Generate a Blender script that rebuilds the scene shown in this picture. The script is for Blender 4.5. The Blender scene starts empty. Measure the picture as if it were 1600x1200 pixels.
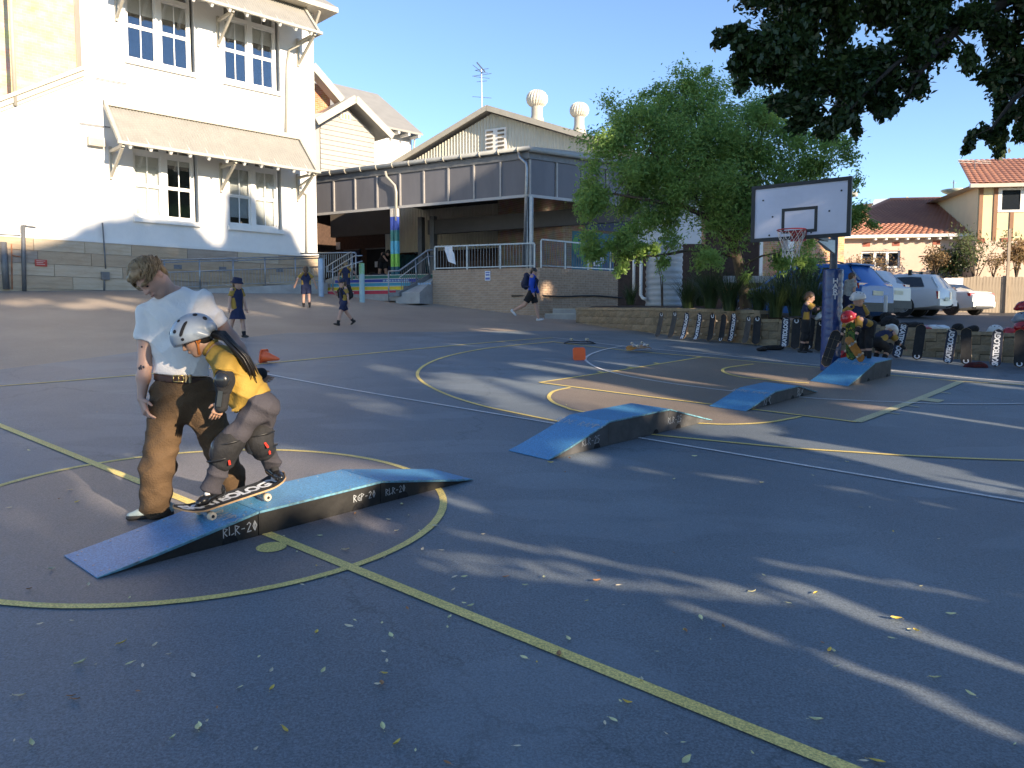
import bpy, bmesh, math, random
import numpy as np
from mathutils import Vector, Matrix, Quaternion
random.seed(7); RNG = np.random.default_rng(11)
R = math.radians
scn = bpy.context.scene
COL = scn.collection
# ------------------------------------------------------------------ camera
FPX, EYE, PITCH = 1220.0, 1.75, R(4.45)
cd = bpy.data.cameras.new('camera'); cam = bpy.data.objects.new('camera', cd); COL.objects.link(cam)
cd.sensor_width = 36.0; cd.lens = 36.0*FPX/1600.0; cd.clip_start = .05; cd.clip_end = 2000
cam.location = (0, 0, EYE); cam.rotation_euler = (R(90)-PITCH, 0, 0)
scn.camera = cam
# ------------------------------------------------------------------ light
SUN_EL = R(17.0); SUN_AZ = R(44.6)             # the sun stands behind and to the right of the camera
TO_SUN = Vector((math.sin(SUN_AZ)*math.cos(SUN_EL), -math.cos(SUN_AZ)*math.cos(SUN_EL), math.sin(SUN_EL)))
w = bpy.data.worlds.new("World"); scn.world = w; w.use_nodes = True
nt = w.node_tree; nt.nodes.clear()
sky = nt.nodes.new('ShaderNodeTexSky'); sky.sky_type = 'NISHITA'; sky.sun_disc = False
sky.sun_elevation = SUN_EL; sky.sun_rotation = math.atan2(TO_SUN.x, TO_SUN.y)
sky.altitude = 3000; sky.air_density = 1.0; sky.dust_density = 0; sky.ozone_density = 2.2
bg = nt.nodes.new('ShaderNodeBackground'); bg.inputs[1].default_value = .15
wo = nt.nodes.new('ShaderNodeOutputWorld')
nt.links.new(sky.outputs[0], bg.inputs[0]); nt.links.new(bg.outputs[0], wo.inputs[0])
sl = bpy.data.lights.new('sun', 'SUN'); sl.energy = 5.0; sl.angle = R(.5); sl.color = (1.0, .82, .60)
so = bpy.data.objects.new('sun', sl); COL.objects.link(so)
so.rotation_euler = TO_SUN.to_track_quat('Z', 'Y').to_euler(); so.location = (30, -30, 40)
scn.view_settings.view_transform = 'Standard'; scn.view_settings.look = 'None'
scn.view_settings.exposure = 1.15; scn.view_settings.gamma = 1
scn.render.engine = 'CYCLES'
scn.cycles.max_bounces = 6; scn.cycles.diffuse_bounces = 3; scn.cycles.glossy_bounces = 3
scn.cycles.transparent_max_bounces = 12; scn.cycles.transmission_bounces = 4
scn.cycles.use_denoising = True
try: scn.cycles.denoiser = 'OPENIMAGEDENOISE'
except Exception: pass
# ------------------------------------------------------------------ where a pixel of the survey photo lies
_c, _s = math.cos(PITCH), math.sin(PITCH)
def ray(px, py):
    u = (px-800)/FPX; v = (py-600)/FPX
    y = _c - v*_s
    return Vector((u/y, 1.0, (-_s - v*_c)/y))
def At(px, py, Y): return Vector((0, 0, EYE)) + ray(px, py)*Y
def ss(a, b, x):
    t = min(1, max(0, (x-a)/(b-a))); return t*t*(3-2*t)
def bank(x, y): return -.64*(x+3.7) + .77*(y-22.8)
def Hg(x, y):                                   # the court climbs gently towards the buildings
    yy = min(y, 46); xx = max(-30, min(40, x))
    d = bank(x, y)
    sp = 1.6*math.log1p(math.exp(max(-30, min(30, d/1.6))))*.5+max(0, d)*.5
    return .0635*yy - .0192*xx + .2*ss(11, 19, y) + .105*min(sp, 9.5)
def G(px, py):
    d = ray(px, py); lo, hi = 1.0, 90.0
    f = lambda t: EYE + d.z*t - Hg(d.x*t, t)
    t = lo
    while t < hi and f(t) > 0: t += .25
    a, b = t-.25, t
    for _ in range(30):
        m = (a+b)/2
        if f(m) > 0: a = m
        else: b = m
    return Vector((d.x*a, a, Hg(d.x*a, a)))
def proj(P):
    r = P - Vector((0, 0, EYE)); zc = r.y*_c - r.z*_s; yc = -r.y*_s - r.z*_c
    return 800+FPX*r.x/zc, 600+FPX*yc/zc
# ------------------------------------------------------------------ materials
def hexc(h):
    h = h.lstrip('#'); f = lambda c: c/12.92 if c <= .04045 else ((c+.055)/1.055)**2.4
    return tuple(f(int(h[i:i+2], 16)/255) for i in (0, 2, 4))
_M = {}
def mat(name, col, rough=.6, var=.15, scale=4.0, bump=0.0, bscale=40.0, metal=0.0, spec=.5, emit=None, col2=None, coat=0.0, stretch=None, trans=0.0):
    if name in _M: return _M[name]
    m = bpy.data.materials.new(name); m.use_nodes = True; n = m.node_tree; b = n.nodes['Principled BSDF']
    b.inputs['Roughness'].default_value = rough; b.inputs['Metallic'].default_value = metal
    b.inputs['Specular IOR Level'].default_value = spec; b.inputs['Coat Weight'].default_value = coat
    col = tuple(col)
    c2 = tuple(col2) if col2 else tuple(max(0, c*(1-var)) for c in col)
    c1 = col if col2 else tuple(min(1, c*(1+var)) for c in col)
    tc = n.nodes.new('ShaderNodeTexCoord'); co = tc.outputs['Object']
    if stretch:
        mp = n.nodes.new('ShaderNodeMapping'); mp.inputs['Scale'].default_value = stretch
        n.links.new(co, mp.inputs['Vector']); co = mp.outputs[0]
    if var > 0 or col2:
        nz = n.nodes.new('ShaderNodeTexNoise'); nz.inputs['Scale'].default_value = scale; nz.inputs['Detail'].default_value = 6
        nz.inputs['Roughness'].default_value = .65
        n.links.new(co, nz.inputs['Vector'])
        cr = n.nodes.new('ShaderNodeValToRGB'); cr.color_ramp.elements[0].position = .32; cr.color_ramp.elements[1].position = .68
        cr.color_ramp.elements[0].color = (*c2, 1); cr.color_ramp.elements[1].color = (*c1, 1)
        n.links.new(nz.outputs[0], cr.inputs[0]); n.links.new(cr.outputs[0], b.inputs['Base Color'])
    else: b.inputs['Base Color'].default_value = (*col, 1)
    if bump:
        bz = n.nodes.new('ShaderNodeTexNoise'); bz.inputs['Scale'].default_value = bscale; bz.inputs['Detail'].default_value = 4
        n.links.new(co, bz.inputs['Vector'])
        bp = n.nodes.new('ShaderNodeBump'); bp.inputs['Strength'].default_value = bump; bp.inputs['Distance'].default_value = .02
        n.links.new(bz.outputs[0], bp.inputs['Height']); n.links.new(bp.outputs[0], b.inputs['Normal'])
    if emit:
        b.inputs['Emission Color'].default_value = (*emit[0], 1); b.inputs['Emission Strength'].default_value = emit[1]
    if trans: b.inputs['Subsurface Weight'].default_value = trans
    _M[name] = m; return m
def leafmat(name, col, col2, rough=.5, trans=.35):
    m = bpy.data.materials.new(name); m.use_nodes = True; n = m.node_tree; b = n.nodes['Principled BSDF']; out = n.nodes['Material Output']
    gi = n.nodes.new('ShaderNodeTexCoord'); nz = n.nodes.new('ShaderNodeTexNoise'); nz.inputs['Scale'].default_value = 1.3; nz.inputs['Detail'].default_value = 8
    nz.inputs['Roughness'].default_value = .8
    n.links.new(gi.outputs['Object'], nz.inputs['Vector'])
    cr = n.nodes.new('ShaderNodeValToRGB'); cr.color_ramp.elements[0].position = .35; cr.color_ramp.elements[1].position = .65
    cr.color_ramp.elements[0].color = (*col2, 1); cr.color_ramp.elements[1].color = (*col, 1)
    n.links.new(nz.outputs[0], cr.inputs[0]); n.links.new(cr.outputs[0], b.inputs['Base Color'])
    b.inputs['Roughness'].default_value = rough; b.inputs['Specular IOR Level'].default_value = .35
    tr = n.nodes.new('ShaderNodeBsdfTranslucent'); n.links.new(cr.outputs[0], tr.inputs[0])
    mx = n.nodes.new('ShaderNodeMixShader'); mx.inputs[0].default_value = trans
    n.links.new(b.outputs[0], mx.inputs[1]); n.links.new(tr.outputs[0], mx.inputs[2]); n.links.new(mx.outputs[0], out.inputs[0])
    return m
def glassmat(name, tint=(.6, .65, .68), rough=.02, mix=.55):
    m = bpy.data.materials.new(name); m.use_nodes = True; n = m.node_tree; n.nodes.remove(n.nodes['Principled BSDF']); out = n.nodes['Material Output']
    t = n.nodes.new('ShaderNodeBsdfTransparent'); t.inputs[0].default_value = (*tint, 1)
    g = n.nodes.new('ShaderNodeBsdfGlossy'); g.inputs['Roughness'].default_value = rough; g.inputs[0].default_value = (.9, .95, 1, 1)
    f = n.nodes.new('ShaderNodeFresnel'); f.inputs[0].default_value = 1.6
    ml = n.nodes.new('ShaderNodeMath'); ml.operation = 'ADD'; ml.inputs[1].default_value = mix*.18; n.links.new(f.outputs[0], ml.inputs[0])
    mx = n.nodes.new('ShaderNodeMixShader'); n.links.new(ml.outputs[0], mx.inputs[0])
    n.links.new(t.outputs[0], mx.inputs[1]); n.links.new(g.outputs[0], mx.inputs[2]); n.links.new(mx.outputs[0], out.inputs[0])
    _M[name] = m; return m
# ------------------------------------------------------------------ things, parts and meshes
class T:
    """A thing: an Empty at its base that parents its parts."""
    def __init__(s, name, label, cat, loc, rz=0.0, group=None, kind=None, rot=None):
        s.o = bpy.data.objects.new(name, None); COL.objects.link(s.o); s.o.empty_display_size = .1
        s.o.location = loc; s.o.rotation_euler = rot if rot else (0, 0, rz)
        s.M = Matrix.Translation(Vector(loc)) @ s.o.rotation_euler.to_matrix().to_4x4(); s.inv = s.M.inverted()
        if label: s.o['label'] = label
        if cat: s.o['category'] = cat
        if group: s.o['group'] = group
        if kind: s.o['kind'] = kind
    def hit(s, px, py, c=0.0):                  # photo pixel -> (x, z) on the thing's own plane y = c
        a = s.inv @ Vector((0, 0, EYE)); d = (s.inv.to_3x3() @ ray(px, py))
        t = (c-a.y)/d.y; p = a+d*t
        return p.x, p.z
    def l(s, P): return s.inv @ Vector(P)
def tag(o, label=None, cat=None, group=None, kind=None):
    for k, v in (('label', label), ('category', cat), ('group', group), ('kind', kind)):
        if v: o[k] = v
    return o
class MB:
    def __init__(s): s.V = []; s.F = []; s.I = []; s.i = 0
    def add(s, vs, fs):
        n = len(s.V); s.V.extend([tuple(v) for v in vs]); s.F.extend([tuple(n+k for k in f) for f in fs]); s.I.extend([s.i]*len(fs)); return s
    def box(s, x0, x1, y0, y1, z0, z1):
        v = [(x, y, z) for z in (z0, z1) for y in (y0, y1) for x in (x0, x1)]
        return s.add(v, [(0, 2, 3, 1), (4, 5, 7, 6), (0, 1, 5, 4), (2, 6, 7, 3), (0, 4, 6, 2), (1, 3, 7, 5)])
    def bar(s, a, b, w, h, up=(0, 0, 1)):
        a = Vector(a); b = Vector(b); d = (b-a).normalized(); u = Vector(up)
        if abs(d.dot(u)) > .98: u = Vector((1, 0, 0))
        r = d.cross(u).normalized(); u = r.cross(d)
        v = [p+r*(sx*w/2)+u*(sz*h/2) for p in (a, b) for sz in (-1, 1) for sx in (-1, 1)]
        return s.add(v, [(0, 2, 3, 1), (4, 5, 7, 6), (0, 1, 5, 4), (2, 6, 7, 3), (0, 4, 6, 2), (1, 3, 7, 5)])
    def tube(s, pts, r, n=8, cap=True, flat=1.0):
        pts = [Vector(p) for p in pts]; rs = r if isinstance(r, (list, tuple)) else [r]*len(pts)
        t0 = (pts[1]-pts[0]).normalized(); u = t0.orthogonal().normalized(); vs = []
        for i, p in enumerate(pts):
            t = (pts[min(i+1, len(pts)-1)]-pts[max(i-1, 0)]).normalized()
            u = (u-t*u.dot(t)); u = u.normalized() if u.length > 1e-6 else t.orthogonal().normalized(); q = t.cross(u)
            for k in range(n):
                a = 2*math.pi*k/n; vs.append(p+(u*math.cos(a)+q*math.sin(a)*flat)*rs[i])
        m = len(pts); fs = [(i*n+k, i*n+(k+1) % n, (i+1)*n+(k+1) % n, (i+1)*n+k) for i in range(m-1) for k in range(n)]
        if cap: fs += [tuple(range(n-1, -1, -1)), tuple((m-1)*n+k for k in range(n))]
        return s.add(vs, fs)
    def lathe(s, prof, n=16, c=(0, 0, 0), ax=(0, 0, 1), cap=True):
        z = Vector(ax).normalized(); u = z.orthogonal().normalized(); q = z.cross(u); c = Vector(c)
        vs = [c+z*h+(u*math.cos(2*math.pi*k/n)+q*math.sin(2*math.pi*k/n))*r for r, h in prof for k in range(n)]
        m = len(prof); fs = [(i*n+k, i*n+(k+1) % n, (i+1)*n+(k+1) % n, (i+1)*n+k) for i in range(m-1) for k in range(n)]
        if cap: fs += [tuple(range(n-1, -1, -1)), tuple((m-1)*n+k for k in range(n))]
        return s.add(vs, fs)
    def prism(s, poly, f, d0, d1):              # poly (a,b) -> f(a,b,d)
        n = len(poly); vs = [f(a, b, d0) for a, b in poly]+[f(a, b, d1) for a, b in poly]
        return s.add(vs, [tuple(range(n-1, -1, -1)), tuple(range(n, 2*n))]+[(k, (k+1) % n, n+(k+1) % n, n+k) for k in range(n)])
    def grid(s, rows):
        n = len(rows[0]); vs = [p for r in rows for p in r]
        return s.add(vs, [(i*n+k, i*n+k+1, (i+1)*n+k+1, (i+1)*n+k) for i in range(len(rows)-1) for k in range(n-1)])
    def mesh(s, name, mats, smooth=False, fix=True):
        me = bpy.data.meshes.new(name); me.from_pydata(s.V, [], s.F)
        for m in (mats if isinstance(mats, (list, tuple)) else [mats]): me.materials.append(m)
        if any(s.I): me.polygons.foreach_set('material_index', s.I)
        if fix and len(s.F) < 20000:
            bm = bmesh.new(); bm.from_mesh(me); bmesh.ops.recalc_face_normals(bm, faces=bm.faces); bm.to_mesh(me); bm.free()
        if smooth is True: me.polygons.foreach_set('use_smooth', [True]*len(me.polygons))
        me.update()
        if smooth == 'auto': me.polygons.foreach_set('use_smooth', [True]*len(me.polygons)); me.set_sharp_from_angle(angle=R(40))
        return me
    def build(s, name, mats, parent=None, smooth=False, world=False, fix=True):
        if world and parent is not None:
            iv = parent.inv; s.V = [tuple(iv @ Vector(v)) for v in s.V]
        return inst(name, s.mesh(name, mats, smooth, fix), parent)
def inst(name, me, parent=None, loc=None, rot=None, scale=None):
    o = bpy.data.objects.new(name, me); COL.objects.link(o)
    if parent is not None: o.parent = parent.o if isinstance(parent, T) else parent
    if loc is not None: o.location = loc
    if rot is not None: o.rotation_euler = rot
    if scale is not None: o.scale = scale
    return o
def kids(o): return [c for c in bpy.data.objects if c.parent == o]
def copytree(o, parent=None, label=None, group=None):
    c = o.copy(); COL.objects.link(c)
    if parent is not None: c.parent = parent
    if label: c['label'] = label
    if group: c['group'] = group
    for ch in list(o.children): copytree(ch, c)
    return c
def fontmesh(txt, size, bold=0.0, ext=.0015, spacing=1.0):
    cu = bpy.data.curves.new('lettering', 'FONT'); cu.body = txt; cu.size = size; cu.offset = bold; cu.extrude = ext; cu.align_x = 'CENTER'; cu.align_y = 'CENTER'
    cu.space_character = spacing; cu.resolution_u = 2
    o = bpy.data.objects.new('lettering', cu); COL.objects.link(o)
    dg = bpy.context.evaluated_depsgraph_get(); me = bpy.data.meshes.new_from_object(o.evaluated_get(dg)); bpy.data.objects.remove(o); bpy.data.curves.remove(cu)
    return me
# angular stroke lettering (points on a 0..1 x 0..1.6 cell)
GLY = {'R': [[(0, 0), (0, 1.6), (.7, 1.25), (.1, .8), (.75, 0)]], 'L': [[(0, 1.6), (0, 0), (.8, .35)]], 'G': [[(.75, 1.45), (.1, 1.0), (.1, .3), (.7, 0), (.7, .7), (.4, .7)]],
 'P': [[(0, 0), (0, 1.6), (.7, 1.25), (.05, .75)]], '-': [[(.1, .75), (.6, .75)]], '2': [[(.05, 1.3), (.4, 1.6), (.7, 1.25), (.05, 0), (.75, .05)]],
 '0': [[(.4, 0), (.75, .8), (.4, 1.6), (.05, .8), (.4, 0)], [(.4, .5), (.4, 1.1)]], '5': [[(.7, 1.6), (.1, 1.55), (.1, .95), (.7, .7), (.4, .1), (.05, 0)]],
 'I': [[(.3, 0), (.3, 1.6)]], 'D': [[(0, 0), (0, 1.6), (.7, .8), (0, 0)]], 'E': [[(.7, 1.6), (0, 1.45), (0, .1), (.7, 0)], [(0, .8), (.55, .8)]],
 'A': [[(0, 0), (.4, 1.6), (.8, 0)], [(.2, .6), (.6, .6)]], 'M': [[(0, 0), (.1, 1.6), (.45, .8), (.8, 1.6), (.9, 0)]], 'S': [[(.7, 1.5), (.15, 1.2), (.65, .6), (.05, 0)]], ' ': []}
def strokes(mb, txt, h, f, wd=.13, lift=.002):
    sx = h/1.6; x = -len(txt)*.5*1.05*sx
    for ch in txt:
        for pl in GLY[ch]:
            for (a, b), (c, d) in zip(pl[:-1], pl[1:]):
                p = Vector((x+a*sx, (b-.8)*sx)); q = Vector((x+c*sx, (d-.8)*sx)); t = (q-p).normalized(); nn = Vector((-t.y, t.x))*wd*sx/2; t *= wd*sx*.4
                c4 = [p-t-nn, q+t-nn, q+t+nn, p-t+nn]
                mb.add([f(v.x, v.y, lift) for v in c4], [(0, 1, 2, 3)])
        x += 1.05*sx
# ------------------------------------------------------------------ smooth solid bodies: distance fields turned into one mesh
def cap(a, b, ra, rb=None, k=.02, sub=False, clip=(), flat=None): return dict(t='c', a=np.array(a, float), b=np.array(b, float), ra=ra, rb=ra if rb is None else rb, k=k, sub=sub, clip=clip, flat=flat)
def ell(c, r, rot=None, k=.02, sub=False, clip=()): return dict(t='e', c=np.array(c, float), r=np.array(r, float), m=None if rot is None else np.array(rot.to_3x3() if hasattr(rot, 'to_3x3') else rot, float), k=k, sub=sub, clip=clip)
def _bb(p):
    if p['t'] == 'c':
        r = max(p['ra'], p['rb'])*(1.0 if not p['flat'] else max(1, p['flat'][1]))
        return np.minimum(p['a'], p['b'])-r, np.maximum(p['a'], p['b'])+r
    r = p['r'].max() if p['m'] is not None else p['r']
    return p['c']-r, p['c']+r
def _ev(p, X):
    if p['t'] == 'c':
        a, b = p['a'], p['b']; Q = X
        if p['flat'] is not None:
            n = np.array(p['flat'][0], float); n /= np.linalg.norm(n); f = 1/p['flat'][1]-1
            Q = X+n*((X-a)@n)[..., None]*f; b = b+n*((b-a)@n)*f
        ba = b-a; t = np.clip(((Q-a)@ba)/max(1e-9, ba@ba), 0, 1)
        d = np.linalg.norm(Q-a-t[..., None]*ba, axis=-1)-(p['ra']+(p['rb']-p['ra'])*t)
    else:
        q = X-p['c']
        if p['m'] is not None: q = q@p['m']
        k0 = np.linalg.norm(q/p['r'], axis=-1); k1 = np.linalg.norm(q/p['r']**2, axis=-1)
        d = k0*(k0-1)/np.maximum(k1, 1e-6)
    for c, n in p['clip']:
        n = np.array(n, float); n /= np.linalg.norm(n); d = np.maximum(d, (X-np.array(c, float))@n)
    return d
def sdf(prims, cell, clips=(), noise=None):
    lo = np.min([_bb(p)[0] for p in prims if not p['sub']], axis=0)-2.5*cell-(.02 if noise else 0); hi = np.max([_bb(p)[1] for p in prims if not p['sub']], axis=0)+2.5*cell+(.02 if noise else 0)
    n = np.ceil((hi-lo)/cell).astype(int)+1
    D = np.full(n, 1.0); ax = [lo[i]+np.arange(n[i])*cell for i in range(3)]
    for p in prims:
        b0, b1 = _bb(p); m = p['k']*1.2+3*cell+(.02 if noise else 0)
        i0 = np.maximum(0, np.floor((b0-m-lo)/cell).astype(int)); i1 = np.minimum(n, np.ceil((b1+m-lo)/cell).astype(int)+1)
        if (i1 <= i0).any(): continue
        sl = tuple(slice(i0[i], i1[i]) for i in range(3))
        X = np.stack(np.meshgrid(*[ax[i][sl[i]] for i in range(3)], indexing='ij'), -1)
        d = _ev(p, X); o = D[sl]; k = max(p['k'], 1e-5)
        if p['sub']:
            h = np.maximum(k-np.abs(o+d), 0)/k; D[sl] = np.maximum(o, -d)+h*h*k*.25
        else:
            h = np.maximum(k-np.abs(o-d), 0)/k; D[sl] = np.minimum(o, d)-h*h*k*.25
    if clips or noise:
        X = np.stack(np.meshgrid(*ax, indexing='ij'), -1)
        if noise: D = D+noise(X)
        for c, nn in clips:
            nn = np.array(nn, float); nn /= np.linalg.norm(nn); D = np.maximum(D, (X-np.array(c, float))@nn)
    S = D < 0
    c8 = [S[i:n[0]-1+i, j:n[1]-1+j, k:n[2]-1+k] for i in (0, 1) for j in (0, 1) for k in (0, 1)]
    cnt = sum(c.astype(np.int8) for c in c8); msk = (cnt > 0) & (cnt < 8)
    idx = np.full(msk.shape, -1, int); N = int(msk.sum()); idx[msk] = np.arange(N); cc = np.argwhere(msk)
    off = np.array([(i, j, k) for i in (0, 1) for j in (0, 1) for k in (0, 1)])
    val = np.stack([D[cc[:, 0]+o[0], cc[:, 1]+o[1], cc[:, 2]+o[2]] for o in off], 1)
    acc = np.zeros((N, 3)); w = np.zeros(N)
    for e in range(8):
        for f in range(e+1, 8):
            if np.abs(off[e]-off[f]).sum() != 1: continue
            a, b = val[:, e], val[:, f]; x = (a < 0) != (b < 0)
            t = np.where(x, a/np.where(x, a-b, 1), 0)
            acc += np.where(x[:, None], off[e]+t[:, None]*(off[f]-off[e]), 0); w += x
    V = lo+(cc+acc/np.maximum(w, 1)[:, None])*cell
    F = []
    for d in range(3):
        e1, e2 = (d+1) % 3, (d+2) % 3
        s0 = [slice(1, n[i]-1) for i in range(3)]; s0[d] = slice(0, n[d]-1); s1 = list(s0); s1[d] = slice(1, n[d])
        A = S[tuple(s0)]; B = S[tuple(s1)]; ed = np.argwhere(A != B)
        if len(ed) == 0: continue
        sgn = A[ed[:, 0], ed[:, 1], ed[:, 2]]
        b = ed.copy(); b[:, e1] += 1; b[:, e2] += 1
        def ci(o1, o2):
            q = b.copy(); q[:, e1] += o1-1+0; q[:, e2] += o2-1+0
            return idx[q[:, 0], q[:, 1], q[:, 2]]
        q = np.stack([ci(0, 0), ci(1, 0), ci(1, 1), ci(0, 1)], 1)
        q[~sgn] = q[~sgn][:, ::-1]
        F.append(q)
    F = np.concatenate(F) if F else np.zeros((0, 4), int)
    F = F[(F >= 0).all(1)]
    return V, F
class SB:
    """collects solids into one mesh object"""
    def __init__(s): s.V = []; s.F = []; s.I = []; s.n = 0
    def add(s, prims, cell, clips=(), noise=None, mi=0):
        V, F = sdf(prims, cell, clips, noise); s.V.append(V); s.F.append(F+s.n); s.I += [mi]*len(F); s.n += len(V); return s
    def build(s, name, mats, parent=None, world=False, smooth=True):
        V = np.concatenate(s.V); F = np.concatenate(s.F)
        if world and parent is not None:
            m = np.array(parent.inv); V = V@m[:3, :3].T+m[:3, 3]
        me = bpy.data.meshes.new(name); me.from_pydata(V.tolist(), [], F.tolist())
        for m in (mats if isinstance(mats, (list, tuple)) else [mats]): me.materials.append(m)
        if any(s.I): me.polygons.foreach_set('material_index', s.I)
        if smooth: me.polygons.foreach_set('use_smooth', [True]*len(me.polygons))
        me.update(); return inst(name, me, parent)
def wrinkle(amp, fr, seed=0, dirs=((1, .4, .3), (.2, 1, -.6), (-.5, .3, 1))):
    rg = np.random.default_rng(abs(int(seed))); ph = rg.random(9)*6.28
    def f(X):
        o = 0
        for i, d in enumerate(dirs):
            q = X@np.array(d, float)*fr
            o = o+np.sin(q+ph[i]+1.7*np.sin(X@np.array(dirs[(i+1) % len(dirs)], float)*fr*.55+ph[i+3]))
        return o*amp/len(dirs)
    return f
def frame3(fwd, up=(0, 0, 1)):
    """matrix whose -y axis points forward"""
    f = Vector(fwd).normalized(); y = -f; x = y.cross(Vector(up)); x.normalize(); z = x.cross(y); return Matrix((x, y, z)).transposed()
def head_prims(c, m, h, neck=None, nr=.055):
    """face, skull, nose, ears and neck of a head whose height is h"""
    c = Vector(c); P = lambda x, y, z: c+m@Vector((x, y, z))*h
    k = .03*h/.23
    p = [ell(P(0, .06, .11), np.array((.335, .42, .39))*h, m, k), ell(P(0, -.09, -.13), np.array((.27, .33, .37))*h, m, k*1.5),
         ell(P(0, -.25, -.40), np.array((.13, .13, .09))*h, m, k), cap(P(-.2, -.02, -.25), P(-.08, -.25, -.42), .09*h, .07*h, k), cap(P(.2, -.02, -.25), P(.08, -.25, -.42), .09*h, .07*h, k),
         cap(P(-.15, -.355, .085), P(.15, -.355, .085), .045*h, k=k*.8), ell(P(-.13, -.425, .0), np.array((.085, .05, .05))*h, m, k*.5, True), ell(P(.13, -.425, .0), np.array((.085, .05, .05))*h, m, k*.5, True),
         cap(P(0, -.41, .04), P(0, -.50, -.10), .028*h, .045*h, k*.5), cap(P(-.04, -.45, -.115), P(.04, -.45, -.115), .035*h, k=k*.4),
         ell(P(0, -.42, -.245), np.array((.10, .035, .022))*h, m, k*.3), ell(P(0, -.41, -.285), np.array((.085, .035, .025))*h, m, k*.3),
         ell(P(-.345, .06, -.03), np.array((.035, .085, .13))*h, m, k*.3), ell(P(.345, .06, -.03), np.array((.035, .085, .13))*h, m, k*.3)]
    if neck is not None: p.append(cap(P(0, .10, -.25), neck, nr, nr*1.1, .03))
    return p, P
def face_bits(P, m, h, t, eyes, lip, brow):
    e = SB()
    for sx in (-1, 1): e.add([ell(P(sx*.13, -.375, .0), np.array((.055, .035, .028))*h, m)], .006 if h > .2 else .008)
    e.build('eyes', eyes, t, True)
    l = SB(); l.add([ell(P(0, -.435, -.265), np.array((.095, .022, .028))*h, m, .004)], .005 if h > .2 else .008); l.build('mouth', lip, t, True)
    b = MB()
    for sx in (-1, 1): b.tube([P(sx*.06, -.415, .10), P(sx*.14, -.41, .125), P(sx*.21, -.36, .10)], .012*h/.23*1.6*.23/.23*.6, 5)
    b.build('eyebrows', brow, t, True, True)
def hand_prims(w, d, nrm, thumb, L, curl=.5, spread=.035):
    """palm, four unequal bent fingers and a thumb; d: towards the fingertips, nrm: out of the palm, thumb: towards the thumb"""
    w = Vector(w); d = Vector(d).normalized(); n = Vector(nrm); n = (n-d*n.dot(d)).normalized(); s = d.cross(n); s = s if s.dot(Vector(thumb)) > 0 else -s
    p = []; W = L*.40
    for i in range(4):
        x = (1.5-i)/3*W*.86
        p.append(cap(w+s*x*.55, w+d*L*.50+s*x, L*.085, L*.075, L*.09))
    for i, fl in enumerate((.44, .50, .46, .36)):
        x = (1.5-i)/3*W*.86; a = w+d*L*.50+s*x; f = fl*L
        q = curl*(.6+.15*i); d1 = (d*math.cos(q*.7)+n*math.sin(q*.7)+s*(1.5-i)*spread).normalized(); d2 = (d*math.cos(q*1.7)+n*math.sin(q*1.7)+s*(1.5-i)*spread*.7).normalized(); d3 = (d*math.cos(q*2.5)+n*math.sin(q*2.5)).normalized()
        b = a+d1*f*.45; c = b+d2*f*.32; e = c+d3*f*.23
        r = L*.047*(1-.06*i)
        p += [cap(a, b, r*1.05, r, .003), cap(b, c, r, r*.92, .002), cap(c, e, r*.92, r*.75, .002)]
    a = w+d*L*.10+s*W*.38; b = a+(d*.65+s*.62+n*.35).normalized()*L*.26; c = b+(d*.9+s*.25+n*.4).normalized()*L*.19
    p += [cap(w+d*L*.05, a, L*.09, L*.08, L*.05), cap(a, b, L*.075, L*.06, .006), cap(b, c, L*.058, L*.042, .003)]
    return p
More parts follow.
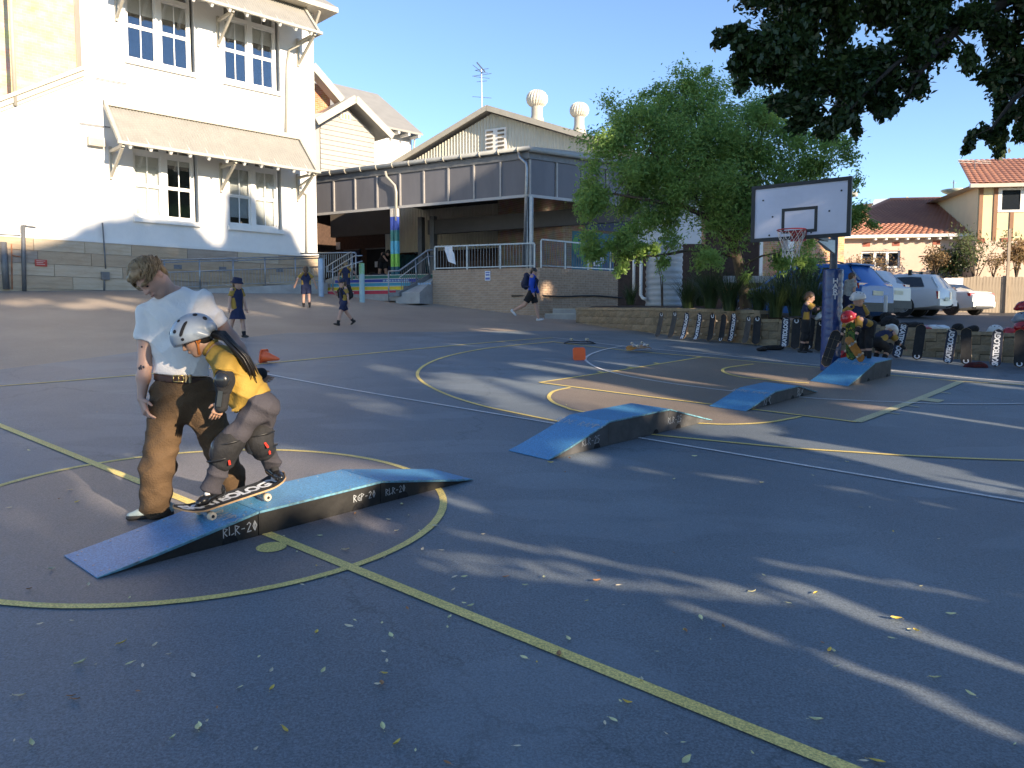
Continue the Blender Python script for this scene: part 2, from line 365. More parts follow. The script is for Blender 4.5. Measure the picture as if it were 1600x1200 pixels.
# ------------------------------------------------------------------ ground, court paint and lines
def surf(name, c1, c2, speck, rough=.60, crack=0.0, scuff=.35, scale=.7, bump=.35):
    m = bpy.data.materials.new(name); m.use_nodes = True; n = m.node_tree; L = n.links.new; b = n.nodes['Principled BSDF']
    tc = n.nodes.new('ShaderNodeTexCoord'); co = tc.outputs['Object']
    def noise(s, d=6, r=.6, st=None, w=None):
        z = n.nodes.new('ShaderNodeTexNoise'); z.inputs['Scale'].default_value = s; z.inputs['Detail'].default_value = d; z.inputs['Roughness'].default_value = r
        if st:
            mp = n.nodes.new('ShaderNodeMapping'); mp.inputs['Rotation'].default_value = (0, 0, R(st[1])); mp.inputs['Scale'].default_value = st[0]; L(co, mp.inputs[0]); L(mp.outputs[0], z.inputs[0])
        else: L(co, z.inputs[0])
        return z.outputs[0]
    def ramp(x, p0, p1, a, c):
        r = n.nodes.new('ShaderNodeValToRGB'); r.color_ramp.elements[0].position = p0; r.color_ramp.elements[1].position = p1
        r.color_ramp.elements[0].color = (*a, 1); r.color_ramp.elements[1].color = (*c, 1); L(x, r.inputs[0]); return r.outputs[0]
    def mix(f, a, c, mode='MIX'):
        x = n.nodes.new('ShaderNodeMix'); x.data_type = 'RGBA'; x.blend_type = mode
        if isinstance(f, float): x.inputs[0].default_value = f
        else: L(f, x.inputs[0])
        for k, v in ((6, a), (7, c)):
            if isinstance(v, tuple): x.inputs[k].default_value = (*v, 1)
            else: L(v, x.inputs[k])
        return x.outputs[2]
    base = ramp(noise(scale, 8, .65), .3, .7, c2, c1)
    grain = ramp(noise(90, 3, .7), .35, .7, (.52, .52, .52), (1.42, 1.42, 1.42))
    base = mix(.8, base, grain, 'MULTIPLY')
    patch = ramp(noise(.23, 4, .5), .35, .65, (.8, .8, .82), (1.15, 1.13, 1.1)); base = mix(.8, base, patch, 'MULTIPLY')
    g = lambda v: (v, v, v)
    sc1 = ramp(noise(3.2, 5, .75, ((1, 7, 1), 40)), .66, .82, g(0), g(scuff*.55)); base = mix(sc1, base, speck)
    sc2 = ramp(noise(5.0, 6, .8, ((6, 1, 1), 15)), .69, .82, g(0), g(scuff*.5)); base = mix(sc2, base, speck)
    v = n.nodes.new('ShaderNodeTexVoronoi'); v.inputs['Scale'].default_value = 26; L(co, v.inputs[0])
    sp = ramp(v.outputs['Distance'], .05, .085, g(scuff*.9), g(0)); sp2 = mix(noise(1.1, 3, .6), g(0), sp); base = mix(sp2, base, speck)
    dk = ramp(noise(1.7, 5, .7), .62, .8, g(0), g(.35)); base = mix(dk, base, tuple(c*.45 for c in c2))
    if crack:
        wob = n.nodes.new('ShaderNodeVectorMath'); wob.operation = 'MULTIPLY_ADD'; nn_ = n.nodes.new('ShaderNodeTexNoise'); nn_.inputs['Scale'].default_value = 1.6; nn_.inputs['Detail'].default_value = 7; nn_.inputs['Roughness'].default_value = .7; L(co, nn_.inputs[0])
        L(nn_.outputs[1], wob.inputs[0]); wob.inputs[1].default_value = (1.1, 1.1, 0); L(co, wob.inputs[2])
        ve = n.nodes.new('ShaderNodeTexVoronoi'); ve.feature = 'DISTANCE_TO_EDGE'; ve.inputs['Scale'].default_value = .21; L(wob.outputs[0], ve.inputs[0])
        ck = ramp(ve.outputs[0], .0012, .0045, g(1), g(0)); base = mix(mix(noise(.35, 3, .6), g(0), ck), base, tuple(c*.35 for c in c2))
        pt = ramp(noise(.55, 2, .4, ((1, 2.2, 1), 25)), .57, .60, g(0), g(.22)); base = mix(pt, base, tuple(c*1.35 for c in c1))
        st_ = ramp(noise(.9, 7, .8), .64, .75, g(0), g(.45)); base = mix(st_, base, tuple(c*.55 for c in c2))
    L(base, b.inputs['Base Color']); b.inputs['Roughness'].default_value = rough; b.inputs['Specular IOR Level'].default_value = .35
    bp = n.nodes.new('ShaderNodeBump'); bp.inputs['Strength'].default_value = bump; bp.inputs['Distance'].default_value = .006
    L(noise(160, 3, .6), bp.inputs['Height']); L(bp.outputs[0], b.inputs['Normal'])
    _M[name] = m; return m
m_asph = surf('brown_asphalt', (.36, .30, .245), (.295, .245, .20), (.26, .24, .22), scuff=.12)
m_court = surf('blue_court_paint', (.196, .232, .262), (.152, .181, .206), (.38, .37, .37), crack=.5, scuff=.5, bump=.5, rough=.56)
m_grey = surf('grey_court_paint', (.212, .200, .205), (.172, .162, .167), (.30, .30, .31), scuff=.3, rough=.5, bump=.4)
m_key = surf('grey_brown_court_paint', (.30, .245, .195), (.245, .20, .162), (.30, .28, .26), scuff=.3, rough=.5, bump=.4)
m_yel = surf('worn_yellow_paint', (.98, .76, .25), (.82, .63, .19), (.22, .22, .14), scuff=.35, scale=2.5)
m_yel2 = surf('pale_yellow_paint', (.66, .60, .34), (.54, .49, .27), (.22, .22, .14), scuff=.4, scale=2.5)
m_wht = surf('worn_white_paint', (.82, .80, .78), (.70, .69, .68), (.2, .22, .26), scuff=.3, scale=2.5)
def axis(lo, hi, st, a, b):
    v = list(np.arange(lo, hi+st/2, st)); x = lo; d = st
    while x > a: d *= 1.6; x -= d; v.insert(0, x)
    x = hi; d = st
    while x < b: d *= 1.6; x += d; v.append(x)
    return [float(q) for q in v]
g = MB(); xs = axis(-24, 30, .75, -320, 320); ys = axis(-8, 46, .75, -320, 420)
g.grid([[(x, y, Hg(x, y)) for x in xs] for y in ys]); o = g.build('ground', m_asph, smooth=True, fix=False); tag(o, 'brown grey asphalt rising gently to the school buildings', kind='structure')
def sheet_from_poly(name, poly, m, off, step=.5):
    """a painted area: a fine grid cut to a convex outline, laid just over the ground"""
    bm = bmesh.new(); x0 = min(p[0] for p in poly); x1 = max(p[0] for p in poly); y0 = min(p[1] for p in poly); y1 = max(p[1] for p in poly)
    nx = max(1, int((x1-x0)/step)); ny = max(1, int((y1-y0)/step)); vs = {}
    for i in range(nx+1):
        for j in range(ny+1): vs[i, j] = bm.verts.new((x0+(x1-x0)*i/nx, y0+(y1-y0)*j/ny, 0))
    for i in range(nx):
        for j in range(ny): bm.faces.new((vs[i, j], vs[i+1, j], vs[i+1, j+1], vs[i, j+1]))
    A = sum(poly[i][0]*poly[(i+1) % len(poly)][1]-poly[(i+1) % len(poly)][0]*poly[i][1] for i in range(len(poly)))
    for i, p in enumerate(poly):
        q = poly[(i+1) % len(poly)]; n = Vector((q[1]-p[1], -(q[0]-p[0]), 0))*(1 if A > 0 else -1)
        bmesh.ops.bisect_plane(bm, geom=bm.verts[:]+bm.edges[:]+bm.faces[:], plane_co=(p[0], p[1], 0), plane_no=n, clear_outer=True)
    for v in bm.verts: v.co.z = Hg(v.co.x, v.co.y)+off
    me = bpy.data.meshes.new(name); bm.to_mesh(me); bm.free(); me.materials.append(m); me.polygons.foreach_set('use_smooth', [True]*len(me.polygons))
    return inst(name, me)
c0 = G(-260, 536); c1 = G(0, 525); c2 = G(330, 517); c3 = G(600, 506); c4 = G(700, 493); c5 = G(760, 487)
court = [(-15, 2), (-15, c0.y), (c1.x, c1.y), (c2.x, c2.y), (c3.x, c3.y), (c4.x, c4.y), (c5.x, c5.y), (1.5, 27.5), (6, 30), (22, 24), (22, -7), (-15, -7)]
tag(sheet_from_poly('court', court, m_court, .004, .6), 'dark blue painted sports court with scuffed surface', kind='structure')
def crom(pts, st=.12):
    P = [Vector(p) for p in pts]; P = [P[0]*2-P[1]]+P+[P[-1]*2-P[-2]]; out = []
    for i in range(1, len(P)-2):
        n = max(2, int((P[i+1]-P[i]).length/st))
        for k in range(n):
            t = k/n; a, b, c, d = P[i-1], P[i], P[i+1], P[i+2]
            out.append(.5*((2*b)+(c-a)*t+(2*a-5*b+4*c-d)*t*t+(3*b-a-3*c+d)*t**3))
    out.append(P[-2]); return out
def line(name, pts, wd, m, off=.0105, label=None, curve=True):
    P = [Vector((p.x, p.y, 0)) for p in pts]
    P = crom(P) if curve else crom([P[0], *[P[0].lerp(P[-1], t) for t in np.linspace(0, 1, max(3, int((P[-1]-P[0]).length/.5)))[1:-1]], P[-1]], .25)
    L = []; 
    for i, p in enumerate(P):
        t = (P[min(i+1, len(P)-1)]-P[max(i-1, 0)]); t.normalize(); n = Vector((-t.y, t.x, 0))*wd/2
        L.append([(q.x, q.y, Hg(q.x, q.y)+off) for q in (p-n, p+n)])
    mb = MB(); mb.grid(L); o = mb.build(name, m, fix=False); tag(o, label, kind='structure'); return o
gp = lambda *l: [G(*p) for p in l]
def circfit(P):
    A = np.array([[2*p.x, 2*p.y, 1] for p in P]); b = np.array([p.x**2+p.y**2 for p in P]); s = np.linalg.lstsq(A, b, rcond=None)[0]; return s[0], s[1], math.sqrt(s[2]+s[0]**2+s[1]**2)
CX, CY, CR = circfit(gp((0, 758.7), (80, 739.5), (187, 719.2), (293, 708.3), (381, 705.3), (0, 941.3), (64, 947.7), (149, 948), (240, 942.7), (333, 934.7), (435, 705.3), (560, 716), (627, 729.3), (691, 773.3), (692, 789.3), (683, 810.7), (661, 834.7), (613, 862.7), (549, 888), (480, 909.3), (413, 925.3)))
ring = lambda r, n=72: [(CX+r*math.cos(2*math.pi*k/n), CY+r*math.sin(2*math.pi*k/n)) for k in range(n)]
tag(sheet_from_poly('centre_circle', ring(CR), m_grey, .007, .6), 'grey painted disc inside the yellow centre circle', kind='structure')
cm = MB(); cm.grid([[(a[0], a[1], Hg(*a)+.0105), (b[0], b[1], Hg(*b)+.0105)] for a, b in zip(ring(CR-.028)+[ring(CR-.028)[0]], ring(CR+.028)+[ring(CR+.028)[0]])])
tag(cm.build('court_line', m_yel, fix=False), 'yellow ring of the centre circle', kind='structure')
KA, KB, KC, KD = gp((843, 598.5), (1098, 558.5), (1502, 596.5), (1338, 660.5))
tag(sheet_from_poly('key_area', [(p.x, p.y) for p in (KA, KB, KC, KD)], m_key, .007, .5), 'grey brown painted key in front of the hoop', kind='structure')
ftp = gp((891, 606.5), (866, 612), (857.5, 621), (865, 630), (885, 638), (907, 644), (1000, 655.5), (1100, 663), (1150, 664), (1200, 661), (1235, 655), (1251, 652))
tag(sheet_from_poly('key_half_circle', [(p.x, p.y) for p in ftp], m_key, .007, .4), 'grey brown half circle before the key', kind='structure')
H0, H1 = G(0, 665.9), G(549.3, 889.3); hd = (H1-H0)
line('court_line', [H0-hd*.6, H0+hd*2.2], .075, m_yel, .0115, 'broad yellow halfway line crossing the foreground', False)
W0_, W1_ = G(405, 583), G(1340, 742.5); wd_ = (W1_-W0_)
line('court_line', [W0_-wd_*.004, W0_+wd_*2.2], .05, m_wht, .0115, 'long white line running from far left to right edge', False)
S0, S1 = G(0, 604), G(864, 528.3); sd_ = S1-S0
line('court_line', [S0-sd_*.4, S1], .055, m_yel, .0115, 'yellow far sideline behind the standing man', False)
line('court_line', gp((864, 528), (970, 541), (1120, 555), (1277, 571), (1392, 579.5), (1510, 591), (1600, 598), (1720, 608)), .05, m_wht, .0115, 'white base line below the leaning skateboards')
line('court_line', gp((864, 534.7), (902, 539.4), (983, 548.7), (1098, 558.5), (1192, 567), (1286, 575.5), (1392, 587), (1502, 596.5), (1600, 602.5), (1720, 611)), .05, m_yel, .0125, 'yellow base line behind the key')
line('court_line', gp((865, 534.5), (800, 540.5), (750, 546.5), (700, 557), (668, 569), (652.5, 583), (661, 598), (700, 618), (750, 634), (800, 645), (870, 659), (940, 670), (1023, 680.5), (1112, 689.5), (1190, 697), (1261, 703), (1340, 708), (1400, 712), (1500, 717), (1600, 720.5), (1700, 723)), .055, m_yel, .0110, 'wide yellow three point arc')
for a, b, ww, mm, lb in ((KA, KB, .05, m_yel, 'left yellow side of the key'), (KA, KD, .055, m_yel, 'yellow free throw line'), (KD, KC, .12, m_yel2, 'thick pale right side of the key')):
    line('court_line', [a, b], ww, mm, .0130, lb, False)
def tick(a, b, t, ln, ww, side, m):
    d = (b-a).normalized(); n = Vector((d.y, -d.x, 0))*side; p = a.lerp(b, t); line('court_line', [p, p+n*ln], ww, m, .0125, 'short block mark on the side of the key', False)
for t in (.34, .52, .69): tick(KA, KB, t, -.14, .09, 1, m_yel)
for t, l_, w_ in ((.2, .2, .05), (.36, .22, .05), (.52, .3, .32), (.70, .2, .05)): tick(KD, KC, t, l_, w_, 1, m_yel2)
line('court_line', ftp, .055, m_yel, .0115, 'yellow free throw half circle')
line('court_line', gp((975.6, 541.3), (949, 546), (925, 553.4), (914.7, 561), (919.4, 567.5), (932.5, 575), (955, 582.5), (988.8, 590), (1045, 599.5), (1100, 607), (1151, 612.8), (1256, 622), (1300, 625), (1406, 629.6), (1470, 631.6), (1540, 632.4), (1600, 631.4), (1680, 628)), .05, m_wht, .0135, 'white goal circle arc crossing the key')
line('court_line', gp((1177.5, 569.7), (1155, 572.5), (1134.4, 575.7), (1128.8, 580), (1136, 584.7), (1158.8, 590.3), (1192.5, 594), (1230, 597.3), (1264, 599.7)), .06, m_yel, .0140, 'small yellow arc under the hoop')
dp = G(424, 857); dm = MB(); dm.add([(dp.x+.093*math.cos(a), dp.y+.093*math.sin(a), Hg(dp.x, dp.y)+.0105+.0635*.093*math.sin(a)) for a in np.linspace(0, 2*math.pi, 25)[:-1]], [tuple(range(24))])
tag(dm.build('court_line', m_yel, fix=False), 'yellow painted dot beside the near ramp', kind='structure')
# ------------------------------------------------------------------ shared materials
m_white = mat('white_painted_brick', (.74, .73, .70), .7, .05, 1.5, .25, 14)
m_trim = mat('cream_trim', (.44, .41, .34), .5, .08, 3)
m_iron = mat('cream_corrugated_iron', (.30, .29, .262), .45, .08, 2)
m_frame = mat('white_window_paint', (.80, .79, .75), .4, .04, 4)
m_gutter = mat('cream_gutter', (.42, .40, .34), .35, .05, 3)
m_galv = mat('galvanised_steel', (.31, .33, .35), .38, .18, 9, metal=.75)
m_galvd = mat('dull_grey_steel', (.15, .155, .16), .5, .15, 6, metal=.3)
m_conc = mat('concrete', (.36, .35, .33), .85, .18, 2.5, .3, 30)
m_dark = mat('dark_void', (.012, .012, .014), .9, .2, 3)
m_black = mat('black_plastic', (.012, .012, .013), .45, .2, 8)
m_glass = glassmat('window_glass', (.88, .9, .92), mix=.25)
m_glassd = mat('dark_glass', (.02, .024, .03), .06, .1, 1, spec=.9)
m_blind = mat('cream_blind', (.86, .83, .74), .8, .05, 6)
m_brick_or = mat('orange_brick', (.42, .18, .09), .85, .3, 9, .3, 40)
# ------------------------------------------------------------------ white school building, left
SCH = T('school_building', 'tall white painted school building with two striped iron awnings', 'building', At(497, 450, 30.0), math.atan2(.6953, .7187))
def wallholes(mb, x0, x1, z0, z1, holes, y=0.0, dep=.22):
    xs = sorted({x0, x1, *[h[0] for h in holes], *[h[1] for h in holes]}); zs = sorted({z0, z1, *[h[2] for h in holes], *[h[3] for h in holes]})
    for i in range(len(xs)-1):
        for j in range(len(zs)-1):
            a, b, c, d = xs[i], xs[i+1], zs[j], zs[j+1]; mx, mz = (a+b)/2, (c+d)/2
            if any(h[0] < mx < h[1] and h[2] < mz < h[3] for h in holes): continue
            mb.add([(a, y, c), (b, y, c), (b, y, d), (a, y, d)], [(0, 1, 2, 3)])
    for a, b, c, d in holes:
        mb.add([(a, y, c), (b, y, c), (b, y+dep, c), (a, y+dep, c)], [(0, 1, 2, 3)]); mb.add([(a, y, d), (b, y, d), (b, y+dep, d), (a, y+dep, d)], [(0, 1, 2, 3)])
        mb.add([(a, y, c), (a, y, d), (a, y+dep, d), (a, y+dep, c)], [(0, 1, 2, 3)]); mb.add([(b, y, c), (b, y, d), (b, y+dep, d), (b, y+dep, c)], [(0, 1, 2, 3)])
hx = lambda px, py, c=0.0: SCH.hit(px, py, c)[0]
hz = lambda px, py, c=0.0: SCH.hit(px, py, c)[1]
ZL = hz(470, 400); zsL = hz(250, 343); zsU = hz(250, 103)
zt = zsL+2.75
WIN = [(hx(197, 60), hx(304, 60), zsU, zsU+3.0, 'upper'), (hx(350, 90), hx(437, 90), zsU, zsU+3.0, 'upper'),
       (hx(209, 290), hx(310, 290), zsL, zt, 'lower'), (hx(357, 300), hx(440, 300), zsL, zt, 'lower')]
XR, XL = 0.0, hx(-60, 250); ZT = 11.8; XC = hx(128, 100)
zc = hz(128, 103); zb = hz(0, 152)
wl = MB(); wallholes(wl, XC, XR, ZL, ZT, [h[:4] for h in WIN], 0, .26)
wl.add([(XL, 0, ZL), (XC, 0, ZL), (XC, 0, zc), (XL, 0, zc+(zb-zc)*(XL-XC)/(hx(0, 152)-XC))], [(0, 1, 2, 3)])
wl.add([(XR, 0, ZL-.0), (XR, 9, ZL), (XR, 9, ZT), (XR, 0, ZT)], [(0, 1, 2, 3)]); wl.add([(XC, 0, zc), (XC, 4, zc), (XC, 4, ZT), (XC, 0, ZT)], [(0, 1, 2, 3)])
wl.build('wall', m_white, SCH, fix=False)
rm = MB(); rm.box(XC+.1, XR-.1, 3.2, 3.25, ZL, ZT); rm.box(XC+.1, XR-.1, .3, 3.2, zsL+3.0, zsL+3.1); rm.build('room_back', mat('dim_room', (.16, .15, .14), .9, .3, 1.2), SCH)
# raking coping and the brick wing behind it
sl_ = (zb-zc)/(hx(0, 152)-XC); cp = MB()
for k, (o1, o2, hh) in enumerate(((-.16, .3, .12), (-.10, .3, .16), (-.05, .3, .10))):
    q0 = (0, -.13, -.30)[k]
    cp.prism([(XC+.05, zc+q0), (XL, zc+q0+sl_*(XL-XC)), (XL, zc+q0-hh+sl_*(XL-XC)), (XC+.05, zc+q0-hh)], lambda a, b, d: (a, d, b), o1, o2)
cp.build('coping', m_trim, SCH)
def brickmat(name, c1, c2, mortar, sx=.24, sz=.086, rough=.9):
    m = bpy.data.materials.new(name); m.use_nodes = True; n = m.node_tree; b = n.nodes['Principled BSDF']; L = n.links.new
    tc = n.nodes.new('ShaderNodeTexCoord'); mp = n.nodes.new('ShaderNodeMapping'); mp.inputs['Rotation'].default_value = (R(-90), 0, 0); L(tc.outputs['Object'], mp.inputs[0])
    br = n.nodes.new('ShaderNodeTexBrick'); br.inputs['Scale'].default_value = 1; br.inputs['Brick Width'].default_value = sx; br.inputs['Row Height'].default_value = sz; br.inputs['Mortar Size'].default_value = .006
    br.inputs['Color1'].default_value = (*c1, 1); br.inputs['Color2'].default_value = (*c2, 1); br.inputs['Mortar'].default_value = (*mortar, 1); L(mp.outputs[0], br.inputs[0])
    nz = n.nodes.new('ShaderNodeTexNoise'); nz.inputs['Scale'].default_value = 3; L(tc.outputs['Object'], nz.inputs[0])
    mx = n.nodes.new('ShaderNodeMix'); mx.data_type = 'RGBA'; mx.blend_type = 'OVERLAY'; mx.inputs[0].default_value = .5; L(br.outputs[0], mx.inputs[6]); L(nz.outputs[1], mx.inputs[7]); L(mx.outputs[2], b.inputs['Base Color'])
    bp = n.nodes.new('ShaderNodeBump'); bp.inputs['Strength'].default_value = .6; bp.inputs['Distance'].default_value = .01; L(br.outputs['Fac'], bp.inputs['Height']); bp.invert = True; L(bp.outputs[0], b.inputs['Normal'])
    b.inputs['Roughness'].default_value = rough; return m
m_wingbrick = brickmat('apricot_brick', (.60, .44, .25), (.66, .50, .31), (.6, .5, .38))
bw = MB(); bw.box(XL-2, XC-.004, .55, .8, zc-3.2, ZT); bw.build('brick_wing_wall', m_wingbrick, SCH)
wr = MB(); wr.add([(XL-2, -.1, zc-2.6), (XC, -.1, zc-2.6), (XC, .55, zc-2.3), (XL-2, .55, zc-2.3)], [(0, 1, 2, 3)])
# sandstone base in courses, each block its own
m_stone = [mat('sandstone_'+n_, c, .9, .22, 3.5, .35, 25, col2=c2) for n_, c, c2 in (('buff', (.46, .36, .25), (.36, .27, .18)), ('cream', (.52, .44, .33), (.42, .33, .23)), ('grey', (.38, .32, .26), (.26, .21, .17)))]
base = MB(); base.box(XL, XR-.005, -.01, .2, ZL-2.6, ZL-.003); base.build('base_wall', m_stone[2], SCH)
zz = ZL; rw = 0
blk = [MB() for _ in range(6)]; bmeshes = []
for i, mm in enumerate(m_stone):
    b = MB(); b.box(0, 1, -.055, 0, 0, 1); bmeshes.append(b.mesh('stone_block', mm))
while zz > ZL-2.3:
    hh = .36+.02*(rw % 2); x = XL+(.4 if rw % 2 else 0)
    while x < XR:
        ln = min(random.uniform(1.3, 2.4), XR-x)
        if ln > .1: inst('stone_block', random.choices(bmeshes, (5, 3, 2))[0], SCH, (x+.006, -.012, zz-hh+.006), None, (ln-.012, random.uniform(.7, 1.1), hh-.012))
        x += ln
    zz -= hh; rw += 1
sb = MB(); sb.box(XL, XR+.02, -.07, 0, ZL-.002, ZL+.10); sb.build('painted_plinth', m_white, SCH)
# windows: two bays each of a top light and two sashes
def window(x0, x1, z0, z1, kind, idx):
    w = x1-x0-(.10); x1 = x0+w; y = .16
    fr = MB(); t = .07; zt0 = z0+(2.12 if kind == 'upper' else 2.05); mid = (x0+x1)/2
    fr.box(x0, x0+t, y-.05, y+.08, z0, z1); fr.box(x1-t, x1, y-.05, y+.08, z0, z1); fr.box(mid-.09, mid+.09, y-.06, y+.08, z0, z1)
    for xa, xb in ((x0+t, mid-.09), (mid+.09, x1-t)):
        fr.box(xa, xb, y-.055, y+.08, zt0, zt0+.13); fr.box(xa, xb, y-.05, y+.08, z0, z0+.10); fr.box(xa, xb, y-.05, y+.08, z1-.07, z1)
    W = fr.build('window', m_frame, SCH)
    s = MB(); s.box(x0-.06, x1+.12, -.10, .2, z0-.14, z0-.002); s.build('sill', m_frame, W)
    pm = {}
    for bi, (xa, xb) in enumerate(((x0+t, mid-.09), (mid+.09, x1-t))):
        zm = z0+.10+(zt0-z0-.10)*.5
        for (za, zb_, yy, sh) in ((zt0+.13, z1-.07, y+.02, False), (zm, zt0, y+.01, True), (z0+.10, zm, y+.045, True)):
            b = .05 if sh else .03; ra = MB()
            ra.box(xa, xa+b, yy-.02, yy+.02, za, zb_); ra.box(xb-b, xb, yy-.02, yy+.02, za, zb_); ra.box(xa+b, xb-b, yy-.02, yy+.02, za, za+b); ra.box(xa+b, xb-b, yy-.02, yy+.02, zb_-b, zb_)
            xm = (xa+xb)/2; ra.box(xm-.016, xm+.016, yy-.018, yy+.018, za+b, zb_-b); ra.build('sash', m_frame, W)
            for pa, pb in ((xa+b, xm-.016), (xm+.016, xb-b)):
                p = MB(); p.box(pa, pb, yy-.003, yy+.003, za+b, zb_-b); p.build('pane', m_glass, W)
        drop = {('upper', 0): .62, ('upper', 1): .55}.get((kind, bi), 0)
        if kind == 'lower': drop = (1.95 if idx == 2 else .35) if bi == 0 else (.25 if idx == 2 else 1.95)
        if kind == 'lower' and idx == 3 and bi == 0: drop = 1.75
        bl = MB(); bl.box(xa, xb, y+.11, y+.125, zt0+.05-drop, zt0+.1); bl.build('blind', m_blind, W)
for i, h in enumerate(WIN): window(*h, i)
# awnings
def corrug(mb, a, b, c, d, n, amp, per=4):
    """wavy sheet a-b along the top, d-c along the bottom"""
    a, b, c, d = map(Vector, (a, b, c, d)); nn = (b-a).cross(d-a).normalized(); rows = [[], []]
    for k in range(n*per+1):
        t = k/(n*per); q = nn*amp*math.sin(2*math.pi*k/per)
        rows[0].append(a.lerp(b, t)+q); rows[1].append(d.lerp(c, t)+q)
    mb.grid(rows)
def awning(x0, x1, zT, zB, out, nraft, brackets):
    r = MB(); corrug(r, (x0+.12, -.05, zT-.14), (x1-.12, -.05, zT-.14), (x1-.12, -out, zB), (x0+.12, -out, zB), int((x1-x0)/.10), .021)
    A = r.build('awning', m_iron, SCH, smooth=True, fix=False)
    f = MB(); f.box(x0, x1, -.16, -.02, zT-.16, zT); f.build('awning_flashing', m_trim, A)
    for x in (x0, x1-.1):
        e = MB(); v = [(x, -.02, zT), (x, -out-.04, zB+.03), (x, -out-.04, zB-.10), (x, -.02, zT-.2)]; v += [(q[0]+.1, q[1], q[2]) for q in v]
        e.add(v, [(0, 1, 2, 3), (7, 6, 5, 4), (0, 4, 5, 1), (1, 5, 6, 2), (2, 6, 7, 3), (3, 7, 4, 0)]); e.build('barge_board', m_trim, A)
    gt = MB(); gt.bar((x0-.02, -out-.05, zB-.03), (x1+.06, -out-.05, zB-.03), .1, .09); gt.build('gutter', m_gutter, A)
    me = MB(); L = math.hypot(out, zT-zB-.2); me.bar((0, -.05, zT-.30), (0, -out-.02, zB-.125), .085, .12); me = me.mesh('rafter', m_frame)
    for k in range(nraft):
        inst('rafter', me, A, (x0+.35+(x1-x0-.7)*k/(nraft-1), 0, 0))
    for x in brackets:
        b = MB(); b.bar((x, -.04, zB-.95), (x, -.04, zB+.05), .09, .08); b.bar((x, -.06, zB-.85), (x, -out+.1, zB-.15), .07, .09); b.bar((x, -.05, zB-.10), (x, -out, zB-.10), .07, .09); b.build('bracket', m_trim, A)
    so_ = MB(); so_.add([(x0+.1, -.05, zT-.2), (x1-.1, -.05, zT-.2), (x1-.1, -out, zB-.045), (x0+.1, -out, zB-.045)], [(0, 1, 2, 3)]); so_.build('lining', m_trim, A, fix=False)
OUT = 1.25
ax0, azT = SCH.hit(161, 156, -.03); ax1 = SCH.hit(469, 212, -.03)[0]; azB = SCH.hit(340, 244, -OUT)[1]
awning(ax0, ax1, azT, azB, OUT, 11, (ax0+.15, (WIN[2][1]+WIN[3][0])/2+.25, ax1-.15))
ubx, ubz = SCH.hit(500, 51, -OUT); ux1 = ubx
awning(ux1-(ax1-ax0)+.1, ux1, ubz+(azT-azB), ubz, OUT, 11, (ux1-(ax1-ax0)+.3, (WIN[0][1]+WIN[1][0])/2+.3, ux1-.2))
# roof eave at the top right corner
ev = MB(); ex, ez = SCH.hit(524, 24, -.7); ev.prism([(XC, ez+.1), (ex+.1, ez+.1), (ex+.1, ez+.28), (XC, ez+.28)], lambda a, b, d: (a, d, b), -.75, 6); ev.build('roof_eave', m_trim, SCH)
rf = MB(); rf.add([(XC-.2, -.75, ez+.28), (ex+.1, -.75, ez+.28), (ex-2, 5, ez+4.3), (XC-.2, 5, ez+4.3)], [(0, 1, 2, 3)]); rf.add([(ex+.1, -.75, ez+.28), (ex+.1, 9, ez+.28), (ex-2, 5, ez+4.3)], [(0, 1, 2)]); rf.build('roof', m_iron, SCH, fix=False)
eb = MB(); eb.bar((XR-.1, -.05, ez-.7), (XR-.1, -.65, ez), .09, .09); eb.build('eave_bracket', m_trim, SCH)
# pipes, lamp, sign
def pipe(pts, r=.045, m=m_gutter, name='downpipe', p=SCH): q = MB(); q.tube(pts, r, 8); q.build(name, m, p, True)
y = -.07
X = lambda px, py: (hx(px, py, y), y, hz(px, py, y))
pipe([(hx(500, 53, -OUT), -OUT, azB+0*0+ubz-azB-.05), X(452, 78), X(449, 100), X(447, 209)]); pipe([X(447, 209), X(432, 211)])
pipe([(ax1, -OUT, azB-.04), X(468, 291), X(466, 297), X(479, 304), X(479, 396)]); 
pipe([X(15, -40), X(24, 165)], .055); pipe([X(36, 352), X(38, 455)], .06, m_galvd); pipe([X(36, 352), X(56, 355)], .02, m_galvd)
pipe([X(5, 378), X(10, 452)], .09, m_galvd); pipe([X(18, 381), X(19, 452)], .018, m_brick_or); pipe([X(-5, 366), X(32, 368)], .02, m_galvd); pipe([X(18, 399), X(32, 401)], .016, m_brick_or)
pipe([X(160, 348), X(164, 402), X(165, 420)], .022, m_galvd, 'conduit'); pipe([X(163, 425), X(163, 454)], .03, m_galvd, 'conduit'); pipe([X(150, 122), X(198, 131)], .014, m_galvd, 'conduit'); pipe([X(124, 192), X(172, 199)], .014, m_galvd, 'conduit')
jb = MB(); a = X(164, 431); jb.box(a[0]-.12, a[0]+.12, -.14, -.03, a[2]-.12, a[2]+.12); jb.build('junction_box', m_galvd, SCH)
lb = MB(); a = X(150, 222); lb.box(a[0]-.24, a[0]+.22, -.20, -.01, a[2]-.13, a[2]+.13); lo = lb.build('flood_lamp', m_trim, SCH); ll = MB(); ll.box(a[0]-.19, a[0]+.17, -.215, -.202, a[2]-.10, a[2]+.08); ll.build('lamp_glass', mat('lamp_lens', (.5, .45, .33), .2, .1, 5), lo)
sg = MB(); a = X(64, 411); sg.box(a[0]-.16, a[0]+.16, -.085, -.07, a[2]-.10, a[2]+.10); sgo = sg.build('wall_sign', mat('red_sign', (.45, .06, .04), .5, .1, 5), SCH)
tx = MB()
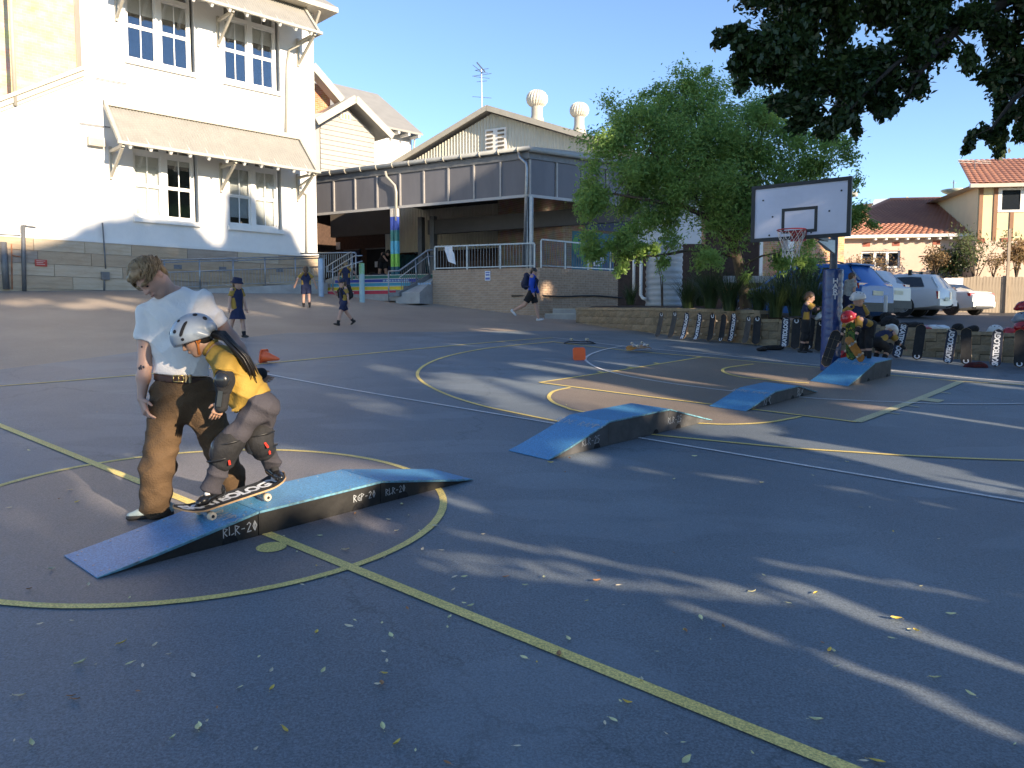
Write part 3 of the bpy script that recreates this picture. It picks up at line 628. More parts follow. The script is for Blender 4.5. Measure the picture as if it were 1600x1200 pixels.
for k, (l0, l1) in enumerate(((-.12, .11), (-.12, .06), (-.12, .10))): tx.box(a[0]+l0, a[0]+l1, -.089, -.086, a[2]+.055-.05*k, a[2]+.07-.05*k)
tx.build('sign_print', mat('pale_print', (.6, .5, .45), .6, .1, 5), sgo)
for px, py in ((278, 417), (348, 420), (437, 422)):
    v = MB(); a = X(px, py); v.box(a[0]-.13, a[0]+.13, -.075, -.05, a[2]-.07, a[2]+.07); v.build('wall_vent', mat('slate_vent', (.16, .17, .19), .7, .2, 20), SCH)
# ------------------------------------------------------------------ access ramp with rails in front of the base
RP = T('access_ramp', 'concrete access ramp with galvanised double handrails along the sandstone base', 'ramp', At(258, 452, 25.3), SCH.o.rotation_euler.z-.13)
rl = RP.hit(512, 450, 0)[0]; g0 = 0.0
zl = lambda x: Hg(*(RP.M @ Vector((x, 0, 0))).xy)-RP.o.location.z
kb = MB(); n = 10
for k in range(n):
    xa, xb = rl*k/n, rl*(k+1)/n; f = lambda x: zl(x)+.06+.34*max(0, x)/rl
    kb.add([(xa, 0, zl(xa)-.3), (xb, 0, zl(xb)-.3), (xb, 0, f(xb)), (xa, 0, f(xa)), (xa, .16, f(xa)), (xb, .16, f(xb)), (xa, 1.6, f(xa)-.02), (xb, 1.6, f(xb)-.02)], [(0, 1, 2, 3), (3, 2, 5, 4), (4, 5, 7, 6)])
kb.build('ramp_slab', m_conc, RP, fix=False)
top = lambda x: f(x)+.98
for off in (.08, 1.45):
    for hh, r in ((.98, .025), (.90, .022), (.58, .022)):
        q = MB(); q.tube([(-.25, off, top(0)-.98+hh-.18), (-.35, off, top(0)-.98+hh-.08), (-.2, off, top(0)-.98+hh), (rl, off, top(rl)-.98+hh)], r, 8); q.build('handrail', m_galv, RP, True)
    for k in range(6):
        x = .02+(rl-.1)*k/5; q = MB(); q.tube([(x, off, f(x)-.02), (x, off, top(x)-.02)], .026, 8); q.build('post', m_galv, RP, True)
q = MB(); x = .2
while x < rl-.05: q.bar((x, .08, f(x)+.10), (x, .08, top(x)-.42), .012, .012); x += .11
q.bar((0, .08, f(0)+.10), (rl, .08, f(rl)+.10), .03, .03); tag(q.build('balusters', m_galv, RP), kind='stuff')
# upper landing rail at the head of the ramp, going down the steps
LR = T('stair_rail', 'galvanised looped handrail at the left side of the painted stairs', 'handrail', At(510, 455, 27.2), R(-16))
P_ = lambda px, py, c=0.0: (LR.hit(px, py, c)[0], c, LR.hit(px, py, c)[1])
q = MB()
for dy in (0, 9): q.tube([P_(555, 396+dy), P_(548, 394+dy), P_(519, 411+dy), P_(512, 416+dy), P_(511, 424+dy), P_(514, 425+dy)] if dy == 0 else [P_(566, 399.5), P_(554, 400), P_(520, 421), P_(513, 424), P_(522, 425), P_(538, 417), P_(566, 408)], .024, 8)
q.build('handrail', m_galv, LR, True)
for px, y0, y1 in ((520, 412, 455), (550, 396, 438), (556, 395, 436)): q = MB(); q.tube([P_(px, y0), P_(px, y1)], .026, 8); q.build('post', m_galv, LR, True)
q = MB(); q.tube([P_(470, 396, .9), P_(555, 394.5, .9)], .025, 8); q.build('handrail', m_galv, LR, True)
q = MB()
for k in range(16): px = 500+k*3.4; a, b = P_(px, 397, .9), P_(px, 434, .9); q.bar(a, b, .013, .013)
tag(q.build('balusters', m_galv, LR), kind='stuff')
# ------------------------------------------------------------------ raised deck: brick ramp wall, painted steps, rails
DK = 1.75+1.60                                   # deck level
KX, KY = .95, 27.0                               # corner of the brick wall
BW = T('brick_retaining_wall', 'tan brick retaining wall topped by a steel balustrade, notice stuck on it', 'wall', (KX, KY, 1.75), math.atan2(-.335, .942))
a1 = BW.o.rotation_euler.z; a2 = math.atan2(.55, .83)
lxL = BW.hit(676, 440)[0]; ztop = BW.hit(760, 420)[1]
LEN2 = 4.3
d2 = Vector((math.cos(a2-a1), math.sin(a2-a1), 0)); n2 = Vector((d2.y, -d2.x, 0))
m_mort = mat('mortar', (.50, .45, .39), .95, .12, 6)
m_bk = [mat('tan_brick_'+k, c, .9, .18, 14, .3, 60) for k, c in (('a', (.42, .30, .21)), ('b', (.395, .28, .195)), ('c', (.44, .318, .225)))]
core = MB(); core.box(lxL+.004, -.02, .014, .22, -2.2, ztop-.004)
p0, p1 = Vector((-.02, 0, 0)), d2*LEN2; nn = Vector((-d2.y, d2.x, 0))
core.add([(*(p+nn*o).xy, z) for z in (-2.2, ztop-.004) for p, o in ((p0, .014), (p1, .014), (p1, .22), (p0, .22))], [(0, 1, 5, 4), (1, 2, 6, 5), (2, 3, 7, 6), (3, 0, 4, 7), (4, 5, 6, 7)])
core.build('wall_core', m_mort, BW, fix=False)
bms = []
for mm in m_bk: b = MB(); b.box(0, .228, 0, .1, 0, .074); bms.append(b.mesh('brick', mm))
bsold = []
for mm in m_bk: b = MB(); b.box(0, .108, 0, .1, 0, .115); bsold.append(b.mesh('brick', mm))
rest = MB(); nb = 0; rr = random.Random(3)
for seg, (L_, dirv, nv, sx0) in enumerate(((-lxL, Vector((1, 0, 0)), Vector((0, -1, 0)), lxL), (LEN2, d2, n2, 0.0))):
    ang = math.atan2(dirv.y, dirv.x)
    z = ztop-.118; x = 0.0
    while x < L_-.1:
        p = dirv*(sx0+x) if seg == 0 else dirv*x
        if nb < 300: inst('brick', rr.choice(bsold), BW, (p.x, p.y, z), (0, 0, ang)); nb += 1
        else: rest.bar((*p.xy, z+.057), (*(p+dirv*.108).xy, z+.057), .03, .113)
        x += .118
    row = 0; z -= .084
    while z > -1.9:
        x = -(.12 if row % 2 else 0)
        while x < L_-.02:
            xa, xb = max(0, x), min(L_, x+.238)
            p = (dirv*(sx0+xa)) if seg == 0 else dirv*xa
            gz = Hg(*(BW.M @ Vector((p.x, p.y, 0))).xy)-1.75
            if xb-xa > .05 and z+.08 > gz:
                if nb < 300 and xb-xa > .22: inst('brick', rr.choice(bms), BW, (p.x, p.y, z), (0, 0, ang)); nb += 1
                else:
                    rest.i = rr.randrange(3); rest.bar((*(p-nv*.02).xy, z+.037), (*(p-nv*.02+dirv*(xb-xa-.01)).xy, z+.037), .04, .074)
            x += .238
        z -= .084; row += 1
tag(rest.build('brickwork', m_bk, BW), kind='stuff')
# balustrade
def balus(parent, pts, bot, topz, nposts, names='post', gap=.11):
    for i in range(len(pts)-1):
        a, b = Vector(pts[i]), Vector(pts[i+1]); L_ = (b-a).length; d = (b-a)/L_
        up = Vector((0, 0, 1)); q = MB(); q.bar(a+up*topz[i], b+up*topz[i+1], .055, .05); q.build('top_rail', m_galv, parent)
        q = MB(); q.bar(a+up*(bot+.07), b+up*(bot+.07), .04, .04); q.build('bottom_rail', m_galv, parent)
        for k in range(nposts[i]+1):
            t = k/nposts[i]; p = a.lerp(b, t); q = MB(); q.bar(p+up*(bot-.02), p+up*(topz[i]+(topz[i+1]-topz[i])*t-.03), .055, .055); q.build(names, m_galv, parent)
        q = MB(); n = int(L_/gap)
        for k in range(1, n):
            t = k/n; p = a.lerp(b, t); q.bar(p+up*(bot+.09), p+up*(topz[i]+(topz[i+1]-topz[i])*t-.03), .02, .02)
        tag(q.build('balusters', m_galvd, parent), kind='stuff')
zr = BW.hit(680, 385)[1]-.0; zr2 = BW.hit(834, 379.5)[1]
balus(BW, [(lxL+.05, .11, 0), (-.22, .11, 0)], ztop, [zr, zr], [3])
balus(BW, [(.02, .11, 0), tuple(d2*LEN2+nn*.11)], ztop, [zr2+.12, zr2+.05], [4])
def flatsign(parent, name, px, py, w, h, c, m, bits=(), tilt=0):
    x, z = BW.hit(px, py, c); q = MB(); q.box(x-w/2, x+w/2, c-.008, c, z-h/2, z+h/2); o = q.build(name, m, parent)
    q = MB()
    for u0, u1, v0, v1 in bits: q.box(x+u0*w, x+u1*w, c-.011, c-.0085, z+v0*h, z+v1*h)
    if bits: q.build('print', mat('blue_print', (.12, .16, .42), .6, .3, 30), o)
    return o
m_paper = mat('white_paper', (.72, .74, .78), .8, .05, 5)
flatsign(BW, 'notice', 762, 431, .20, .33, -.012, m_paper, ((-.4, .4, .28, .40), (-.36, .36, .02, .18), (-.4, .4, -.40, -.18)))
q = MB(); x, z = BW.hit(702, 396, .05)
q.grid([[(x-.17+.05*k+.03*j*(j > 1), .05-.02*math.sin(k*1.3+j), z+.24-.13*j-.02*k*(j > 2)) for k in range(7)] for j in range(5)]); q.build('hung_paper', m_paper, BW, True, fix=False)
q = MB(); pts = [Vector(BW.inv @ (At(800, 461, 27.15))), *[d2*t+n2*.05+Vector((0, 0, BW.hit(800, 461)[1]-.02-.03*math.sin(t*2))) for t in np.linspace(.2, LEN2+.2, 9)]]
pts[0] = Vector((BW.hit(800, 461)[0], -.04, pts[1].z+.0)); q.tube(pts, .028, 6); q.build('black_hose', m_black, BW, True)
# deck floor
dk = MB(); dk.prism([(lxL-4.2, .25), (-.05, .25), (d2*LEN2+nn*.24)[:2], (LEN2+4, 6), (LEN2+2, 14), (lxL-16, 14)], lambda a, b, d: (a, b, d), ztop-.12-.25, ztop-.12)
DECK = dk.build('deck_floor', m_conc, BW)
ZD = 1.75+ztop-.12
# painted steps
ST = T('painted_steps', 'five broad concrete steps with risers painted green, blue, teal and yellow', 'steps', (BW.M @ Vector((lxL, .2, 0)))-Vector((0, 0, 0)), a1)
sxL = ST.hit(530, 450)[0]; cols = [('green', (.03, .16, .12)), ('navy', (.03, .05, .30)), ('teal', (.05, .30, .42)), ('yellow', (.65, .5, .03)), ('red', (.45, .03, .06))]
zd = ztop-.12; RZ = .152; GO = .30
for k, (nm, c) in enumerate(cols):
    zt_ = zd-RZ*k; q = MB(); q.box(sxL, -.38-.14*k if k else -.01, -GO*k, 2.0, zt_-RZ*(1 if k < 4 else 2.5), zt_); s_ = q.build('step', m_conc, ST)
    q = MB(); q.box(sxL+.02, (-.40-.14*k) if k else -.015, -GO*k-.012, -GO*k-.001, zt_-RZ+.012, zt_-.02); rz_ = q.build('riser', mat(nm+'_riser_paint', c, .6, .12, 5), ST); tag(rz_, nm+' painted riser')
    q = MB(); q.box(sxL+.02, (-.40-.14*k) if k else -.015, -GO*k-.02, -GO*k+.05, zt_-.018, zt_+.004); q.build('nosing', mat('pale_nosing', (.6, .58, .5), .7, .1, 8), ST)
q = MB(); xx = sxL+2.05
for k in range(9): q.box(xx+.12*k, xx+.12*k+.085, -GO-.016, -GO-.0125, zd-RZ*1.72, zd-RZ*1.30)
for k in range(7): q.box(xx+1.35+.11*k, xx+1.35+.11*k+.08, -GO*2-.016, -GO*2-.0125, zd-RZ*2.72, zd-RZ*2.30)
tag(q.build('riser_print', mat('faded_print', (.30, .42, .55), .7, .3, 30), ST), kind='stuff')
q = MB(); q.prism([(-.9, -1.55), (-.02, -1.55), (-.02, -.0), (-.38, 0)], lambda a, b, d: (a, b, d), -2.2, zd-.75)
w_ = MB(); w_.add([(-.95, -1.25, zd-1.1), (-.01, -1.25, zd-1.1), (-.01, -.0, zd-1.1), (-.35, -.0, zd-1.1), (-.95, -1.25, zd-.72), (-.01, -1.25, zd-.72), (-.01, -.01, zd-.16), (-.38, -.01, zd-.16)], [(0, 1, 5, 4), (1, 2, 6, 5), (2, 3, 7, 6), (3, 0, 4, 7), (4, 5, 6, 7)]); w_.build('side_wall', m_conc, ST)
# sloping stair rail at the right
zA = zd-.0; q = MB()
xs0, xs1 = ST.hit(606, 450, -1.45)[0], -.02
pa = Vector((ST.hit(607, 424, -1.45)[0], -1.45, ST.hit(607, 424, -1.45)[1])); pb = Vector((ST.hit(624, 424, -1.3)[0], -1.30, ST.hit(624, 423, -1.3)[1])); pc = Vector((ST.hit(668, 391, -.05)[0], -.05, ST.hit(668, 391, -.05)[1])); pd = Vector((-.0, -.0, pc.z))
q.tube([pa, pb, pc, pd], .03, 8); q.build('top_rail', m_galv, ST, True)
q = MB(); dz = Vector((0, 0, -.22)); q.tube([pb+dz*1.1, pc+dz, pd+dz], .022, 8); q.build('mid_rail', m_galv, ST, True)
q = MB(); sb_ = [Vector((pa.x, pa.y, zd-RZ*5.2)), Vector((pb.x, pb.y, zd-RZ*5.1)), Vector((pc.x+.1, pc.y, zd-.06))]; q.bar(sb_[0], sb_[1], .06, .14); q.bar(sb_[1], sb_[2], .06, .16); q.build('stringer', m_galvd, ST)
for a, b in ((pa, sb_[0]-Vector((0, 0, .25))), (pb.lerp(pc, .55), sb_[1].lerp(sb_[2], .55)), (pc, sb_[2])): q = MB(); q.tube([a, b], .028, 8); q.build('post', m_galv, ST, True)
q = MB()
for k in range(1, 15):
    t = k/15; q.bar(pb.lerp(pc, t), sb_[1].lerp(sb_[2], t), .014, .014)
tag(q.build('balusters', m_galvd, ST), kind='stuff')
# bollards
for i, (px, py, h, c1, c2, lb) in enumerate(((502, 463, 1.2, (.42, .52, .62), (.38, .48, .60), 'pale blue round bollard left of the painted steps'), (566, 472, 1.2, (.22, .50, .12), (.35, .52, .55), 'green topped bollard in front of the painted steps'))):
    p = G(px, py); b = T('bollard', lb, 'bollard', p, 0, 'painted bollards before the steps'); h = (py-(405, 412)[i])/FPX*p.y
    q = MB(); q.lathe([(.095, -.05), (.095, h*.72)], 16, cap=False); q.build('bollard_post', mat('bollard_paint_%d' % i, c2, .5, .2, 6, col2=tuple(x*.85 for x in c2)), b, True)
    q = MB(); q.lathe([(.095, h*.72), (.095, h-.03), (.085, h), (0.002, h+.005)], 16, cap=False); q.build('bollard_head', mat('bollard_top_%d' % i, c1, .5, .25, 9, col2=(.32, .52, .40) if i else c2), b, True)
# ------------------------------------------------------------------ covered area behind the deck
CO = T('covered_playground', 'open covered area with dark fascia panels, gutter and painted posts', 'shelter', (.57, 27.62, ZD), math.atan2(-.486, .874))
zg = CO.hit(838, 230)[1]; zf0 = CO.hit(818, 304)[1]; zf1 = CO.hit(818, 249)[1]; xe = CO.hit(490, 300)[0]
e2 = Vector((math.cos(a2-CO.o.rotation_euler.z), math.sin(a2-CO.o.rotation_euler.z), 0)); f2 = Vector((-e2.y, e2.x, 0)); LR_ = 7.0
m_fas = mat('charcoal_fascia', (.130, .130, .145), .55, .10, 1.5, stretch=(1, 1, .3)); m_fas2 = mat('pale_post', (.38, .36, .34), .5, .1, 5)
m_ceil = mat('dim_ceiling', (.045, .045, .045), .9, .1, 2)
NP = 9
for k in range(NP):
    xa, xb = xe+(0-xe)*k/NP, xe+(0-xe)*(k+1)/NP
    q = MB(); q.box(xa+.035, xb-.035, .0, .03, zf0, zf1); q.build('fascia_panel', m_fas, CO)
    q = MB(); q.bar((xa, -.01, zf0), (xa, -.01, zf1), .07, .06); q.build('fascia_post', m_fas2, CO)
for k in range(6):
    a, b = e2*(LR_*k/6+.06), e2*(LR_*(k+1)/6-.04)
    q = MB(); q.bar((*a.xy, (zf0+zf1)/2), (*b.xy, (zf0+zf1)/2), .03, zf1-zf0); q.build('fascia_panel', m_fas, CO)
    q = MB(); q.bar((*a.xy, zf0), (*a.xy, zf1), .06, .07); q.build('fascia_post', m_fas2, CO)
q = MB(); q.box(xe, .05, -.04, .05, zf0-.10, zf0-.004); q.bar((0, 0, zf0-.05), (*(e2*LR_).xy, zf0-.05), .09, .096); q.build('lower_beam', mat('pale_beam', (.40, .39, .38), .5, .1, 4), CO)
q = MB(); q.box(xe, .06, -.05, .06, zf1+.004, zg-.10); q.bar((0, .0, (zf1+zg-.1)/2+.004), (*(e2*LR_).xy, (zf1+zg-.1)/2+.004), .1, zg-.1-zf1); q.build('upper_beam', m_galvd, CO)
q = MB(); q.tube([(xe-.1, -.16, zg-.04), (.12, -.16, zg-.04)], .085, 10); q.bar((.1, -.12, zg-.06), (*(e2*LR_-f2*.12).xy, zg-.06), .14, .16); q.build('gutter', mat('grey_gutter', (.33, .34, .33), .4, .1, 4), CO, True)
me = MB(); me.tube([(0, -.06, zg-.13), (0, -.2, zg-.14), (0, -.262, zg-.05), (0, -.22, zg+.03)], .022, 6); me = me.mesh('gutter_bracket', m_trim, True)
for k in range(13): inst('gutter_bracket', me, CO, (xe+.3+k*(-xe-.3)/12.4, 0, 0))
q = MB(); roof = [(xe-.2, -.1), (.05, -.1), ((e2*LR_).x, (e2*LR_).y), (4, 15), (xe-.2, 15)]
q.prism(roof, lambda a, b, d: (a, b, d+b*.04), zg-.02, zg+.05); q.build('roof', m_iron, CO)
q = MB(); q.prism([(xe, .07), (-.02, .07), ((e2*LR_+f2*.05).x, (e2*LR_+f2*.05).y), (4, 14.8), (xe, 14.8)], lambda a, b, d: (a, b, d), zf1-.1, zf1-.05); q.build('ceiling', m_ceil, CO)
# posts, the left one with painted bands
q = MB(); 
for x in (-.02,): q.box(x-.06, x+.06, -.12, .0, -.1, zf0-.10); q.box(x+.10, x+.20, -.08, .04, -.1, zf0-.1)
q.build('column', m_galv, CO)
xc = CO.hit(620, 380)[0]; bands = [((.55, .52, .47), 2.05, zf0-.1), ((.04, .08, .38), 1.45, 2.05), ((.04, .22, .20), 1.12, 1.45), ((.10, .45, .62), .62, 1.12), ((.24, .55, .08), .16, .62), ((.02, .12, .16), -.05, .16)]
hz_ = lambda py: CO.hit(620, py)[1]
ed = [zf0-.1, hz_(339), hz_(360), hz_(377), hz_(397), hz_(417), -.12]
for x in (xc-.13, xc+.06):
    q = MB(); q.box(x-.065, x+.065, -.13, 0, -.12, zf0-.1); c_ = q.build('column', m_galv, CO)
    for k in range(6):
        q = MB(); q.box(x-.068, x+.068, -.134, .004, ed[k+1]+.002, ed[k]); q.build('painted_band', mat('band_paint_%d' % k, bands[k][0], .5, .15, 6), c_)
def pp(px, py, c=-.1): x, z = CO.hit(px, py, c); return (x, c, z)
q = MB(); q.tube([pp(602, 268, -.16), pp(604, 276, -.16), pp(617, 290), pp(619, 300), pp(619, 345)], .05, 8); q.build('downpipe', m_gutter, CO, True)
q = MB(); q.tube([pp(810, 238, -.18), pp(812, 246, -.18), pp(822, 255, -.14), pp(823, 262, -.14), (-.1, -.16, -.1)], .05, 8); q.build('downpipe', m_galv, CO, True)
# back walls and what one sees in the shade
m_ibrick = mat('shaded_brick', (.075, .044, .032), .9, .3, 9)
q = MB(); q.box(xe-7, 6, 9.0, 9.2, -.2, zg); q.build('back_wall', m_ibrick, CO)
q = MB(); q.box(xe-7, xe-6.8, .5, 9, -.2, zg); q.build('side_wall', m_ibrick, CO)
xb0, zb0 = CO.hit(516, 334, 5.5); xb1, zb1 = CO.hit(616, 364, 5.5)
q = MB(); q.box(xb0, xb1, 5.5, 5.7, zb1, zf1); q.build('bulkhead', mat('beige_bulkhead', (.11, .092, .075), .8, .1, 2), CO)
for px, w_d, mm in ((551, 1.0, mat('navy_door', (.02, .028, .06), .5, .2, 3)), (590, 1.4, m_dark)):
    x = CO.hit(px, 400, 8.9)[0]; q = MB(); q.box(x-w_d/2, x+w_d/2, 8.85, 8.98, -.1, 2.15); d_ = q.build('door', mm, CO); q = MB(); q.box(x-w_d/2-.06, x+w_d/2+.06, 8.8, 8.99, 2.16, 2.22); q.build('door_head', m_galvd, d_)
    q = MB(); q.box(x-.15, x+.15, 8.835, 8.845, 1.2, 1.5); q.build('door_notice', m_paper, d_)
for px, py in ((526, 384), (606, 367), (632, 378), (660, 374)):
    x, z = CO.hit(px, py, 8.9); q = MB(); q.box(x-.2, x+.2, 8.93, 8.98, z-.2, z+.2); q.build('wall_notice', m_paper, CO)
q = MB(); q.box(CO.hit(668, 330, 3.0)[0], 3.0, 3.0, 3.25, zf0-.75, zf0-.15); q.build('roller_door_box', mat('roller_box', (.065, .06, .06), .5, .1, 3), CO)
for px in (657, 676): x = CO.hit(px, 380, 3)[0]; q = MB(); q.box(x-.1, x+.1, 2.95, 3.2, -.1, zf0); q.build('inner_column', m_galvd, CO)
q = MB(); x0_ = CO.hit(700, 380, 6.5)[0]; x1_ = CO.hit(880, 380, 6.5)[0]
q.box(x0_, x1_+2, 6.6, 6.7, .2, 1.1); q.build('notice_board', mat('brown_board', (.10, .055, .035), .8, .3, 3), CO)
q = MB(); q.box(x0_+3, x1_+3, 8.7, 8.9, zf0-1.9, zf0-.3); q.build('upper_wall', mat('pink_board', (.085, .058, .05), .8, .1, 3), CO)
q = MB(); q.bar(CO.l(At(849, 334, 31.5)), CO.l(At(874, 338, 31.2)), .12, .08); q.build('fluorescent_lamp', mat('lamp_tube', (.9, .88, .8), .5, 0, emit=((1, .9, .75), 3.5)), CO)
# painted silhouettes on the back wall behind the left post
for px, py, c, s in ((640, 379, (.55, .42, .02), .17), (647, 372, (.12, .22, .32), .15), (643, 388, (.45, .03, .14), .17), (654, 384, (.30, .30, .32), .17), (650, 392, (.15, .25, .32), .15)):
    x, z = CO.hit(px, py, 8.6); q = MB(); q.lathe([(.01, -s*1.1), (s*.5, -s*.8), (s*.95, 0), (s*.8, s*.6), (s*.4, s*.9), (.01, s)], 12, (x, 8.6, z)); q.build('balloon', mat('balloon_%d' % px, c, .4, .1, 3), CO, True)
for px in range(630, 676, 8):
    x, z = CO.hit(px, 412, 8.7); q = MB(); q.lathe([(.01, -.5), (.3, -.3), (.34, .1), (.22, .42), (.01, .5)], 9, (x, 8.7, z)); q.build('paper_bush', mat('teal_paper', (.02, .10, .13), .8, .4, 5), CO, True)
# mural at the right end of the deck and brick room beside it
MU = T('brick_amenities_block', 'tan brick block with a colourful mural behind the balustrade', 'building', At(893, 420, 30.5)-Vector((0, 0, .1)), a2)
q = MB(); q.box(-.2, 4.6, .3, 5, -1.6, 3.6); q.build('wall', brickmat('tan_block_brick', (.27, .18, .12), (.33, .23, .16), (.4, .34, .28)), MU)
q = MB(); mcol = [(.05, .25, .12), (.05, .2, .3), (.5, .4, .05), (.1, .3, .35), (.35, .1, .05), (.1, .35, .1), (.04, .1, .2)]
for k in range(26):
    q.i = rr.randrange(7); x = .4+rr.random()*2.9; z = .2+rr.random()*1.1; s = rr.uniform(.1, .3); y_ = .285-.0006*k
    q.add([(x+s*math.cos(a)*.7, y_, z+s*math.sin(a)*1.6) for a in np.linspace(0, 6.28, 8)[:-1]], [tuple(range(7))])
bgm = MB(); bgm.box(.25, 3.5, .288, .299, .05, 1.6); mo = bgm.build('mural', mat('mural_ground', (.04, .16, .22), .6, .4, 2), MU); q.build('mural_shapes', [mat('mural_%d' % k, c, .6, .2, 3) for k, c in enumerate(mcol)], mo, fix=False)
q = MB(); q.box(.9, 3.3, .27, .285, 1.7, 3.0); q.build('blue_door', mat('deep_blue_paint', (.02, .05, .16), .5, .2, 2), MU)
for px, py in ((932, 408), (938, 404)):
    x, z = MU.hit(px, py, .2); q = MB(); q.box(x-.15, x+.17, .2, .21, z-.2, z+.2); q.build('poster', m_paper, MU)
# ------------------------------------------------------------------ corrugated hall behind
HA = T('corrugated_hall', 'cream corrugated iron hall with gable, louvre vent and roof ventilators', 'building', At(765, 300, 37.0), CO.o.rotation_euler.z)
zap = HA.hit(765, 166)[1]; xl_, zl_ = HA.hit(612, 258); xr_, zr_ = HA.hit(960, 220)
pitch = (zap-zl_)/(-xl_); wdt = max(-xl_, 6)+.6
zE = zap-pitch*wdt
gw = MB()
n = 150; rows = [[], []]
for k in range(n+1):
    x = -wdt+.3+(2*wdt-.6)*k/n; yv = .22+.022*(1 if k % 2 else -1); rows[0].append((x, yv, zE-4)); rows[1].append((x, yv, zap-.28-pitch*abs(x)))
gw.grid(rows); gw.build('gable_wall', mat('cream_gable_iron', (.57, .55, .46), .5, .06, 2), HA, fix=False)
for sgn in (-1, 1):
    r = MB(); v = [(0, -.25, zap), (sgn*wdt, -.25, zE), (sgn*wdt, 22, zE), (0, 22, zap)]; r.add(v+[(a, b, c-.08) for a, b, c in v], [(0, 1, 2, 3), (7, 6, 5, 4), (0, 4, 5, 1), (1, 5, 6, 2)]); r.build('roof_slope', m_iron, HA)
    b = MB(); b.bar((0, -.28, zap-.13), (sgn*wdt, -.28, zE-.13), .05, .24); b.build('barge_board', m_trim, HA)
x, z = HA.hit(775, 218, .15); q = MB(); q.box(x-.55, x+.55, .1, .2, z-.55, z+.5); LV = q.build('louvre_vent', m_frame, HA)
for k in range(5):
    for s_ in (-1, 1): q = MB(); q.box(x+s_*.3-.17, x+s_*.3+.17, .06, .11, z-.44+.19*k, z-.36+.19*k); q.build('slat', mat('vent_slat', (.14, .12, .09), .7, .1, 4), LV)
def turbine(px, py, Y, s):
    p = HA.l(At(px, py, Y)); b = MB(); b.lathe([(.56*s, -1.3*s), (.30*s, -.35*s), (.30*s, .1*s)], 16, p, cap=False); o = b.build('roof_ventilator', m_trim, HA, True)
    n = 22; d = MB(); rows = []
    for j in range(9):
        a = math.pi*(j/8)*.92+.12; rr_ = .52*s*math.sin(a)+.03; rows.append([(p.x+(rr_+(.025*s if k % 2 else -.02*s))*math.cos(2*math.pi*k/(2*n)+.4*j/8), p.y+(rr_+(.025*s if k % 2 else -.02*s))*math.sin(2*math.pi*k/(2*n)+.4*j/8), p.z+.5*s-.46*s*math.cos(a)) for k in range(2*n+1)])
    d.grid(rows); d.build('turbine_head', mat('cream_vane', (.58, .54, .45), .5, .06, 3), o, fix=False)
turbine(839, 170, 38.6, .92); turbine(905, 186, 40.0, .85)
q = MB(); a = HA.l(At(753, 172, 38)); b = HA.l(At(752, 108, 38)); q.tube([a, b], .03, 6); top_ = b
for k, (dz_, L_) in enumerate(((0, .35), (-.12, .30), (-.25, .5), (-.38, .4), (-.55, .25), (-1.3, .5))): q.tube([top_+Vector((-L_, 0, dz_+.1*(k % 2))), top_+Vector((L_, .1, dz_-.08*(k % 2)))], .014, 4)
q.bar(top_+Vector((-.45, 0, .25)), top_+Vector((.1, 0, -.2)), .1, .02); q.bar(top_+Vector((-.25, 0, .35)), top_+Vector((.2, 0, -.15)), .03, .06)
AN = T('roof_antenna', 'television antenna on a tall mast above the hall gable', 'antenna', HA.M @ Vector((a.x, a.y, a.z)), HA.o.rotation_euler.z); q.V = [tuple(Vector(v)-Vector((a.x, a.y, a.z))) for v in q.V]; q.build('mast', m_galv, AN)
# ------------------------------------------------------------------ weatherboard gable and the wing behind it
WB = T('weatherboard_wing', 'small grey weatherboard gable between white school and hall', 'building', At(545, 290, 35.0), SCH.o.rotation_euler.z)
wx = lambda px, py: WB.hit(px, py)
xr2 = wx(585, 230)[0]; ap = wx(543, 170); xl2 = wx(470, 230)[0]; el = wx(585, 212)[1]; pt = (ap[1]-el)/(xr2-ap[0]); zb2 = wx(545, 300)[1]
z = zb2; q = MB(); hgt = .21
m_wb = mat('grey_weatherboard', (.34, .33, .31), .6, .05, 3)
while z < ap[1]-.05:
    zt2 = min(z+hgt-.012, ap[1]-.01); half = lambda zz: min(xr2-ap[0], (ap[1]-zz)/pt)
    a0, a1_ = half(z), half(zt2)
    b = MB(); b.add([(ap[0]-a0, -.03, z), (ap[0]+a0, -.03, z), (ap[0]+a1_, -.005, zt2), (ap[0]-a1_, -.005, zt2), (ap[0]-a0, .03, z), (ap[0]+a0, .03, z), (ap[0]+a1_, .03, zt2), (ap[0]-a1_, .03, zt2)], [(0, 1, 2, 3), (0, 4, 5, 1), (1, 5, 6, 2), (3, 2, 6, 7), (0, 3, 7, 4)]); b.build('board', m_wb, WB); z += hgt
q = MB(); q.add([(xr2, .0, zb2), (xr2, 6, zb2), (xr2, 6, el), (xr2, 0, el)], [(0, 1, 2, 3)]); q.add([(ap[0]-3, .04, zb2), (xr2-.01, .04, zb2), (xr2-.01, .04, el), (ap[0], .04, ap[1]), (ap[0]-3, .04, el)], [(0, 1, 2, 3, 4)]); q.build('wall', m_wb, WB, fix=False)
for sgn in (-1, 1):
    ov = (xr2-ap[0])+.55; r = MB(); v = [(ap[0], -.65, ap[1]+.42), (ap[0]+sgn*ov, -.65, ap[1]+.42-pt*ov), (ap[0]+sgn*ov, 6, ap[1]+.42-pt*ov), (ap[0], 6, ap[1]+.42)]; r.add(v+[(a, b, c-.1) for a, b, c in v], [(0, 1, 2, 3), (7, 6, 5, 4), (0, 4, 5, 1), (1, 5, 6, 2)]); r.build('roof_slope', m_iron, WB)
    b = MB(); b.bar((ap[0], -.68, ap[1]+.30), (ap[0]+sgn*ov, -.68, ap[1]+.30-pt*ov), .05, .30); b.build('barge_board', m_trim, WB)
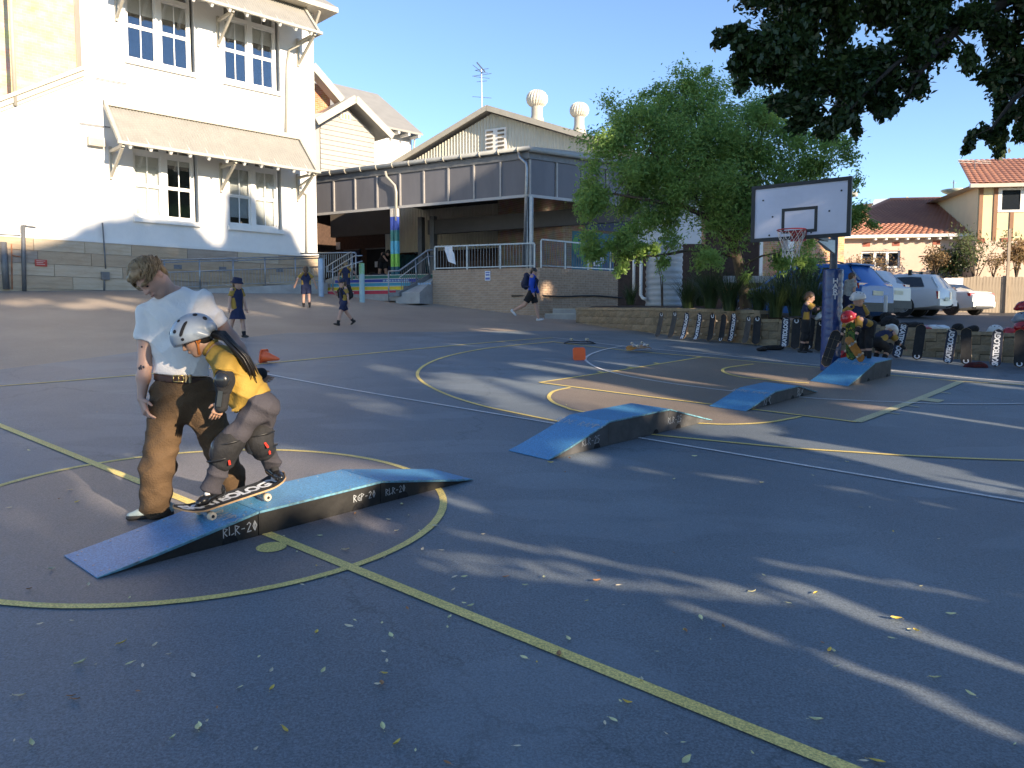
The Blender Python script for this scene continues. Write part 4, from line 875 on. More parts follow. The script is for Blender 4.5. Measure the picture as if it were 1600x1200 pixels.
xg, zg2 = wx(539, 183); q = MB(); q.box(xg-.25, xg+.25, -.06, -.03, zg2-.13, zg2+.16); gv = q.build('gable_vent', m_frame, WB)
for k in range(3): q = MB(); q.box(xg-.2+.15*k, xg-.1+.15*k, -.075, -.06, zg2-.10, zg2+.12); q.build('slat', mat('apricot_slat', (.5, .32, .2), .7, .1, 4), gv)
RW = T('rear_white_wing', 'white rear wing with a long cream iron roof and a brick gable', 'building', At(644, 300, 41.0), SCH.o.rotation_euler.z)
rx = lambda px, py, c=0: RW.hit(px, py, c)
xa = rx(480, 250)[0]; zev = rx(644, 208)[1]; q = MB(); q.box(xa, 0, 0, 6, rx(644, 300)[1], zev); q.build('wall', m_white, RW)
e0 = rx(661, 209, -.8); rd = rx(590, 147, 3.4); rdl = rx(505, 126, 3.4)
r = MB(); v = [(e0[0], -.8, e0[1]), (rd[0], 3.4, rd[1]), (xa-6, 3.4, rd[1]), (xa-6, -.8, e0[1])]; r.add(v+[(a, b, c-.1) for a, b, c in v], [(0, 1, 2, 3), (7, 6, 5, 4), (0, 3, 7, 4), (0, 4, 5, 1)]); r.add([(e0[0], -.8, e0[1]), (e0[0], 7.6, e0[1]), (rd[0], 3.4, rd[1])], [(0, 1, 2)]); r.build('roof_slope', m_iron, RW)
me = MB(); me.box(-.05, .05, -.78, .0, e0[1]-.22, e0[1]-.10); me = me.mesh('rafter', m_frame)
for k in range(8): inst('rafter', me, RW, (-.1-k*.62, 0, 0))
q = MB(); q.bar((.02, -.0, e0[1]-1.5), (e0[0]-.15, -.3, e0[1]-.15), .06, .06); q.build('eave_brace', m_trim, RW)
q = MB(); q.box(rx(480, 130, -1.5)[0], rx(516, 160, -1.5)[0], -1.5, -1.3, rx(516, 190, -1.5)[1], rx(500, 132, -1.5)[1]); q.build('brick_gable', brickmat('orange_gable_brick', (.42, .17, .07), (.5, .24, .12), (.5, .42, .34)), RW)
q = MB(); a, b = rx(485, 104, -2), rx(531, 158, -2); q.bar((a[0], -2, a[1]), (b[0], -2, b[1]), .5, .32); q.build('barge_board', m_trim, RW)
# ------------------------------------------------------------------ block retaining wall
Q0, Qa, Q1, Q2 = G(900, 504), G(1025, 521.5), G(1187, 540), G(1600, 569)
Q3 = Q2+(Q2-Q1).normalized()*7
zU0 = At(900, 481, Q0.y).z; zU1 = At(1187, 485.5, Q1.y).z; zL1 = At(1187, 498.5, Q1.y).z; zL2 = At(1500, 522, (Q1.lerp(Q2, .75)).y).z
LW = T('block_wall', 'split face concrete block retaining wall behind the row of skateboards', 'wall', Q1)
m_blk = [mat('sand_block_'+k, c, .95, .28, 9, .9, 28, col2=c2) for k, c, c2 in (('a', (.33, .26, .165), (.23, .18, .115)), ('b', (.29, .23, .15), (.20, .16, .105)), ('c', (.36, .29, .19), (.25, .20, .135)))]
bmod = []
for kk in range(6):
    bm = bmesh.new(); bmesh.ops.create_grid(bm, x_segments=5, y_segments=3, size=.5)
    for v in bm.verts:
        x, y = v.co.x, v.co.y; e = min(.5-abs(x), .5-abs(y)); v.co = (x+.5, -(.018 if e > .05 else 0)-(random.uniform(-.010, .014) if e > .05 else 0), y+.5)
    r = bmesh.ops.extrude_face_region(bm, geom=bm.faces[:]); bmesh.ops.translate(bm, vec=(0, .2, 0), verts=[g for g in r['geom'] if isinstance(g, bmesh.types.BMVert)])
    bmesh.ops.recalc_face_normals(bm, faces=bm.faces); me = bpy.data.meshes.new('wall_block'); bm.to_mesh(me); bm.free(); me.materials.append(m_blk[kk % 3]); bmod.append(me)
core = MB()
def blockrun(A, B, zA, zB, bh=.195, bl=.40):
    A = Vector((A.x, A.y, 0)); B = Vector((B.x, B.y, 0)); L_ = (B-A).length; d = (B-A)/L_; ang = math.atan2(d.y, d.x); n = Vector((-d.y, d.x, 0))
    o = Vector((LW.o.location.x, LW.o.location.y, 0)); row = 0
    zt_ = lambda t: zA+(zB-zA)*t/L_
    k = 0
    while True:
        if zt_(0)-.07-bh*k < min(Hg(*A.xy), Hg(*B.xy))-.1: break
        x = -(.2 if k % 2 else 0)
        while x < L_-.02:
            xa, xb = max(0, x), min(L_, x+bl); p = A+d*xa; z = zt_(xa)-.07-bh*(k+1)
            if z+bh > Hg(*p.xy) and xb-xa > .04:
                inst('wall_block', random.choice(bmod), LW, (p.x-o.x, p.y-o.y, z-LW.o.location.z), (0, 0, ang), (xb-xa-.008, random.uniform(.9, 1.1), bh-.008))
            x += bl
        k += 1
    x = 0.0
    cm = MB(); cm.box(0, 1, -.03, .27, 0, .075); me_ = cm.mesh('coping_block', m_blk[2])
    while x < L_-.02:
        ln = min(.42, L_-x); p = A+d*x; inst('coping_block', me_, LW, (p.x-o.x, p.y-o.y, zt_(x)-.073-LW.o.location.z), (0, 0, ang), (ln-.006, 1, 1)); x += .42
    v = []
    for pt, zz in ((A, zA), (B, zB)):
        for off in (.012, .26): q = pt+n*off-o; v += [(q.x, q.y, -1-.0), (q.x, q.y, zz-.08-LW.o.location.z)]
    core.add(v, [(0, 1, 5, 4), (2, 3, 7, 6), (1, 3, 7, 5), (0, 1, 3, 2), (4, 5, 7, 6)])
blockrun(Q0, Qa, zU0, (zU0+zU1)/2+.02); blockrun(Qa, Q1, (zU0+zU1)/2+.02, zU1); blockrun(Q1, Q2, zL1, zL2-.01); blockrun(Q2, Q3, zL2-.01, zL2-.09)
core.build('wall_core', mat('dark_joint', (.10, .085, .06), .95, .2, 8), LW, fix=False)
# return end of the wall beside the small steps
SS = T('entry_steps', 'two low concrete steps at the end of the block wall', 'steps', G(852, 497.5), math.atan2(-.10, 1))
s0 = SS.l(Q0).x-.02
for k, (z, y) in enumerate(((.16, 0), (.33, .42))):
    q = MB(); q.box(-.02+.25*k, s0, y, 2.5, z-.6, z); st_ = q.build('step', m_conc, SS); q = MB(); q.box(.0+.25*k, s0-.05, y-.012, y+.05, z-.02, z+.004); q.build('nosing', mat('pale_nosing', (.6, .58, .5), .7, .1, 8), SS)
# ------------------------------------------------------------------ car park and garden bed behind the wall
def Hc(x, y):
    return max(1.50+.024*(min(y, 22)-16)+.054*min(7, max(0, y-22))+.020*max(0, y-29)-.003*(x-8), Hg(x, y)+.05 if y > 40 else -9)
dW = (Q2-Q1).normalized(); nW = Vector((-dW.y, dW.x, 0))
m_park = surf('car_park_asphalt', (.085, .080, .078), (.062, .058, .057), (.22, .21, .2), scuff=.12)
bm = bmesh.new(); pts = [Q1+nW*.2+dW*.0, Q3+dW*8+nW*.2, Vector((60, 20, 0)), Vector((60, 75, 0)), Vector((6.2, 75, 0)), Vector((6.2, 24, 0)), Vector((6.3, 20, 0))]
rows = []
o = None
gm = MB(); A_ = Q1+nW*.2
ts = [0, .5, 1.2, 2.2, 3.5, 5, 7, 10, 14, 19, 25, 33, 45, 60]
for t in ts:
    row = []
    for s in [-.3, 1, 2.5, 4, 6, 8, 11, 15, 20, 28, 40, 55]:
        p = A_+dW*s+nW*t; row.append((p.x, p.y, Hc(p.x, p.y) if t > 1 else min(Hc(p.x, p.y), (zL1+(zL2-zL1)*s/8)-.05)))
    gm.grid and rows.append(row)
gm.grid(rows); tag(gm.build('car_park', m_park, smooth=True, fix=False), 'raised asphalt car park behind the block wall', kind='structure')
sb_ = MB(); sr = []
G1, G2 = Q1.lerp(Q2, .36), None
fr_ = [Q0+(Qa-Q0)*t for t in (0, .25, .5, .75, 1)]+[Qa.lerp(Q1, t) for t in (.33, .66, 1)]+[Q1.lerp(G1, t) for t in (.3, .6, 1)]
fz = [zU0+(zU1-zU0)*t for t in (0, .12, .25, .38, .5, .67, .83, .95)]+[zL1+.10, zL1+.05, zL1+.0]
bk = [Vector((2.9+.52*k, 27.0-.70*k, 0)) for k in range(11)]
for j, t in enumerate((0, .15, .4, .7, 1)):
    sr.append([(*(a.xy*(1-t)+b.xy*t), z-.05+.16*t+.03*math.sin(7*i+3*j)*(t > 0)) for i, (a, b, z) in enumerate(zip([f+Vector((.18, .12, 0)) for f in fr_], bk, fz))])
sb_.grid(sr); tag(sb_.build('garden_soil', surf('soil', (.055, .038, .026), (.03, .022, .016), (.12, .09, .06), scuff=.2), smooth=True, fix=False), 'dark soil and mulch of the raised garden bed', kind='structure')
def soilz(x, y): return zU1+.05
# ------------------------------------------------------------------ cars
m_tyre = mat('tyre_rubber', (.018, .018, .018), .85, .2, 9); m_rim = mat('alloy_rim', (.52, .53, .54), .35, .1, 6, metal=.25); m_rimd = mat('dark_rim', (.05, .05, .055), .4, .1, 6, metal=.4)
m_lamp = mat('red_lamp', (.45, .015, .015), .15, .1, 6, coat=.6); m_lampw = mat('clear_lamp', (.5, .5, .5), .15, .1, 6, coat=.6); m_plate = mat('number_plate', (.62, .60, .45), .5, .05, 8); m_bump = mat('dark_bumper', (.035, .036, .038), .6, .15, 8)
def car(name, label, loc, rz, paint, prof, L, W, wheel, wx_, glassx, tail='tall', rack=False, lower=False, rim=None, group='cars parked in the raised car park'):
    """prof: list of (x, z_low, z_belt, z_roof, half width at belt, half width at roof); x runs to the rear"""
    t = T(name, label, 'car', loc, rz, group)
    rows = []
    for x, zl_, zb_, zr_, hb, hr in prof:
        zm = zl_+(zb_-zl_)*.45
        half = [(0, zl_), (hb*.80, zl_), (hb*.95, zl_+.05), (hb*1.0, zm), (hb*.985, zb_-.07), (hb*.955, zb_), (hr+(hb*.955-hr)*.04, zr_-.045 if zr_ > zb_+.1 else zb_+.004), (hr*.86, zr_+.0 if zr_ > zb_+.1 else zr_+.008), (0, zr_+.02)]
        rows.append([(x, y, z) for y, z in half]+[(x, -y, z) for y, z in half[-2::-1]])
    m = MB(); m.grid(rows); n = len(rows[0]); m.F.append(tuple(range(n))[::-1]); m.I.append(0); m.F.append(tuple(range((len(rows)-1)*n, len(rows)*n))); m.I.append(0)
    o = m.build('body', paint, t, 'auto')
    def side(x):
        for a, b in zip(prof[:-1], prof[1:]):
            if a[0] <= x <= b[0]: u = (x-a[0])/max(1e-6, b[0]-a[0]); return [a[k]+(b[k]-a[k])*u for k in range(6)]
        return list(prof[-1])
    def onside(x, v, s, off=.012):              # v 0 at belt, 1 at roof
        _, zl_, zb_, zr_, hb, hr = side(x); y = hb*.955+(hr+(hb*.955-hr)*.04-hb*.955)*v; z = zb_+(zr_-.045-zb_)*v; return (x, s*(y+off*2.4), z)
    for s in (-1, 1):
        for xa, xb, va, vb in glassx:           # side windows: lower edge xa..xb, upper edge inset va, vb
            g = MB(); nseg = 5; lo = [onside(xa+(xb-xa)*k/nseg, .08, s) for k in range(nseg+1)]; hi = [onside(xa+va+(xb-vb-xa-va)*k/nseg, .88, s) for k in range(nseg+1)]
            g.grid([lo, hi]); g.build('side_window', m_glassd, t, fix=False)
        for wxx in wx_:
            hb = side(wxx)[4]; c = (wxx, s*(hb-.115), wheel)
            a = MB(); a.lathe([(wheel*1.10, -.02), (wheel*1.10, .118)], 20, c, (0, s, 0)); a.build('wheel_arch', m_black, t)
            w_ = MB(); w_.lathe([(wheel*.62, -.10), (wheel*.93, -.10), (wheel, -.07), (wheel, .105), (wheel*.95, .135), (wheel*.68, .138), (wheel*.64, .10)], 24, c, (0, s, 0)); wo = w_.build('wheel', m_tyre, t, 'auto')
            r_ = MB(); r_.lathe([(wheel*.67, .118), (wheel*.60, .132), (wheel*.56, .10), (.001, .095)], 24, c, (0, s, 0), cap=False)
            for k in range(5 if rim is None else 10):
                ang = 2*math.pi*k/(5 if rim is None else 10); r_.bar((wxx+math.cos(ang)*.04, s*(hb-.115)+s*.122, wheel+math.sin(ang)*.04), (wxx+math.cos(ang)*wheel*.60, s*(hb-.115)+s*.122, wheel+math.sin(ang)*wheel*.60), .05 if rim is None else .028, .03, (0, s, 0))
            r_.build('rim', rim or m_rim, wo)
        xm = (wx_[0]+wx_[1])/2
        for xx in ((xm+.15),):
            h_ = MB(); p = onside(xx+.35, -.12, s, .02); h_.bar((p[0]-.1, p[1], p[2]), (p[0]+.1, p[1], p[2]), .03, .035); h_.build('door_handle', paint, t)
        sil = MB(); sil.box(wx_[0]+wheel*1.2, wx_[1]-wheel*1.2, s*(side(xm)[4]-.03)-.02, s*(side(xm)[4]-.03)+.045, side(xm)[1]-.01, side(xm)[1]+.10); sil.build('sill', m_bump if lower else paint, t)
        dg_ = MB()
        for xx in (xm-.55, xm+.45): dg_.box(xx-.006, xx+.006, s*side(xx)[4]*.985-.012, s*side(xx)[4]*.985+.006, side(xx)[1]+.12, side(xx)[2]-.02)
        dg_.build('door_gap', m_black, t)
    # rear end
    xr = prof[-1][0]; zb_ = prof[-2][2]; hb = prof[-2][4]; zl_ = prof[-1][1]
    zr_ = prof[-1][3]
    b = MB(); b.box(xr-.22, xr+.05, -hb*.90, hb*.90, zl_-.02, zl_+.22); b.build('rear_bumper', m_bump if lower else paint, t)
    return t, side, onside, xr, hb
m_blue = mat('blue_car_paint', (.014, .13, .46), .42, .05, 2, coat=.25); m_wcar = mat('white_car_paint', (.60, .61, .62), .4, .03, 2, coat=.3); m_silv = mat('pearl_car_paint', (.66, .64, .60), .30, .03, 2, coat=.7)
def rearbits(t, xr, hb, lamps, plate, win=None, pm=None):
    for y0, y1, z0, z1, dx in lamps:
        for s in (-1, 1):
            q = MB(); q.box(xr-.25, xr+dx, *(sorted((s*y0, s*y1))), z0, z1); q.build('tail_lamp', m_lamp, t)
    y0, y1, z0, z1, dx = plate; q = MB(); q.box(xr+dx, xr+dx+.015, y0, y1, z0, z1); q.build('number_plate', m_plate, t)
    if win:
        q = MB(); (xa, za, ha), (xb, zb_, hb_) = win; q.add([(xa, -ha, za), (xa, ha, za), (xb, hb_, zb_), (xb, -hb_, zb_)], [(0, 1, 2, 3)]); q.build('rear_window', m_glassd, t, fix=False)
# blue SUV, nose away to the left
def place(px, Y, rz, back=2.3): p = At(px, 480, Y)-Vector((math.cos(R(rz)), math.sin(R(rz)), 0))*back; return Vector((p.x, p.y, Hc(p.x, p.y)))
suv = [(-2.30, .48, .70, .70, .60, .40), (-2.20, .30, .88, .88, .80, .55), (-1.75, .24, 1.00, 1.00, .90, .62), (-1.05, .22, 1.09, 1.11, .93, .70), (-.35, .22, 1.10, 1.58, .935, .66), (.15, .22, 1.11, 1.69, .94, .66), (1.0, .22, 1.14, 1.70, .94, .65), (1.75, .24, 1.18, 1.63, .925, .62), (2.12, .28, 1.16, 1.22, .88, .60), (2.30, .38, 1.02, 1.04, .82, .55)]
p = place(1371, 21.2, -54)
t, sd, on, xr, hb = car('blue_suv', 'bright blue sports utility car parked behind the padded pole', p, R(-54), m_blue, suv, 4.6, 1.87, .36, (-1.38, 1.30), ((-.78, .12, .52, 0), (.20, 1.02, 0, 0), (1.10, 1.72, 0, .12)), lower=True)
rearbits(t, xr, hb, ((.42, .84, .97, 1.12, -.06),), (-.26, .26, .80, .92, -.005), ((xr-.52, 1.60, .56), (xr-.17, 1.20, .70)))
for s in (-1, 1): q = MB(); q.tube([(-.3, s*.56, 1.66), (-.1, s*.58, 1.745), (1.3, s*.57, 1.755), (1.6, s*.55, 1.68)], .02, 6); q.build('roof_rail', m_galvd, t, True)
q = MB(); q.bar((xr-.55, -.55, 1.655), (xr-.55, .55, 1.655), .22, .035); q.build('spoiler', m_blue, t)
# white SUV between
p = place(1396, 24.0, -52, 2.15)
t, sd, on, xr, hb = car('white_hatchback', 'white high car mostly hidden between the blue car and the wagon', p, R(-52), m_wcar, [(x, a, b*.97, c*.93, d*.95, e*.95) for x, a, b, c, d, e in suv], 4.3, 1.8, .34, (-1.38, 1.30), ((-.78, .12, .52, 0), (.20, 1.02, 0, 0), (1.10, 1.72, 0, .12)), lower=True)
rearbits(t, xr, hb, ((.50, .80, .96, 1.10, -.06),), (-.26, .26, .78, .90, -.005), ((xr-.52, 1.48, .52), (xr-.17, 1.14, .66)))
# white wagon
wag = [(-2.45, .45, .62, .62, .60, .40), (-2.35, .28, .78, .78, .80, .5), (-1.8, .20, .90, .90, .88, .6), (-1.05, .20, .95, .97, .90, .68), (-.25, .20, .97, 1.40, .905, .62), (.3, .20, .97, 1.46, .91, .62), (1.6, .22, .98, 1.47, .90, .62), (2.15, .26, .97, 1.40, .86, .60), (2.42, .30, .93, .97, .82, .56), (2.48, .36, .86, .88, .80, .54)]
p = place(1474, 27.6, -44, 2.45)
t, sd, on, xr, hb = car('white_wagon', 'white station wagon with roof racks and wide tail window', p, R(-44), m_wcar, wag, 4.95, 1.82, .34, (-1.5, 1.38), ((-.80, .0, .5, 0), (.08, .86, 0, 0), (.96, 2.05, .04, .16)))
rearbits(t, xr, hb, ((.62, .81, .58, .84, .012),), (-.26, .26, .52, .64, .075), ((xr-.30, 1.36, .55), (xr-.07, .98, .68)))
for xx in (.0, 1.5):
    q = MB(); q.bar((xx, -.66, 1.56), (xx, .66, 1.56), .06, .04)
    for s in (-1, 1): q.box(xx-.06, xx+.06, s*.60-.04, s*.60+.04, 1.44, 1.62)
    q.build('roof_rack', m_black, t)
q = MB(); q.bar((xr+.05, 0, .3), (xr+.26, 0, .34), .05, .05); q.lathe([(.001, 0), (.04, .03), (.001, .07)], 8, (xr+.26, 0, .34)); q.build('tow_bar', m_black, t)
p = place(1479, 31.2, -46, 2.2)
t, sd, on, xr, hb = car('white_crossover', 'white tall car half hidden behind the station wagon', p, R(-46), m_wcar, [(x, a, b*.95, c*.98, d*.97, e*.97) for x, a, b, c, d, e in suv], 4.4, 1.8, .35, (-1.38, 1.30), ((-.78, .12, .52, 0), (.20, 1.02, 0, 0), (1.10, 1.72, 0, .12)))
rearbits(t, xr, hb, ((.48, .82, .98, 1.12, -.06),), (-.26, .26, .8, .92, -.005), ((xr-.52, 1.58, .54), (xr-.17, 1.16, .68)))
sed = [(-2.32, .42, .60, .60, .62, .40), (-2.2, .24, .76, .76, .82, .5), (-1.6, .18, .86, .86, .90, .6), (-.95, .18, .92, .94, .91, .68), (-.1, .18, .95, 1.36, .91, .60), (.35, .18, .96, 1.42, .91, .59), (.95, .18, .98, 1.36, .905, .58), (1.55, .20, 1.00, 1.04, .89, .64), (2.15, .24, .99, 1.01, .84, .62), (2.34, .34, .82, .84, .78, .56)]
p = place(1535, 34.6, -64)
t, sd, on, xr, hb = car('silver_sedan', 'pearl silver sedan in the sun beside the paling fence', p, R(-64), m_silv, sed, 4.65, 1.82, .34, (-1.38, 1.42), ((-.68, .22, .48, 0), (.30, 1.28, 0, .42)), rim=m_rimd)
rearbits(t, xr, hb, ((.45, .83, .80, .93, -.07),), (-.26, .26, .66, .78, -.005), ((1.02, 1.365, .52), (1.50, 1.06, .64)))
q = MB(); q.box(xr-.3, xr+.075, -.6, .6, .26, .36); q.build('diffuser', m_bump, t)
# white steel post of the car park edge
p = At(1383, 495, 18.2); PO = T('white_post', 'short white steel post at the edge of the car park', 'post', (p.x, p.y, Hc(p.x, p.y)-.05), 0); q = MB(); q.tube([(0, 0, -.1), (0, 0, .86), (0, 0, .9)], [.042, .042, .03], 10); q.build('post_tube', mat('white_post_paint', (.55, .56, .58), .4, .15, 8), PO, True)
# ------------------------------------------------------------------ paling fence, houses
FN = T('paling_fence', 'weathered timber paling fence at the back of the car park', 'fence', At(1480, 474, 40.5), R(-14)); FN.o.location.z = Hc(FN.o.location.x, FN.o.location.y)
fz_ = FN.hit(1550, 421)[1]; q = MB(); q2 = MB()
x = -14
m_pal = mat('grey_paling', (.36, .29, .21), .9, .3, 2.2, .2, 20, stretch=(6, 6, .6)); k = 0
pal = MB(); pal.box(0, .14, 0, .02, 0, 1); pme = pal.mesh('paling', m_pal)
x = FN.hit(1462, 440)[0]
while x < 9 and k < 110: inst('paling', pme, FN, (x, random.uniform(-.006, .006), -.4), None, (1, 1, fz_+.4+random.uniform(-.05, .04)+.02*math.sin(x))); x += .147; k += 1
q = MB(); q.bar((-20, .05, fz_-.35), (9, .05, fz_-.35), .05, .09); q.bar((-20, .05, .4), (9, .05, .4), .05, .09); q.box(-20, FN.hit(1462, 440)[0], 0, .02, -.4, fz_-.02); q.build('fence_rails', m_pal, FN)
q = MB(); x, z = FN.hit(1578, 440, -.1); q.box(FN.hit(1576, 400, -.1)[0]-.05, FN.hit(1576, 400, -.1)[0]+.07, -.12, -.02, -.3, FN.hit(1590, 250, -.1)[1]*.35+1.6); q.build('fence_post', m_pal, FN)
x, z = FN.hit(1490, 434, -.03); q = MB(); q.box(x-.45, x+.45, -.04, -.02, z-.25, z+.35); q.build('fence_notice', m_paper, FN)
m_pink = mat('pink_render', (.60, .46, .36), .9, .06, 1.5, .15, 20); m_cream = mat('yellow_render', (.66, .56, .34), .9, .05, 1.5, .1, 20); m_barge = mat('brown_batten', (.24, .12, .06), .7, .1, 5)
def tilemat(name, c1, c2):
    return mat(name, c1, .85, .3, 1.1, .2, 30, col2=c2)
m_tile = tilemat('terracotta_tile', (.56, .26, .16), (.43, .19, .13)); m_tile2 = tilemat('brown_tile', (.27, .14, .075), (.19, .10, .055))
def tiled(mb, a, b, c, d, tw=.33, th=.34):
    """pantiled slope: a-b eave, d-c ridge; rows step down and each tile is a hump"""
    a, b, c, d = map(Vector, (a, b, c, d)); nn = (b-a).cross(d-a).normalized(); rows_ = max(1, int((d-a).length/th)); n = max(2, int((b-a).length/tw))
    per = 5; mb.add([a, b, c, d], [(0, 1, 2, 3)])
    for j in range(rows_):
        t0, t1 = j/rows_, (j+1)/rows_; R_ = [[], []]
        for i in range(n*per+1):
            u = i/(n*per); hgt_ = .045*abs(math.sin(math.pi*i/per))
            R_[0].append(a.lerp(b, u).lerp(d.lerp(c, u), t0)+nn*(hgt_+.045)); R_[1].append(a.lerp(b, u).lerp(d.lerp(c, u), t1)+nn*(hgt_+.012))
        mb.grid(R_)
H1_ = T('tiled_house', 'long pink rendered house with terracotta tiled roof', 'house', At(1330, 420, 46.5), R(-8))
h = lambda px, py, c=0: H1_.hit(px, py, c)
xa, xb = h(1290, 400)[0], h(1640, 400)[0]; ze = h(1440, 371)[1]; zg_ = h(1400, 425)[1]-3
winA = (h(1346, 395)[0], h(1407, 395)[0], h(1370, 419)[1], h(1370, 392)[1])
wA = MB(); wallholes(wA, xa, xb, zg_, ze, [winA, (h(1455, 410)[0], h(1540, 410)[0], zg_+1.2, h(1490, 408)[1])], 0, .3); wA.build('wall', m_pink, H1_, fix=False)
q = MB(); q.box(xa, xb, .35, 8, zg_, ze-.2); q.build('interior', mat('grey_interior', (.12, .13, .15), .9, .2, 1), H1_)
wf = MB(); wf.box(winA[0], winA[1], .1, .2, winA[2], winA[2]+.12); wf.box(winA[0], winA[1], .1, .2, winA[3]-.12, winA[3]); 
for t_ in (0, .36, .68, 1): xx = winA[0]+(winA[1]-winA[0])*t_; wf.box(xx-.08, xx+.08, .09, .19, winA[2], winA[3])
W_ = wf.build('window', m_frame, H1_)
for k, (t0, t1) in enumerate(((0, .36), (.36, .68), (.68, 1))):
    q = MB(); q.box(winA[0]+(winA[1]-winA[0])*t0+.08, winA[0]+(winA[1]-winA[0])*t1-.08, .14, .15, winA[2]+.12, winA[3]-.12); q.build('pane', m_glass, W_)
    if k < 2:
        q = MB()
        for j in range(7): zz = winA[2]+.2+j*.2; q.box(winA[0]+(winA[1]-winA[0])*t0+.1, winA[0]+(winA[1]-winA[0])*t1-.1, .2, .23, zz, zz+.10)
        tag(q.build('louvre_blades', m_frame, W_), kind='stuff')
vm = MB(); vm.box(-.2, .2, -.02, .01, -.12, .12); vm = vm.mesh('air_brick', mat('air_brick_red', (.35, .12, .08), .9, .2, 20))
for px, py in ((1354, 382), (1400, 381), (1463, 379)): x, z = h(px, py); inst('air_brick', vm, H1_, (x, 0, z))
q = MB(); q.box(xa, h(1526, 360, -.5)[0], -.55, -.40, ze-.02, ze+.14); q.build('gutter', m_frame, H1_)
me = MB(); me.box(-.06, .06, -.45, .0, ze-.16, ze-.04); me = me.mesh('rafter', m_frame)
for k in range(10): inst('rafter', me, H1_, (h(1365, 372)[0]+k*(h(1515, 372)[0]-h(1365, 372)[0])/9, 0, 0))
rg = MB(); xr0 = h(1528, 310, 5)[0]; zr0 = h(1510, 311, 5.5)[1]; xh = h(1500, 310, 5.5)[0]
tiled(rg, (xa-1, -.5, ze+.1), (xb, -.5, ze+.1), (xb, 5.5, zr0), (xh-(xh-xa)*.45, 5.5, zr0)); rg.build('roof', m_tile, H1_, smooth=False, fix=False)
q = MB(); q.tube([(xh-(xh-xa)*.45, 5.5, zr0+.05), (xb, 5.5, zr0+.05)], .13, 8); q.tube([(xa-1, -.5, ze+.15), (xh-(xh-xa)*.45, 5.5, zr0+.06)], .11, 8); q.build('ridge_tiles', m_tile, H1_, True)
H2_ = T('upper_storey_house', 'cream two storey house with brown battens and red tiled roof', 'house', At(1527, 380, 44.5), R(-8))
h = lambda px, py, c=0: H2_.hit(px, py, c)
x0, x1 = h(1527, 330)[0], h(1700, 330)[0]; z0, z1 = h(1560, 376)[1], h(1527, 289)[1]
wn = (h(1562, 315)[0], h(1640, 315)[0], h(1580, 328)[1], h(1580, 297)[1])
q = MB(); wallholes(q, x0, x1, z0, z1+.1, [wn], 0, .2); q.add([(x0, 0, z0), (x0, 7, z0), (x0, 7, z1), (x0, 0, z1)], [(0, 1, 2, 3)]); q.build('wall', m_cream, H2_, fix=False)
q = MB(); q.box(x0+.05, x1, .25, 7, z0, z1); q.build('interior', mat('grey_interior', (.12, .13, .15), .9, .2, 1), H2_)
q = MB(); q.box(x0-.02, x1, -.02, 7, z0-7, z0-.004); q.build('lower_wall', m_pink, H2_)
for px in (1531, 1554, 1580):
    x = h(px, 350)[0]; zt_ = (h(1580, 331)[1] if px == 1580 else z1); q = MB(); q.box(x-.1, x+.1, -.05, .0, z0, zt_); q.build('batten', m_barge, H2_)
x = h(1586, 292)[0]; q = MB(); q.box(x-.1, x+.1, -.05, 0, wn[3]+.1, z1); q.build('batten', m_barge, H2_)
wf = MB(); wf.box(wn[0]-.1, wn[1]+.1, -.04, .05, wn[3], wn[3]+.12); wf.box(wn[0]-.1, wn[1]+.1, -.06, .05, wn[2]-.12, wn[2]); 
for t_ in (0, .45, .9): xx = wn[0]+(wn[1]-wn[0])*t_; wf.box(xx-.1, xx+.1, -.04, .05, wn[2], wn[3])
W_ = wf.build('window', m_frame, H2_)
for t0, t1 in ((0, .45), (.45, .9)): q = MB(); q.box(wn[0]+(wn[1]-wn[0])*t0+.1, wn[0]+(wn[1]-wn[0])*t1-.1, .0, .01, wn[2], wn[3]); q.build('pane', m_glassd, W_)
rg = MB(); er = h(1516, 287, -.6); rr2 = h(1530, 263, 2.2); zz2 = rr2[1]
tiled(rg, (er[0], -.6, er[1]), (x1, -.6, er[1]), (x1, 3.2, er[1]+2.0), (er[0]+.8, 3.2, er[1]+2.0)); rg.build('roof', m_tile, H2_, fix=False)
q = MB(); q.box(er[0], x1, -.68, -.5, er[1]-.22, er[1]-.02); q.add([(er[0]+.02, -.5, er[1]-.1), (x1, -.5, er[1]-.1), (x1, 6, er[1]-.1), (er[0]+.02, 6, er[1]-.1)], [(0, 1, 2, 3)]); q.build('fascia', m_trim, H2_)
for px, py in ((1533, 376), (1570, 375)): x, z = h(px, py, -.03); inst('air_brick', vm, H2_, (x, -.03, z))
H3_ = T('far_tiled_house', 'brown tiled house with skylights behind the pink house', 'house', At(1400, 380, 58), R(-8))
h = lambda px, py, c=0: H3_.hit(px, py, c)
a = h(1420, 306, 6); q = MB(); e = h(1340, 345, 0); ea, eb = h(1310, 350)[0], h(1545, 350)[0]; zb3 = h(1400, 348)[1]; zr3 = h(1480, 313, 6)[1]
tiled(q, (h(1330, 350)[0], 0, zb3), (eb, 0, zb3), (eb, 6, zr3), (h(1440, 320, 6)[0], 6, zr3), .5, .5)
q.build('roof', m_tile2, H3_, fix=False)
q = MB(); z1_ = h(1415, 307, 3)[1]; zlow = h(1370, 340, 3)[1]-3
tl = [h(1345, 316, 3.2), h(1416, 306, 3.2), h(1383, 344, 3.2), h(1300, 348, 3.2)]
q.add([(tl[3][0], 1.0, tl[3][1]), (tl[2][0], 1.0, tl[2][1]), (tl[1][0], 5, tl[1][1]), (tl[0][0], 5, tl[0][1])], [(0, 1, 2, 3)]); q.build('gable_roof', m_tile2, H3_, fix=False)
